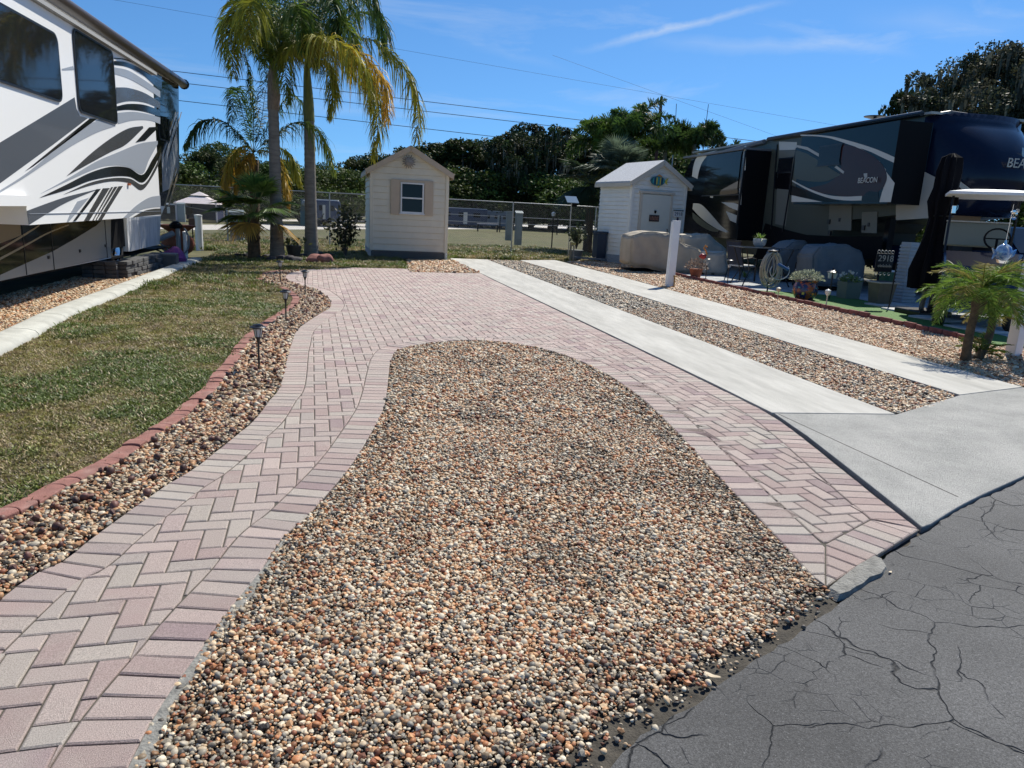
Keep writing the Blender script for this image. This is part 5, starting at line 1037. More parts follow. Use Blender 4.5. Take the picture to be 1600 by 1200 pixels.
def P3(c, *pts): return [tuple(c)]+[tuple(W(x, y, Y)) for x, y, Y in pts]
FA = [  # (path, leaflet length, droop, colour a, colour b)
 (P3(ca, (450, 80, 20.4), (505, 62, 19.6), (560, 82, 19.2), (600, 128, 19.0), (606, 185, 19.0)), .85, 1.05, YG, OR, 1.0),
 (P3(ca, (405, 40, 20.7), (375, 2, 20.3), (368, 15, 20.0), (372, 80, 20)), .75, .9, YG, YG, .9),
 (P3(ca, (408, 55, 21.2), (396, -20, 21.3), (376, -70, 21.6), (340, -60, 21.8)), .75, .8, GG, YG, .9),
 (P3(ca, (415, 60, 20.2), (400, 5, 19.4), (392, 10, 18.8), (390, 70, 18.6)), .75, .9, GR, YG, .9),
 (P3(ca, (440, 40, 20.4), (455, -40, 20), (480, -100, 19.6)), .75, .5, GG, GR, .7),
 (P3(ca, (425, 40, 21), (424, -50, 21), (430, -140, 21)), .7, .4, GR, GR, .7),
 (P3(ca, (400, 80, 21.6), (362, 30, 22.4), (352, 50, 23), (356, 100, 23)), .6, .9, GR, GG, .8),
 (P3(ca, (447, 60, 21.7), (490, -10, 22.6), (540, -30, 23.4), (575, 10, 24)), .7, .8, GR, GR, .7),
]
 # fuller green heads
FA += [(P3(ca, (435, 60, 21.5), (462, 10, 22), (480, 30, 22.4), (488, 90, 22.6)), .75, .9, GR, DG, .9), (P3(ca, (418, 50, 21.6), (405, -30, 22.2), (385, -40, 22.6), (375, 20, 22.9)), .75, .9, GR, GR, .9), (P3(ca, (436, 50, 20.6), (458, 10, 20), (470, 20, 19.6), (472, 80, 19.5)), .75, .9, GG, GR, .9)]
FA += [(P3(ca, (455, 78, 20.2), (500, 56, 19.2), (545, 78, 18.8), (575, 120, 18.7), (580, 170, 18.7)), .8, 1.05, YG, YG, 1.0), (P3(ca, (445, 72, 20.8), (488, 52, 20.3), (530, 70, 20.1), (555, 120, 20.0)), .8, 1.0, GG, YG, 1.0), (P3(ca, (398, 60, 20.6), (370, 20, 20.2), (362, 50, 20.0), (364, 120, 19.9)), .7, .9, GG, YG, .9)]
FB = [
 (P3(cb_, (500, 30, 22.6), (530, -10, 23.2), (548, 20, 23.6), (552, 90, 23.8)), .8, .9, DG, DG, .9), (P3(cb_, (515, 50, 21.7), (560, 0, 21.7), (590, 20, 21.7), (604, 80, 21.7)), .8, .95, GR, DG, .9),
 (P3(cb_, (470, 40, 22.4), (450, -20, 22.9), (430, -10, 23.3), (422, 60, 23.5)), .8, .9, DG, DG, .9), (P3(cb_, (490, 40, 20.9), (505, -10, 20.3), (520, 0, 19.9), (528, 60, 19.7)), .75, .9, GR, DG, .9),
 (P3(cb_, (520, 66, 21.3), (580, 62, 20.9), (632, 108, 20.7), (654, 165, 20.7), (650, 222, 20.8)), .75, 1.0, DG, YG, .9),
 (P3(cb_, (510, 85, 21), (555, 92, 20.4), (585, 135, 20.2), (591, 190, 20.2), (583, 245, 20.2)), .75, 1.05, GG, YG, 1.0),
 (P3(cb_, (510, 55, 22.5), (560, 20, 23), (600, 35, 23.3), (607, 95, 23.4)), .75, .95, GR, DG, .8),
 (P3(cb_, (495, 40, 21.4), (530, -20, 21), (575, -20, 20.8), (597, 30, 20.7)), .75, .9, GR, DG, .8),
 (P3(cb_, (478, 30, 21.6), (470, -60, 21.5), (455, -130, 21.4)), .75, .5, GR, DG, .7),
 (P3(cb_, (490, 20, 22), (510, -70, 22.3), (550, -110, 22.6)), .75, .5, DG, DG, .7),
 (P3(cb_, (462, 70, 21.2), (450, 75, 20.5), (446, 115, 20.3), (452, 160, 20.2)), .6, .9, YG, GG, .8),
 (P3(cb_, (500, 95, 20.9), (512, 105, 20.6), (520, 145, 20.5), (514, 185, 20.5)), .55, .9, GG, YG, .8),
 (P3(cb_, (455, 60, 22.4), (430, 30, 23.2), (415, 60, 23.6), (412, 120, 23.8)), .7, .9, DG, GR, .8),
 (P3(cb_, (500, 60, 20.8), (525, 30, 20.1), (548, 50, 19.7), (556, 95, 19.5)), .7, .9, GR, GG, .8),
]
for j, (par, FS) in enumerate(((pa, FA), (pb, FB))):
    for i, (pth, ll, dr_, c0, c1, pl_) in enumerate(FS): fpart(par, frond(pth, ll, 150, .030, dr_, pl_*.5, .5, c0, c1, seed=100*j+i))
# ---- shorter queen palm behind, with hanging dead fronds
YC = 22.6
pcx = thing('queen_palm', 'shorter queen palm with hanging orange dead fronds, left of the tall pair', 'palm tree', (W(398, 350, YC)[0], YC, 0))
trunk(pcx, (W(398, 400, YC)[0], YC, -.03), W(397, 250, YC), .15, .13, m_fibre, 14); cc_ = W(396, 238, YC)
FC = [
 (P3(cc_, (375, 212, 22.2), (345, 188, 21.8), (312, 192, 21.5), (288, 228, 21.4)), .62, 1.05, DG, DG, .8),
 (P3(cc_, (396, 180, 22.6), (390, 120, 22.6), (383, 85, 22.6)), .62, .7, GR, DG, .6), (P3(cc_, (408, 190, 22.4), (418, 130, 22.2), (440, 95, 22)), .62, .7, DG, DG, .6),
 (P3(cc_, (420, 195, 22.8), (452, 150, 23), (480, 175, 23.2), (490, 230, 23.2)), .62, .9, GR, GR, .8), (P3(cc_, (430, 210, 22), (470, 190, 21.5), (505, 215, 21.3), (522, 270, 21.2)), .62, 1.0, DG, GG, .8),
 (P3(cc_, (385, 200, 23), (372, 150, 23.4), (368, 140, 23.8), (360, 190, 24)), .6, .8, GR, DG, .7),
 (P3(cc_, (385, 228, 22.1), (365, 240, 21.8), (354, 275, 21.7), (350, 318, 21.7)), .42, 1.0, YG, OR, 1.0), (P3(cc_, (378, 235, 22.3), (360, 255, 22.1), (348, 290, 22.1)), .42, 1.0, OR, OR, 1.0),
 (P3(cc_, (388, 245, 21.9), (376, 265, 21.6), (368, 300, 21.5)), .4, 1.0, OR, OR, 1.0), (P3(cc_, (410, 235, 22.2), (432, 245, 21.9), (446, 285, 21.8), (452, 325, 21.8)), .42, 1.0, GG, OR, 1.0), (P3(cc_, (418, 230, 22.6), (452, 240, 22.6), (470, 290, 22.6)), .45, 1.0, GG, YG, 1.0),
]
for i, (pth, ll, dr_, c0, c1, pl_) in enumerate(FC): fpart(pcx, frond(pth, ll, 130, .026, dr_, pl_*.45, .5, c0, c1, seed=300+i))
# ---- fan palm
def fan(c, d, R_, n=26, spread=2.3, col=GR, seed=0, split_=.55, droop=.25, w=.035):
    r = np.random.default_rng(seed); d = nrm(np.array(d, float)); s_ = nrm(np.cross(d, [0, 0, 1.0])+1e-6); u_ = np.cross(s_, d); V, F, C = [], [], []
    for k in range(n):
        a = -spread/2+spread*k/(n-1); dd = nrm(d*math.cos(a)+s_*math.sin(a)+u_*.12*abs(math.sin(a*2))); L_ = R_*(1-.18*abs(a)/(spread/2))*r.uniform(.9, 1.08); wv = nrm(np.cross(dd, u_+r.normal(0, .3, 3)))
        j = len(V); cl = np.array(col)*r.uniform(.7, 1.35)
        for t, ww in ((0.02, .25), (.45, 1.0), (.8, .7), (1.0, .08)):
            p = np.array(c)+dd*L_*t+np.array([0, 0, -1])*droop*L_*t*t*(t > .5); V += [p-wv*w*ww/2*(1.6 if t < .5 else 1), p+wv*w*ww/2*(1.6 if t < .5 else 1)]
        F += [(j, j+1, j+3, j+2), (j+2, j+3, j+5, j+4), (j+4, j+5, j+7, j+6)]; C += [cl]*3
    return np.array(V), np.array(F), np.array(C)
def fanpalm(name, label, x, y, h, R_, nf, cols, tm, tr0=.13, seed=0, stem=.55, grp=None, up=.2):
    t = thing(name, label, 'palm tree', (x, y, 0), 0, grp); r = random.Random(seed); trunk(t, (x, y, -.03), (x, y, h), tr0, tr0*.85, tm, 10, 1.15)
    bs = MB()
    for k in range(26): a = r.uniform(0, 6.28); z = h*r.uniform(.35, 1.0); bs.bar((x+math.cos(a)*tr0*.9, y+math.sin(a)*tr0*.9, z), (x+math.cos(a)*(tr0+.10), y+math.sin(a)*(tr0+.10), z+.12), .04, .015)
    bs.build('leaf_bases', m_fibre, t, world=True); fs = []; st_ = MB()
    for k in range(nf):
        a = 6.28*k/nf+r.uniform(-.3, .3); e = r.uniform(-.25, 1.25) if k % 5 else (r.uniform(.9, 1.4) if k % 10 else -.5); d = np.array([math.cos(a)*math.cos(e), math.sin(a)*math.cos(e), math.sin(e)+up]); c = np.array([x, y, h]); q = c+nrm(d)*stem*r.uniform(.7, 1.15)
        st_.tube([tuple(c), tuple((c+q)/2+np.array([0, 0, .03])), tuple(q)], .012, 5); col = cols[0] if e > -.3 else cols[1]; fs.append(fan(q-nrm(d)*.03, nrm(d)-np.array([0, 0, .25]), R_*r.uniform(.85, 1.1), 28, 2.5, col, seed*50+k))
    st_.build('stalks', mat('leaf_stalk', (.16, .18, .05), .6), t, world=True); fpart(t, fmerge(fs), 'crown'); return t
xg, yg = W(397, 400, 20.6)[0], 20.6
fanpalm('fan_palm', 'small fan palm with spiky round leaves and a stubby shaggy trunk', xg, yg, 1.12, .74, 26, [(.085, .15, .03), (.42, .25, .045)], m_fibre, .16, 4, .72)
# ---- palm cluster behind the white shed
def bushy(name, label, c, ground, fl, ll, nf, col, seed, sag=1.6, up=(.35, 1.35), grp='palms clustered behind the white shed', nl=120, tr=.12):
    t = thing(name, label, 'palm tree', (c[0], c[1], 0), 0, grp); r = random.Random(seed); trunk(t, (c[0], c[1], -.05), c, tr, tr*.8, m_palmbark, 12); fs = []
    for k in range(nf): a = 6.28*k/nf+r.uniform(-.25, .25); e = r.uniform(*up); fs.append(frond(arc(c, a, fl*r.uniform(.85, 1.1), e, sag*r.uniform(.7, 1.2)), ll*1.15, nl, .05, .30, 1.1, .45, np.array(col)*r.uniform(.7, 1.3), np.array(col)*r.uniform(.9, 1.6), seed*40+k))
    fpart(t, fmerge(fs), 'crown'); return t
bushy('foxtail_palm', 'tallest bushy palm with an upright plume in the cluster behind the white shed', tuple(W(990, 220, 33)), 0, 2.3, .5, 17, (.05, .095, .02), 11, 1.5, (.6, 1.5))
bushy('foxtail_palm', 'bushy palm arching far left in the cluster behind the white shed', tuple(W(945, 232, 34)), 0, 2.3, .5, 15, (.07, .12, .02), 12, 1.9)
bushy('foxtail_palm', 'round headed palm at the right of the cluster, nearest the slanting antenna', tuple(W(1085, 225, 34)), 0, 1.7, .45, 14, (.045, .08, .02), 13, 1.7)
bushy('foxtail_palm', 'bushy palm in the middle of the cluster between the tallest and the round headed one', tuple(W(1040, 235, 35)), 0, 2.0, .5, 12, (.05, .09, .02), 14, 1.7)
bushy('foxtail_palm', 'low palm with thin fronds peeking over the rear of the dark trailer', tuple(W(1140, 245, 36)), 0, 1.9, .45, 10, (.04, .07, .03), 15, 1.9)
fanpalm('fan_palm', 'low silvery spiky palm directly behind the roof of the white shed', W(965, 262, 31)[0], 31, W(965, 275, 31)[2], 1.15, 34, [(.11, .15, .10), (.06, .09, .05)], m_fibre, .2, 7, .9, up=.5)
fanpalm('fan_palm', 'dark drooping fan palm left of the white shed behind the solar panel', W(925, 285, 32)[0], 32, W(915, 290, 32)[2], 1.2, 30, [(.035, .06, .03), (.03, .05, .025)], m_fibre, .2, 8, .9, up=-.2)
# ---- trees
def cards(cen, size, col, seed=0, flat=.0, asp=.55):
    r = np.random.default_rng(seed); n = len(cen); a = nrm(r.normal(0, 1, (n, 3))); b = nrm(np.cross(a, r.normal(0, 1, (n, 3)))); s_ = (size*r.uniform(.6, 1.3, n))[:, None]
    V = np.stack([cen-a*s_*.5, cen-b*s_*asp*.5+a*s_*.05, cen+a*s_*.5, cen+b*s_*asp*.5+a*s_*.05], 1).reshape(-1, 3); F = np.arange(n*4).reshape(-1, 4); return V, F, col
def treegeo(seed, H, RW_, trunk_h, clumps, leaves, lsize, base=(.035, .055, .016), moss=0, upr=.75, csz=(.28, .5), loose=.0):
    r = np.random.default_rng(seed); C_ = []; nc = clumps; cen = []
    for k in range(nc):
        z = trunk_h+(H-trunk_h)*r.uniform(.05, .92)**upr; f = (z-trunk_h)/(H-trunk_h); rad = RW_*math.sin(math.pi*min(1, .18+.80*f))**.6*r.uniform(.25, .95); a = r.uniform(0, 6.28); cen.append((math.cos(a)*rad, math.sin(a)*rad, z))
    cen = np.array(cen); rs = RW_*r.uniform(*csz, nc); per = leaves//nc; P_ = []; Cc = []
    for k in range(nc):
        d = nrm(r.normal(0, 1, (per, 3))); rr = rs[k]*r.uniform(.45+loose*.0, 1.12, per)[:, None]**.7; p = cen[k]+d*rr*np.array([1, 1, .72]); P_.append(p); Cc.append(np.array(base)*r.uniform(.65, 1.5)*np.array([r.uniform(.85, 1.3), 1, r.uniform(.8, 1.1)])*r.uniform(.6, 1.5, (per, 1)))
    V, F, C = cards(np.vstack(P_), lsize, np.vstack(Cc), seed)
    if moss:
        n = moss; k = r.integers(0, nc, n); p = cen[k]+nrm(r.normal(0, 1, (n, 3)))*rs[k][:, None]*.8*np.array([1, 1, .4]); L_ = r.uniform(.5, 1.6, n)[:, None]*RW_/5; w_ = r.uniform(.05, .14, n)[:, None]*RW_/5; a = r.uniform(0, 6.28, n); s_ = np.stack([np.cos(a), np.sin(a), 0*a], 1); dn = np.array([0, 0, -1.0])
        rows = [p-s_*w_, p+s_*w_, p+dn*L_+s_*w_*.3, p+dn*L_-s_*w_*.3]; V2 = np.stack(rows, 1).reshape(-1, 3); F2 = np.arange(4*n).reshape(-1, 4)+len(V); V = np.vstack([V, V2]); F = np.vstack([F, F2]); C = np.vstack([C, np.array([(.15, .155, .12)])*r.uniform(.5, 1.2, (n, 1))])
    b = MB(); 
    for nt_ in range(1 if moss == 0 else 3):
        b.tube([(0, 0, -.2), (r.uniform(-.2, .2), r.uniform(-.2, .2), trunk_h*.6), (r.uniform(-.4, .4)*RW_*.2, 0, trunk_h*1.15), (0, 0, trunk_h+(H-trunk_h)*.55)], [H*.028, H*.022, H*.016, H*.006], 8)
    for k in range(min(nc, 16)): c = cen[k]; b.tube([(0, 0, trunk_h*r.uniform(.7, 1.0)), (c[0]*.45, c[1]*.45, (trunk_h+c[2])/2+.2), tuple(c)], [H*.012, H*.008, H*.003], 6)
    return V, F, C, b
def tree(name, label, x, y, geo, grp=None, cat='tree', sc=1.0, rz=0.0):
    t = thing(name, label, cat, (x, y, -.05), rz, grp); V, F, C, b = geo; npmesh('crown', V, F, m_leafd, t, col=C); b.build('trunk', m_bark, t, smooth=True); t.scale = (sc,)*3; return t
geos = [treegeo(21, 10, 4.2, 2.2, 60, 8500, .36, csz=(.12, .26)), treegeo(22, 11, 4.6, 2.6, 55, 7600, .34, (.03, .047, .018), moss=500, csz=(.11, .25)), treegeo(23, 8.5, 4.2, 1.2, 30, 8500, .32, (.045, .075, .018)), treegeo(24, 9, 3.6, 1.0, 26, 8000, .34, (.028, .05, .02)), treegeo(25, 6, 3.8, .5, 26, 8000, .30, (.055, .09, .02))]
protos = []
KL = ['dense dark oak in the far tree line', 'mossy open crowned oak in the far tree line', 'mid green round tree in the far tree line', 'dark narrow tree in the far tree line', 'low bright green bushy tree in the far tree line']
rt = random.Random(5)
def far_tree(kind, px, top, Y, wid=1.0):
    x, _, z = onY(px, top, Y); H = (10, 11, 8.5, 9, 6)[kind]; sc = z/(H*1.02)
    if protos[kind:kind+1] and protos[kind] is not None: o = copy_tree(protos[kind], (x, Y, -.05), rt.uniform(0, 6.28))
    else:
        o = tree('broadleaf_tree', KL[kind], x, Y, geos[kind], 'trees of the far tree line'); 
        while len(protos) <= kind: protos.append(None)
        protos[kind] = o
    o.scale = (sc*wid, sc*wid, sc); return o
protos = [None]*5
def ft(kind, px, top, Y, wid=1.0):
    if protos[kind] is None:
        protos[kind] = tree('broadleaf_tree', KL[kind], 0, 0, geos[kind], 'trees of the far tree line'); o = protos[kind]
    else: o = copy_tree(protos[kind])
    x, _, z = onY(px, top, Y); H = (10, 11, 8.5, 9, 6)[kind]; sc = max(.3, z/(H*.98)); o.location = (x, Y, -.05); o.rotation_euler = (0, 0, rt.uniform(0, 6.28)); o.scale = (sc*wid, sc*wid, sc); return o
for k, px, top, Y, wd in ((4, 285, 262, 62, 1.3), (0, 318, 238, 70, 1.2), (2, 350, 233, 74, 1.3), (3, 385, 245, 66, 1.2), (4, 415, 262, 60, 1.3), (0, 440, 250, 76, 1.2), (4, 470, 268, 58, 1.4), (2, 498, 262, 66, 1.2), (4, 528, 272, 60, 1.4), (0, 556, 250, 78, 1.2), (3, 590, 243, 80, 1.2), (0, 640, 232, 84, 1.2),
    (0, 685, 226, 86, 1.25), (0, 727, 220, 84, 1.2), (3, 765, 222, 86, 1.3), (1, 800, 206, 80, 1.1), (1, 838, 196, 84, 1.1), (1, 868, 200, 80, 1.0), (3, 900, 215, 86, 1.2), (1, 925, 214, 88, 1.2), (0, 965, 226, 84, 1.3), (2, 1010, 232, 80, 1.3), (0, 1050, 234, 82, 1.3), (3, 1100, 246, 78, 1.3), (0, 1150, 262, 74, 1.3), (4, 1200, 288, 66, 1.5),
    (4, 705, 268, 80, 1.4), (4, 755, 275, 78, 1.5), (4, 870, 282, 76, 1.5), (4, 910, 290, 74, 1.4), (4, 620, 280, 80, 1.4), (0, 200, 240, 70, 1.3), (0, 120, 240, 74, 1.3), (4, 255, 262, 60, 1.3)):
    ft(k, px, top, Y, wd)
for px in range(190, 960, 34): ft(4, px, 309+(px-300)*.05-rt.uniform(22, 36), rt.uniform(88, 96), 2.2)
# hedge plants behind the dark trailer
for i, (x, y, s_) in enumerate(((15.8, 24, .55), (16.2, 20.5, .5), (16.8, 27.5, .6), (17.4, 31, .7), (20, 24, .6), (20.5, 18, .55), (22, 14, .6), (24, 20, .7), (19, 34, .8), (25, 27, .8), (29, 18, .8), (14.5, 31, .6))):
    o = copy_tree(protos[4], (x, y, -.05), i*1.3, 'dense dark shrub growing behind the dark trailer'); o['group'] = 'shrubs behind the trailer'; o['category'] = 'shrub'; o.name = 'shrub'; o.scale = (s_, s_, s_*.95)
# big mossy live oaks rising behind the trailer
og = treegeo(41, 13, 6.5, 3.2, 95, 30000, .20, (.05, .06, .035), moss=900, csz=(.07, .17))
x, _, z = onY(1555, 70, 44); oak = tree('live_oak', 'large mossy live oak rising above the roof of the dark trailer at the right edge', x, 44, og, 'live oaks behind the trailer'); oak.scale = (z/13,)*3
x, _, z = onY(1655, 55, 40); o = copy_tree(oak, (x, 40, -.05), 2.1, 'mossy live oak cut by the right edge of the picture, above the trailer air conditioner'); o.scale = (z/13,)*3
x, _, z = onY(1420, 140, 52); o = copy_tree(protos[0], (x, 52, -.05), 1.0, 'smaller round oak showing just left of the large mossy oak'); o.scale = (.55, .55, z/10); o.name = 'oak_tree'; o['group'] = 'live oaks behind the trailer'
# ---- shrub by the cream shed, potted shrub, little plants
def shrub(name, label, x, y, h, r_, n, ls, col, seed, parent_pot=None, stems=14, lean=0.0, z0=0.0):
    t = thing(name, label, 'shrub', (x, y, z0)); r = np.random.default_rng(seed); b = MB(); cen = []
    for k in range(stems):
        a = r.uniform(0, 6.28); e = r.uniform(.2, 1)*r_; tp = np.array([math.cos(a)*e+lean*h, math.sin(a)*e, h*r.uniform(.55, 1.05)]); md = tp*np.array([.35, .35, .6]); b.tube([(0, 0, 0), tuple(md), tuple(tp)], [.012, .009, .004], 5)
        m = n//stems; u = r.uniform(.3, 1, m)[:, None]; cen.append(tp*u*u+md*2*u*(1-u)+r.normal(0, .07*h, (m, 3)))
    cen = np.vstack(cen); V, F, C = cards(cen, ls, np.array(col)*r.uniform(.5, 1.7, (len(cen), 1)), seed); npmesh('foliage', V, F, m_leaf, t, col=C); b.build('stems', m_bark, t); return t
shrub('shrub', 'sparse dark leaved shrub leaning beside the left wall of the cream shed', -.62, 22.9, 1.45, .75, 620, .13, (.045, .05, .022), 3, lean=-.12)
pt = shrub('potted_shrub', 'leafy shrub in a grey pot beside the thin solar panel pole', 7.35, 25.6, .85, .45, 420, .11, (.05, .065, .03), 5, z0=.38)
MB().lathe((0, 0, -.38), [(.18, 0), (.25, .32), (.27, .36), (.22, .36), (0, .34)], 16).build('pot', mat('grey_pot', (.12, .14, .15), .7), pt, smooth=True)
sm = thing('potted_plant', 'small dark pot with a sprawling plant between the two tall palm trunks', 'potted plant', (-1.98, 21.3, 0))
MB().lathe((0, 0, 0), [(.14, 0), (.22, .36), (.19, .36), (0, .32)], 12).build('pot', mat('dark_pot', (.03, .03, .03), .6), sm, smooth=True)
V, F, C = cards(np.random.default_rng(2).normal(0, 1, (60, 3))*np.array([.2, .2, .08])+np.array([-.05, 0, .45]), .14, np.full((60, 3), .06)*np.array([1, 1.2, .4]), 4); npmesh('foliage', V, F, m_leaf, sm, col=C)
def boulder(name, label, x, y, s_, m, seed, grp=None, cat='rock', flat=.6):
    import bmesh
    bm = bmesh.new(); bmesh.ops.create_icosphere(bm, subdivisions=3, radius=.5); r = random.Random(seed); ph = [(r.uniform(-1, 1), r.uniform(-1, 1), r.uniform(-1, 1), r.uniform(0, 6)) for _ in range(7)]
    for v in bm.verts: v.co *= 1+sum(math.sin((v.co.x*a+v.co.y*b+v.co.z*c)*8+p) for a, b, c, p in ph)*.06; v.co.z *= flat
    me = bpy.data.meshes.new(name); bm.to_mesh(me); bm.free(); me.materials.append(m); o = bpy.data.objects.new(name, me); COL.objects.link(o); o.location = (x, y, s_*flat*.3); o.scale = (s_, s_*.8, s_); o.rotation_euler = (0, 0, seed); me.polygons.foreach_set('use_smooth', [True]*len(me.polygons)); return tag(o, label, cat, grp)
m_rkd = mat('dark_rock', (.055, .05, .055), .9, var=.4, vscale=8, bump=1, bscale=20); m_rkr = mat('red_rock', (.28, .12, .10), .9, var=.35, vscale=6, bump=.8, bscale=20)
bo = boulder('rock', 'dark rough rock in the ring of stones around the palm trunks', *G(440, 408), .38, m_rkd, 1, 'dark rocks ringing the palm bed')
for i, (px, py, s_) in enumerate(((425, 408, .3), (452, 409, .42), (462, 410, .36), (408, 406, .26), (416, 403, .25), (475, 403, .3), (385, 402, .26), (372, 401, .22), (500, 400, .28), (447, 404, .2), (520, 401, .22))):
    x, y = G(px, py); o = copy_tree(bo, (x, y, s_*.15), i*1.7); o.scale = (s_, s_*.8, s_)
boulder('rock', 'largest reddish rock at the right end of the palm bed', *G(492, 411), .48, m_rkr, 4, 'reddish rocks of the palm bed'); boulder('rock', 'blocky reddish rock at the corner of the palm bed nearest the pavers', *G(508, 412), .42, m_rkr, 9, 'reddish rocks of the palm bed', flat=.8)
boulder('rock', 'small dark lava rock on the outer curve of the rock bed', *G(501, 461), .085, m_rkd, 6); 
# palm bed mulch
sheet('palm_bed', [tuple(p) for p in curve([G(362, 401), G(400, 406), G(440, 411), G(480, 414), G(516, 414), G(530, 406), G(520, 398), G(470, 396), G(400, 396), G(362, 401)], .2)], -.012, mat('mulch', (.13, .09, .065), .95, var=.6, vscale=22, bump=1.0, bscale=50))
# ---- small date palm by the right edge
px_, py_ = G(1509, 562); dp = thing('date_palm', 'small date palm with arching green fronds and two shaggy trunks beside the right white post', 'palm tree', (px_, py_, 0))
c1 = np.array([px_-.02, py_-.05, .80]); trunk(dp, (px_, py_, -.03), tuple(c1), .054, .045, m_fibre, 12, 1.3, lean=(-.03, 0)); c2 = np.array([px_+.62, py_+.35, .50]); trunk(dp, (px_+.26, py_+.1, -.03), tuple(c2), .05, .045, m_fibre, 10, 1.3, lean=(.05, 0))
rr = random.Random(8)
for c, nf, sc_, se in ((c1, 54, 1.0, 0), (c2, 20, .62, 80)):
    for k in range(nf):
        a = 6.28*k/nf*2.6; e = rr.uniform(.0, 1.45); L_ = rr.uniform(.56, .80)*sc_; yel = rr.random() < (.2 if se == 0 else .45); cc0 = (.13, .22, .03) if not yel else (.28, .27, .06)
        fpart(dp, frond(arc(c, a, L_, e, rr.uniform(1.2, 2.0)), .20*sc_, 38, .0085, .14, .25, .8, cc0, (.17, .27, .04) if not yel else (.30, .25, .09), 700+se+k, base=.15))
MB().tube([tuple(c1-np.array([0, 0, .22])), tuple(c1-np.array([0, 0, .05])), tuple(c1+np.array([0, 0, .10]))], [.06, .09, .04], 12).build('crown_heart', m_fibre, dp, smooth=True, world=True)
x, y = G(1530, 558); sg = thing('seedling_palm', 'low bright green seedling palm between the two trunks of the small date palm', 'palm tree', (x, y, 0)); fs = []
for k in range(16): fs.append(frond(arc((x, y, .02), 6.28*k/16*3, rr.uniform(.3, .42), rr.uniform(.5, 1.4), 1.1), .11, 26, .007, .2, .3, .8, (.10, .17, .02), (.16, .22, .03), 900+k))
fpart(sg, fmerge(fs), 'fronds')
# ================================================================ PATIO THINGS
def XZ(pts, Y): return [(onY(x, y, Y)[0], onY(x, y, Y)[2]) for x, y in pts]
def draped(name, label, px, Y, depth, m, cat='furniture cover', slope=.0, hem=True):
    P_ = XZ(px, Y); zmin = min(p[1] for p in P_); P_ = [(x, max(z, .01)) for x, z in P_]; cx = sum(p[0] for p in P_)/len(P_); t = thing(name, label, cat, (cx, Y, 0))
    import bmesh
    me = bpy.data.meshes.new('cover'); b = MB().prism(P_, 'y', Y, Y+depth); me.from_pydata(b.v, [], b.f); bm = bmesh.new(); bm.from_mesh(me); bmesh.ops.recalc_face_normals(bm, faces=bm.faces); bmesh.ops.bevel(bm, geom=list(bm.edges), offset=.035, segments=2, affect='EDGES', clamp_overlap=True); bmesh.ops.triangulate(bm, faces=bm.faces); bmesh.ops.subdivide_edges(bm, edges=bm.edges, cuts=3, use_grid_fill=True); bmesh.ops.subdivide_edges(bm, edges=[e for e in bm.edges if e.calc_length() > .12], cuts=1)
    for v in bm.verts:
        c = v.co; k = max(0, min(1, 1.0-c.z)); w_ = math.sin(c.x*13+c.z*5+math.sin(c.z*7))*.016+math.sin(c.x*29-c.z*11)*.007; w_ *= 1.7; c.y += w_*(.4+k); c.z += math.sin(c.x*9+c.y*7)*.02*(1 if c.z > .1 else 0); c.x += math.sin(c.y*15+c.z*6)*.012*(.3+k)
    bm.to_mesh(me); bm.free(); me.materials.append(m); o = bpy.data.objects.new('cover', me); COL.objects.link(o); o.parent = t; o.location = -Vector(t.location); me.polygons.foreach_set('use_smooth', [True]*len(me.polygons)); o.name = 'cover'
    h = MB().prism([(min(p[0] for p in P_)+.08, .02), (max(p[0] for p in P_)-.08, .02), (max(p[0] for p in P_)-.08, .06), (min(p[0] for p in P_)+.08, .06)], 'y', Y+.06, Y+depth-.06).build('furniture_base', MATS['black'], t, world=True); return t
m_tarp = mat('tan_tarp', (.40, .35, .27), .8, var=.12, vscale=2.5, bump=.3, bscale=9); m_gtarp = mat('grey_tarp', (.15, .17, .18), .8, var=.12, vscale=3, bump=.3, bscale=9); m_ctarp = mat('beige_tarp', (.50, .46, .38), .8, var=.12, vscale=2.5, bump=.3, bscale=9)
draped('covered_furniture', 'large tan covered patio set in front of the white shed door', [(985, 414), (987, 369), (1004, 362), (1046, 364), (1062, 376), (1078, 384), (1096, 391), (1094, 436), (1040, 430)], 20.9, 1.0, m_tarp)
draped('covered_furniture', 'beige covered chair with a sloping top just right of the large tan cover', [(1066, 434), (1064, 368), (1108, 366), (1126, 381), (1137, 392), (1136, 436)], 22.3, .9, m_ctarp)
draped('covered_furniture', 'low beige covered footstool in front of the covered chair', [(1099, 436), (1098, 395), (1136, 394), (1138, 436)], 20.6, .7, m_ctarp)
draped('covered_grill', 'grey covered grill with a slanted top behind the white flower planter', [(1268, 446), (1271, 400), (1283, 385), (1326, 382), (1348, 392), (1352, 410), (1350, 448)], 16.6, .75, m_gtarp)
draped('covered_grill', 'grey covered box partly hidden behind the right mesh chair', [(1212, 430), (1216, 396), (1240, 377), (1262, 376), (1270, 432)], 18.9, .7, m_gtarp)
m_frame = mat('black_frame', (.012, .012, .014), .35, metal=.3); m_sling = mat('navy_sling', (.012, .020, .042), .75, var=.2, vscale=30)
m_cush = mat('pale_cushion', (.46, .47, .46), .8)
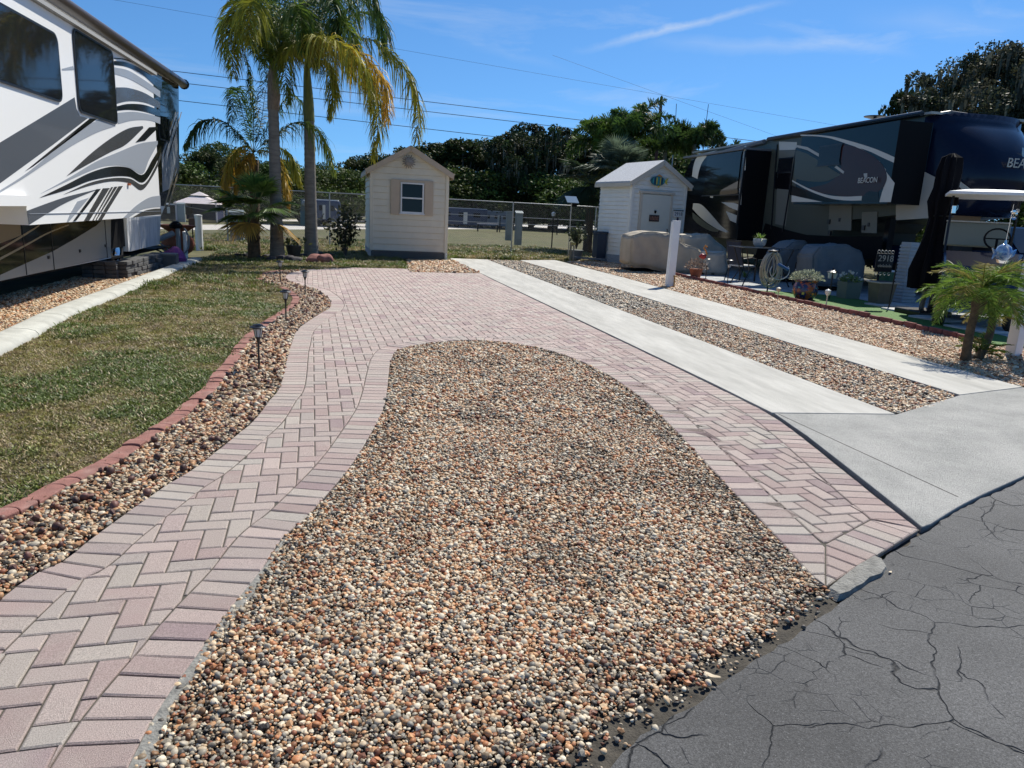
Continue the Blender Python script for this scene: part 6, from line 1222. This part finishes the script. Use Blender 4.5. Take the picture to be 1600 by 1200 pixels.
def chair(label, x, y, rz):
    t = thing('patio_chair', label, 'chair', (x, y, 0), rz, 'navy mesh patio chairs'); sl = MB(); 
    b = MB(); 
    for k in range(9):   # sling back follows a gentle curve, front is -y
        pass
    V = []; rows = 8
    for k in range(rows+1):
        u = k/rows; z = .44+.62*u; yy = .24+.20*u+.03*math.sin(math.pi*u); V += [(-.25, yy, z), (.25, yy, z), (-.25, yy+.012, z), (.25, yy+.012, z)]
    F = []
    for k in range(rows): a = 4*k; F += [(a, a+1, a+5, a+4), (a+2, a+6, a+7, a+3), (a, a+4, a+6, a+2), (a+1, a+3, a+7, a+5)]
    F += [(4*rows, 4*rows+1, 4*rows+3, 4*rows+2)]; MB().add(V, F).build('backrest', m_sling, t, smooth=True)
    for s_ in (-1, 1): b.tube([(s_*.26, .24, .40), (s_*.26, .33, .70), (s_*.26, .44, 1.08)], .014, 6)
    b.tube([(-.26, .44, 1.08), (0, .45, 1.10), (.26, .44, 1.08)], .014, 6); b.build('back_frame', m_frame, t, smooth=True)
    MB().box((0, 0, .42), (.50, .50, .05)).build('seat', m_cush, t, bevel=.015)
    for s_ in (-1, 1):
        MB().tube([(s_*.28, -.25, 0), (s_*.28, -.22, .62), (s_*.29, .0, .65), (s_*.28, .30, .62)], .014, 6).build('armrest', m_frame, t, smooth=True)
        MB().tube([(s_*.26, -.24, 0), (s_*.26, -.23, .40)], .014, 6).build('leg', m_frame, t); MB().tube([(s_*.26, .36, 0), (s_*.26, .24, .40)], .014, 6).build('leg', m_frame, t)
    return t
xz = onY(1158, 430, 18.9); ch = chair('navy mesh patio chair left of the glass topped table, beside the beige covers', xz[0], 18.9, R(110))
c2_ = copy_tree(ch, (onY(1262, 430, 17.6)[0], 17.6, 0), R(-95), 'navy mesh patio chair right of the table, in front of the grey covers')
Yt = 17.6; p = onY(1150, 385, Yt); q = onY(1236, 389, Yt); tz = (p[2]+q[2])/2; t = thing('patio_table', 'black framed patio table carrying a bowl of green plants', 'table', ((p[0]+q[0])/2, Yt, 0))
w_ = q[0]-p[0]; MB().box((0, 0, tz), (w_, .8, .03)).build('table_top', mat('table_glass', (.06, .07, .08), .08, spec=.8), t, bevel=.008)
for s_ in (-1, 1):
    for e in (-1, 1): MB().tube([(s_*w_*.42, e*.33, tz-.02), (s_*w_*.30, e*.25, .4), (s_*w_*.42, e*.33, 0)], .016, 6).build('leg', m_frame, t, smooth=True)
def leafball(parent, r_, n, ls, col, seed, squash=.6, z=0.0, up=0.0, name='foliage', cj=(.6, 1.6)):
    r = np.random.default_rng(seed); d = nrm(r.normal(0, 1, (n, 3))); d[:, 2] = np.abs(d[:, 2])*squash+up*.0; c = d*r_*r.uniform(.45, 1.05, n)[:, None]+np.array([0, 0, z]); V, F, C = cards(c, ls, np.array(col)*r.uniform(*cj, (n, 1)), seed, asp=.4); return npmesh(name, V, F, m_leaf, parent, col=C)
def spiky(parent, n, L_, w_, col, seed, z=0.0, up=.6, name='leaves'):
    r = np.random.default_rng(seed); V, F, C = [], [], []
    for k in range(n):
        a = r.uniform(0, 6.28); e = r.uniform(.15, 1.3); d = np.array([math.cos(a)*math.cos(e), math.sin(a)*math.cos(e), math.sin(e)]); s_ = np.array([-math.sin(a), math.cos(a), 0]); l_ = L_*r.uniform(.6, 1.1); j = len(V)
        for t_, ww in ((0, .5), (.5, 1), (.85, .6), (1, .05)): pt_ = d*l_*t_+np.array([0, 0, z-.35*l_*t_*t_*(1.2-e*.6)]); V += [pt_-s_*w_*ww/2, pt_+s_*w_*ww/2]
        F += [(j, j+1, j+3, j+2), (j+2, j+3, j+5, j+4), (j+4, j+5, j+7, j+6)]; C += [np.array(col)*r.uniform(.6, 1.4)]*3
    return npmesh(name, V, F, m_leaf, parent, col=C)
c_ = onY(1186, 385, Yt); t = thing('planter_bowl', 'pale round bowl of bright green succulent on the patio table', 'planter', (c_[0], Yt, tz+.015))
MB().lathe((0, 0, 0), [(.09, 0), (.15, .06), (.17, .14), (.165, .20), (.15, .21), (0, .19)], 20).build('bowl', mat('glazed_bowl', (.36, .38, .38), .25), t, smooth=True); spiky(t, 46, .26, .035, (.16, .26, .05), 3, .19)
# hose hanger with coils
hx, hy = 9.35, 15.9; t = thing('hose_reel', 'coiled pale garden hose hanging on a stand beside the patio', 'garden hose', (hx, hy, 0))
MB().tube([(0, .03, 0), (0, .03, .95)], .018, 6).build('stand', m_frame, t); rr = random.Random(4)
for k in range(13):
    a0 = rr.uniform(.15, .27); b0 = rr.uniform(.30, .43); cx = rr.uniform(-.06, .06); yy = -.07+.012*k; tl = rr.uniform(-.15, .15); top = .92
    pts = [(cx+a0*math.cos(a)+tl*(b0*math.sin(a)), yy+.02*math.sin(a*2), top-b0+b0*math.sin(a)) for a in np.linspace(0, 6.28, 26)]
    MB().tube(pts, .0125, 6, cap=False).build('coil', mat('hose_cream', (.36, .35, .29), .5), t, smooth=True)
MB().tube([(.05+.25*math.cos(a)+.12, -.12, .50+.20*math.sin(a)) for a in np.linspace(2.6, 6.9, 18)], .010, 6).build('hose_end', mat('hose_white', (.5, .52, .52), .4), t, smooth=True)
MB().tube([(.10, -.14, .66), (.36, -.16, .54)], .035, 8).build('nozzle', mat('blue_plastic', (.04, .12, .30), .4), t, smooth=True); MB().lathe((0, .0, .93), [(0, 0), (.10, .0), (.12, .03), (0, .06)], 12).build('hanger', m_frame, t)
for i, (px, py, lb) in enumerate(((1160, 438, 'low ferny green plant left of the coiled hose'), (1204, 442, 'low bright green plant right of the coiled hose'))):
    x, y = G(px, py); t = thing('fern', lb, 'plant', (x+.25, y+.3, 0)); spiky(t, 60, .36, .03, (.12, .19, .03), 30+i, .05)
# talavera pot
x, y = 9.32, 14.35; t = thing('painted_pot', 'orange and blue painted terracotta pot holding silvery foliage', 'planter', (x, y, 0)); m_tal = mat('talavera_glaze', (.36, .10, .035), .22, col2=(.02, .03, .10), c2s=9, c2t=(.46, .52), var=.3, vscale=16, coat=.3)
pot = MB().lathe((0, 0, 0), [(.17, 0), (.19, .03), (.25, .12), (.265, .22), (.24, .32), (.215, .37), (.25, .41), (.255, .43), (.22, .435), (0, .40)], 28).build('body', m_tal, t, smooth=True)
rr = random.Random(9)
for k in range(16):
    a = k*.39+.1; z = .12+.11*(k % 2); r_ = .262; d = Vector((math.cos(a), math.sin(a), 0)); b = MB(); c = Vector((0, 0, z+.03))+d*(r_-.012*(k % 2)); s_ = Vector((-d.y, d.x, 0)); n_ = 8; b.add([c+s_*.035*math.cos(6.28*j/n_)*(1 if j % 2 else .75)+Vector((0, 0, .035*math.sin(6.28*j/n_)*(1 if j % 2 else .75)))+d*.004 for j in range(n_)], [tuple(range(n_))]); b.build('painted_flower', (m_or, m_tq, m_ye, m_rd)[k % 4], pot)
leafball(t, .36, 900, .062, (.26, .29, .21), 3, .62, .42)
# flamingo pot
x, y = G(1090, 436); t = thing('potted_plant', 'clay pot of straggly pinkish grey plants holding the red flamingo', 'potted plant', (x, y+.15, 0)); MB().lathe((0, 0, 0), [(.12, 0), (.18, .24), (.19, .27), (.15, .27), (0, .25)], 16).build('pot', MATS['terracotta'], t, smooth=True); leafball(t, .34, 420, .06, (.20, .15, .12), 8, .9, .26)
fl = thing('flamingo', 'red and orange metal flamingo standing in the clay pot', 'ornament', (x+.12, y+.05, .25)); MB().tube([(0, 0, 0), (0, 0, .30)], .008, 5).build('leg', m_frame, fl); b = MB().tube([(-.12, 0, .36), (-.05, 0, .38), (.03, 0, .36), (.08, 0, .30)], [.02, .07, .08, .02], 10); b.build('body', m_rd, fl, smooth=True)
MB().tube([(.05, 0, .36), (.10, 0, .44), (.05, 0, .54), (-.01, 0, .60), (.03, 0, .66), (.09, 0, .63)], [.03, .025, .02, .02, .03, .02], 8).build('neck', m_or, fl, smooth=True); MB().tube([(.08, 0, .635), (.13, 0, .585)], [.018, .004], 6).build('beak', m_blk, fl)
boulder('rock', 'white garden stone at the foot of the flamingo pot', x+.1, y-.25, .16, mat('white_stone', (.6, .6, .58), .8), 3)
# lanterns on the right
PLR = ['small black lantern stake right of the flamingo pot', 'small black lantern on a two legged stake in front of the left mesh chair']
for i, (px, py, hh) in enumerate(((1102, 440, .62), (1136, 446, .66))):
    x, y = G(px, py); lt = path_light('path_light', PLR[i], x, y, hh, 1.25, 'black lantern stakes along the patio edge')
x, y = G(1300, 463); t = thing('garden_lamp', 'double headed black garden lamp standing in front of the grey covered grill', 'garden lamp', (x-.55, y-.7, 0))
MB().tube([(0, 0, 0), (0, 0, .66)], .012, 6).build('pole', m_frame, t); 
for s_ in (-1, 1): MB().lathe((s_*.065, 0, .46), [(.03, 0), (.05, .13), (0, .14)], 10).build('glass', m_frost, t); 
MB().lathe((0, 0, .60), [(.14, 0), (.03, .05), (.012, .1), (0, .11)], 12).build('cap', m_blk, t)
x, y = G(1290, 482); t = thing('stake_light', 'small clear topped solar light on a cream stake by the scalloped edging', 'garden light', (x, y, 0)); MB().tube([(0, 0, 0), (0, 0, .25)], .012, 6).build('stake', mat('cream_plastic', (.5, .47, .36), .5), t); MB().lathe((0, 0, .25), [(.02, 0), (.05, .04), (.055, .10), (.03, .12), (0, .13)], 12).build('head', m_frost, t, smooth=True)
x, y = G(1215, 466); t = thing('stake_light', 'small cream solar light on a short stake left of the painted pot', 'garden light', (x, y, 0)); MB().tube([(0, 0, 0), (0, 0, .14)], .010, 6).build('stake', MATS['cream_plastic'], t); MB().lathe((0, 0, .14), [(.02, 0), (.05, .04), (.05, .08), (0, .10)], 12).build('head', MATS['cream_plastic'], t, smooth=True)
# planter with white flowers
x = onY(1326, 455, 14.9)[0]; t = thing('flower_planter', 'square grey green planter of white and yellow flowers', 'planter', (x, 14.9, 0)); MB().box((0, 0, .19), (.36, .34, .38), taper=1.08).build('box', mat('sage_plastic', (.13, .16, .12), .6), t, bevel=.01); leafball(t, .24, 300, .07, (.18, .24, .07), 5, .7, .38); r = np.random.default_rng(3); d = nrm(r.normal(0, 1, (26, 3))); d[:, 2] = abs(d[:, 2]); V, F, C = cards(d*np.array([.24, .24, .20])+np.array([0, 0, .42]), .075, np.full((26, 3), .62)*np.array([1, 1, .85]), 3, asp=.9); npmesh('flowers', V, F, m_leaf, t, col=C)
# tapered pot, bucket, number sign
x = onY(1376, 462, 13.7)[0]; t = thing('tapered_pot', 'tapered dark olive pot with a pale rim standing on the lit slab', 'planter', (x, 13.7, 0)); MB().box((0, 0, .24), (.34, .28, .46), taper=1.28).build('body', mat('olive_pot', (.10, .10, .07), .5, var=.2), t, bevel=.012); MB().box((0, 0, .48), (.50, .41, .035)).build('rim', mat('pot_rim', (.35, .34, .30), .4), t, bevel=.01); MB().box((0, 0, .495), (.40, .32, .02)).build('soil', MATS['soil'], t)
x = onY(1384, 440, 15.2)[0]; t = thing('bucket', 'green bucket with a white lid behind the tapered pot', 'bucket', (x, 15.2, 0)); MB().lathe((0, 0, 0), [(.13, 0), (.16, .62), (0, .62)], 16).build('body', mat('dark_green_plastic', (.02, .10, .045), .5), t, smooth=True); MB().lathe((0, 0, .62), [(.17, 0), (.17, .03), (0, .05)], 16).build('lid', m_vinyl, t)
sx, sy = onY(1389, 478, 13.0)[0], 13.0; t = thing('number_sign', 'black scrollwork garden sign with white numerals 2918 on a stake', 'sign', (sx, sy, 0)); MB().tube([(0, 0, -.05), (.02, 0, .9)], .014, 6).build('stake', m_frame, t)
g0 = onY(1371, 401, sy); g1 = onY(1394, 401, sy); zt_ = onY(1382, 412, sy)[2]; ox = g0[0]-sx-.02; ww = g1[0]-g0[0]+.06
MB().box((ox+ww/2, 0, zt_+.02), (ww, .015, .36)).build('board', m_blk, t, bevel=.005); text('2918', .175, 'number', mat('silver_paint', (.40, .40, .38), .5), (ox+.035, -.012, zt_+.045), (1, 0, 0), (0, 0, 1), t)
b = MB()
for k in range(5): b.tube([(ox+ww*(k+.5)/5+.03*math.cos(a), -.004, zt_+.23+.03*math.sin(a)) for a in np.linspace(0, 5, 10)], .006, 5)
for k in range(4): b.tube([(ox+.04+ww*k/4+.028*math.cos(a), -.004, zt_-.20+.026*math.sin(a)) for a in np.linspace(1, 6, 10)], .006, 5)
b.build('scrollwork', mat('silver_paint', (.45, .45, .43), .4), t, smooth=True); b = MB()
for k in range(9): b.tube([(ox+.05+ww*.8*k/9, -.012, zt_-.06), (ox+.065+ww*.8*k/9, -.012, zt_-.03+.02*(k % 2)), (ox+.08+ww*.8*k/9, -.012, zt_-.07)], .005, 4)
b.build('script', MATS['silver_paint'], t)
# ribbed pillar, umbrella
px0 = onY(1413, 455, 14.4); t = thing('ribbed_column', 'pale blue grey ribbed storage column beside the folded black umbrella', 'column', (px0[0], 14.4, 0)); hz = onY(1412, 378, 14.4)[2]; m_pil = mat('pale_ribbed', (.30, .34, .36), .7, var=.1)
MB().box((0, 0, hz/2), (.30, .30, hz)).build('body', m_pil, t)
for k in range(int(hz/.075)): MB().box((0, 0, .03+k*.075), (.34, .34, .05)).build('rib', m_pil, t, bevel=.01)
ub = onY(1446, 462, 12.2); ut = onY(1464, 236, 12.2); t = thing('umbrella', 'folded black cantilever patio umbrella leaning in front of the dark trailer', 'umbrella', (ub[0], 12.2, 0)); m_can = mat('black_canvas', (.004, .004, .006), .9, spec=.15)
MB().box((0, 0, .05), (.7, .7, .10)).build('base', m_frame, t, bevel=.02); MB().tube([(.06, .12, .1), (.22, .12, ut[2]-.35)], .045, 8).build('pole', mat('bronze_pole', (.13, .115, .095), .5), t); MB().bar((.20, .12, ut[2]-.55), (.0, .0, ut[2]-.10), .06, .06).build('arm', MATS['bronze_pole'], t)
b = MB(); V = []; n_ = 28; prof = [(ut[2]-.02, .03), (ut[2]-.10, .17), (ut[2]-.35, .21), (2.35, .20), (2.1, .25), (1.8, .17), (1.4, .20), (1.15, .26), (.85, .31), (.5, .27)]
for z, r_ in prof:
    for k in range(n_): a = 6.28*k/n_; q = r_*(1+.22*math.sin(a*8+z*1.5)); lx = (z-.7)*.045-.06; V.append((lx+q*math.cos(a), q*math.sin(a)*.8-.02, z))
F = [(i*n_+k, i*n_+(k+1) % n_, (i+1)*n_+(k+1) % n_, (i+1)*n_+k) for i in range(len(prof)-1) for k in range(n_)]+[tuple(range(n_))]; MB().add(V, F).build('canopy', m_can, t, smooth=True)
MB().tube([(.035+.19*math.cos(a), .16*math.sin(a)-.02, 1.85) for a in np.linspace(0, 6.28, 20)], .015, 5, cap=False).build('strap', m_frame, t); MB().tube([(.16+.045*math.cos(a), -.17, 2.02+.06*math.sin(a)) for a in np.linspace(0, 6.28, 12)], .008, 5).build('ring', MATS['chrome'], t)
# ================================================================ GOLF CART
Yc = 10.9; cL = onY(1487, 385, Yc); cR = onY(1570, 392, Yc); cxm = (cL[0]+cR[0])/2+.12; t = thing('golf_cart', 'dark blue golf cart with a white roof parked behind the small date palm', 'golf cart', (cxm, Yc, 0), R(-38)); hw = .60
m_cart = mat('cart_blue', (.010, .018, .05), .15, coat=.3); m_beige = mat('beige_vinyl', (.34, .32, .26), .6)
zc0 = cL[2]; zrf = onY(1510, 300, Yc+.1)[2]
b = MB().prism([(-.75, .32), (-.80, .55), (-.62, zc0-.30), (-.10, zc0-.10), (.0, zc0-.06), (.08, zc0-.3), (.08, .35)], 'x', -hw, hw); b.build('front_cowl', m_cart, t, bevel=.04)
MB().box((0, .75, .36), (1.14, 1.7, .10)).build('floor', MATS['black'], t); MB().prism([(1.15, .3), (2.1, .35), (2.15, .85), (1.7, .95), (1.2, .80)], 'x', -hw, hw).build('rear_body', m_cart, t, bevel=.04)
MB().box((0, .95, 1.1), (1.0, .5, .14)).build('seat', m_beige, t, bevel=.03)
bt_, bb2 = onY(1530, 348, 11.5)[2], onY(1530, 386, 11.5)[2]
MB().box((-.10, .62, (bt_+bb2)/2), (.98, .10, bt_-bb2), rot=Matrix.Rotation(R(-12), 3, 'X')).build('seat_panel', mat('grey_green_vinyl', (.20, .215, .175), .55), t, bevel=.02); MB().box((-.10, .62, bt_+.01), (1.0, .12, .025)).build('seat_trim', mat('pale_rim', (.4, .4, .37), .4), t, bevel=.006)
for s_ in (-1, 1): MB().tube([(s_*hw*.98, -.04, zc0-.1), (s_*(hw-.02), .28, zrf-.05)], .022, 6).build('strut', m_frame, t); MB().tube([(s_*hw*.96, 1.75, .95), (s_*hw*.96, 1.65, zrf-.05)], .02, 6).build('strut', m_frame, t)
b = MB(); V = []; K = 10
for i in range(K+1):
    for j in range(K+1):
        u, v_ = -1+2*i/K, -1+2*j/K; V.append((u*.68, .75+v_*1.05, zrf+.01+.07*(1-abs(u)**4)*(1-abs(v_)**4)))
F = [(i*(K+1)+j, (i+1)*(K+1)+j, (i+1)*(K+1)+j+1, i*(K+1)+j+1) for i in range(K) for j in range(K)]; k0 = len(V); V += [(v[0], v[1], zrf-.035) for v in V]; F += [(a+k0, d+k0, c+k0, b_+k0) for a, b_, c, d in F]
ring = [i*(K+1) for i in range(K+1)]+[K*(K+1)+j for j in range(1, K+1)]+[i*(K+1)+K for i in range(K-1, -1, -1)]+[j for j in range(K-1, 0, -1)]
F += [(ring[i], ring[(i+1) % len(ring)], ring[(i+1) % len(ring)]+k0, ring[i]+k0) for i in range(len(ring))]; MB().add(V, F).build('roof', m_vinyl, t, smooth=True)
b = MB(); sc = Vector((.18, .22, zc0+.16)); b.tube([tuple(sc+Vector((.19*math.cos(a), .09*math.sin(a), .17*math.sin(a)))) for a in np.linspace(0, 6.28, 22)], .016, 6, cap=False); b.bar(sc-Vector((.18, 0, 0)), sc+Vector((.18, 0, 0)), .03, .02); b.build('steering_wheel', MATS['black'], t, smooth=True); MB().tube([tuple(sc), (.16, .02, zc0-.2)], .02, 6).build('steering_column', MATS['black'], t)
for s_ in (-1, 1):
    for yy in (-.42, 1.6):
        b = MB().lathe((0, 0, 0), [(.13, -.09), (.22, -.09), (.26, -.05), (.26, .05), (.22, .09), (.13, .09)], 20); bb = MB(); bb.add([(s_*.52+v[2], yy+v[0], .26+v[1]) for v in b.v], b.f); wh = bb.build('wheel', MATS['tyre_rubber'], t, smooth=True); b = MB().lathe((0, 0, 0), [(.0, .095), (.13, .092), (.13, .08)], 16); bb = MB(); bb.add([(s_*(.52+v[2]), yy+v[0], .26+v[1]) for v in b.v], b.f); bb.build('rim', MATS['chrome'], wh)
for s_ in (-1, 1): MB().lathe((s_*.42, -.74, .62), [(0, 0), (.07, 0), (.06, .03), (0, .04)], 12).build('headlight', m_frost, t)
MB().box((-.55, .12, zc0+.62), (.07, .04, .14)).build('side_mirror', MATS['chrome'], t, bevel=.01)
# pickup behind the cart
t = thing('pickup_truck', 'dark blue pickup truck parked behind the golf cart at the right edge', 'truck', (15.2, 15.6, 0), R(8)); m_tr = mat('truck_blue', (.012, .03, .08), .12, coat=.4)
MB().prism([(-2.6, .5), (-2.65, 1.05), (-1.2, 1.15), (-.55, 1.78), (1.0, 1.82), (1.35, 1.2), (2.9, 1.18), (2.9, .5)], 'x', -.95, .95).build('body', m_tr, t, bevel=.06)
MB().prism([(-1.05, 1.20), (-.50, 1.72), (.95, 1.75), (1.2, 1.2)], 'x', -.965, .965).build('side_windows', m_glass, t); MB().add([(-.85, -1.17, 1.19), (.85, -1.17, 1.19), (.78, -.60, 1.735), (-.78, -.60, 1.735)], [(0, 1, 2, 3)]).build('windscreen', m_glass, t).location = (0, -.03, .015)
for s_ in (-1, 1):
    for yy in (-1.75, 1.9):
        b = MB().lathe((0, 0, 0), [(.2, -.12), (.38, -.12), (.40, -.08), (.40, .08), (.38, .12), (.2, .12)], 22); bb = MB(); bb.add([(s_*.86+v[2], yy+v[0], .40+v[1]) for v in b.v], b.f); bb.build('wheel', MATS['tyre_rubber'], t, smooth=True)
    MB().box((s_*.72, -2.66, .92), (.34, .04, .16)).build('headlight', m_frost, t)
MB().box((0, -2.67, .86), (1.0, .05, .22)).build('grille', MATS['chrome'], t)
t = thing('cardboard_box', 'tan cardboard boxes stacked under the nose of the trailer', 'box', (onY(1500, 340, 15.6)[0], 15.6, 0)); zc_ = onY(1500, 346, 15.6)[2]; MB().box((0, 0, zc_/2), (.55, .5, zc_-.1)).build('lower_carton', mat('black_bin', (.02, .02, .02), .6), t); MB().box((-.05, 0, zc_+.12), (.8, .5, .28)).build('carton', mat('cardboard', (.30, .20, .12), .9, var=.1), t, bevel=.01)
# hanging blue fish and wind chime on the right post bracket
fx, fz = onY(1568, 395, 8.4)[0], onY(1568, 395, 8.4)[2]; br = thing('hanging_bracket', 'thin black bracket reaching from the right white post with hanging ornaments', 'bracket', (8.47, 8.2, 0)); hz_ = onY(1582, 318, 8.4)[2]
MB().tube([(0, .0, hz_), (-.12, .15, hz_+.03), (fx-8.47, .2, hz_)], .008, 6).build('arm', m_frame, br); 
fsh = thing('hanging_fish', 'round blue and white glass fish hanging over the small date palm', 'ornament', (fx, 8.4, fz)); m_bg = mat('blue_glass', (.38, .48, .58), .12, col2=(.03, .14, .40), c2s=9, c2t=(.42, .58), spec=.8, metal=.2)
b = MB().lathe((0, 0, 0), [(0, -.115), (.07, -.095), (.11, -.04), (.118, .02), (.09, .08), (.04, .11), (0, .118)], 22, sy=.7); b.build('body', m_bg, fsh, smooth=True)
MB().prism([(-.09, .0), (-.19, .06), (-.15, -.02), (-.16, -.09)], 'y', -.01, .01).build('tail_fin', m_bg, fsh); MB().prism([(.09, .0), (.19, .05), (.17, -.03), (.13, -.06)], 'y', -.01, .01).build('side_fin', m_bg, fsh); MB().prism([(-.08, -.09), (.10, -.10), (.05, -.14), (-.05, -.135)], 'y', -.02, .02).build('belly_fin', MATS['chrome'], fsh)
MB().tube([(0, 0, .11), (0.01, 0, hz_-fz)], .003, 5).build('cord', MATS['chrome'], fsh); MB().tube([(0, 0, .11), (0, 0, .17)], [.02, .008], 8).build('hook', MATS['chrome'], fsh)
wc = thing('wind_chime', 'cluster of silver spinning discs hanging above the blue glass fish', 'ornament', (onY(1583, 335, 8.4)[0], 8.4, onY(1583, 335, 8.4)[2])); rr = random.Random(6)
for k in range(9): a = rr.uniform(0, 6.28); b = MB().lathe((0, 0, 0), [(0, -.004), (.028, 0), (0, .004)], 10); bb = MB(); M_ = Euler((rr.uniform(0, 3), rr.uniform(0, 3), 0)).to_matrix(); o_ = Vector((rr.uniform(-.07, .07), rr.uniform(-.04, .04), rr.uniform(-.08, .08))); bb.add([M_ @ Vector(v)+o_ for v in b.v], b.f); bb.build('disc', MATS['chrome'], wc)
MB().tube([(0, 0, -.1), (0, 0, .1)], .004, 5).build('cord', m_frame, wc)
# ================================================================ FAR FIELD THINGS
gz = onY(310, 326, 70); gz = onY(313, 326, 54); t = thing('gazebo', 'pale canvas gazebo with dark sides far across the left field', 'gazebo', (gz[0], 54, 0)); t.scale = (.66,)*3; m_canv = mat('pink_canvas', (.62, .55, .54), .8); w_ = 1.9
for sx in (-1, 1):
    for sy in (-1, 1): MB().box((sx*w_, sy*w_, .95), (.12, .12, 1.9)).build('post', m_canv, t)
MB().add([(-w_-.2, -w_-.2, 1.75), (w_+.2, -w_-.2, 1.75), (w_+.2, w_+.2, 1.75), (-w_-.2, w_+.2, 1.75), (-.7, -.7, 2.45), (.7, -.7, 2.45), (.7, .7, 2.45), (-.7, .7, 2.45)], [(0, 1, 5, 4), (1, 2, 6, 5), (2, 3, 7, 6), (3, 0, 4, 7), (4, 5, 6, 7)]).build('roof', m_canv, t); MB().add([(-.8, -.8, 2.55), (.8, -.8, 2.55), (.8, .8, 2.55), (-.8, .8, 2.55), (0, 0, 2.95)], [(0, 1, 4), (1, 2, 4), (2, 3, 4), (3, 0, 4)]).build('vent_roof', m_canv, t)
for sx in (-1, 1): MB().box((sx*w_*.99, 0, .9), (.04, 3.6, 1.6)).build('side_curtain', MATS['navy_paint'], t)
MB().box((0, w_, .9), (3.6, .04, 1.6)).build('back_curtain', MATS['navy_paint'], t)
def farvehicle(name, label, cat, px, Y, w_, h, m, m2, stripes=(), rz=0):
    x = onY(px, 330, Y)[0]; t = thing(name, label, cat, (x, Y, 0), rz); MB().box((0, 0, .4+h/2), (w_, 2.4, h)).build('body', m, t, bevel=.12); MB().box((0, 0, .42+h), (w_-.2, 2.2, .08)).build('roof', MATS['white_trim'], t)
    for k in range(3): MB().box((-w_*.32+k*w_*.3, -1.21, .4+h*.62), (w_*.14, .03, h*.26)).build('window', m_glass, t)
    MB().box((w_*.05, -1.215, .4+h*.42), (w_*.08, .03, h*.7)).build('door', m2, t)
    for k in (-.12, .12):
        b = MB().lathe((0, 0, 0), [(.0, -.1), (.36, -.1), (.36, .1), (0, .1)], 16); bb = MB(); bb.add([(w_*k+v[0], -1.0+v[2], .36+v[1]) for v in b.v], b.f); bb.build('wheel', MATS['tyre_rubber'], t)
    return t
m_fb = mat('far_navy', (.02, .04, .09), .3); m_fg = mat('far_grey', (.16, .20, .24), .4)
farvehicle('parked_motorhome', 'blue and white motorhome parked far off right of the cream shed', 'motorhome', 722, 72, 7.0, 2.6, m_fb, m_sil).scale = (.68, .68, .60); farvehicle('parked_motorhome', 'grey travel trailer parked far off, right of the blue and white one', 'trailer', 775, 74, 4.2, 2.4, m_fg, m_wht).scale = (.68, .68, .60)
farvehicle('parked_trailer', 'white roofed trailer seen far off between the palm trunk and the cream shed', 'trailer', 505, 56, 2.4, 1.4, m_fb, m_wht); farvehicle('parked_trailer', 'low black trailer far off left of the gazebo', 'trailer', 268, 54, 2.2, .6, MATS['black'], m_sil)
x = onY(762, 352, 60)[0]; t = thing('bench', 'low pale topped bench standing in the far field', 'bench', (x, 60, 0)); MB().box((0, 0, .62), (1.7, .4, .08)).build('seat', m_canv, t)
for s_ in (-1, 1): MB().box((s_*.8, 0, .3), (.08, .3, .6)).build('leg', MATS['black'], t)
for px, Y in ((283, 50), (797, 62)):
    x = onY(px, 330, Y)[0]; pedestal('small grey utility box standing far out in the field '+('left of the gazebo' if px < 400 else 'right of the bench'), x, Y, .45, 1.1)
t = thing('lamp_post', 'short black post with a white lamp near the far end of the fence', 'lamp post', (onY(864, 350, 33)[0], 33, 0)); MB().tube([(0, 0, 0), (0, 0, 1.5)], .03, 6).build('pole', MATS['black'], t); MB().lathe((0, 0, 1.5), [(.08, 0), (.1, .14), (0, .2)], 10).build('lamp', m_vinyl, t)
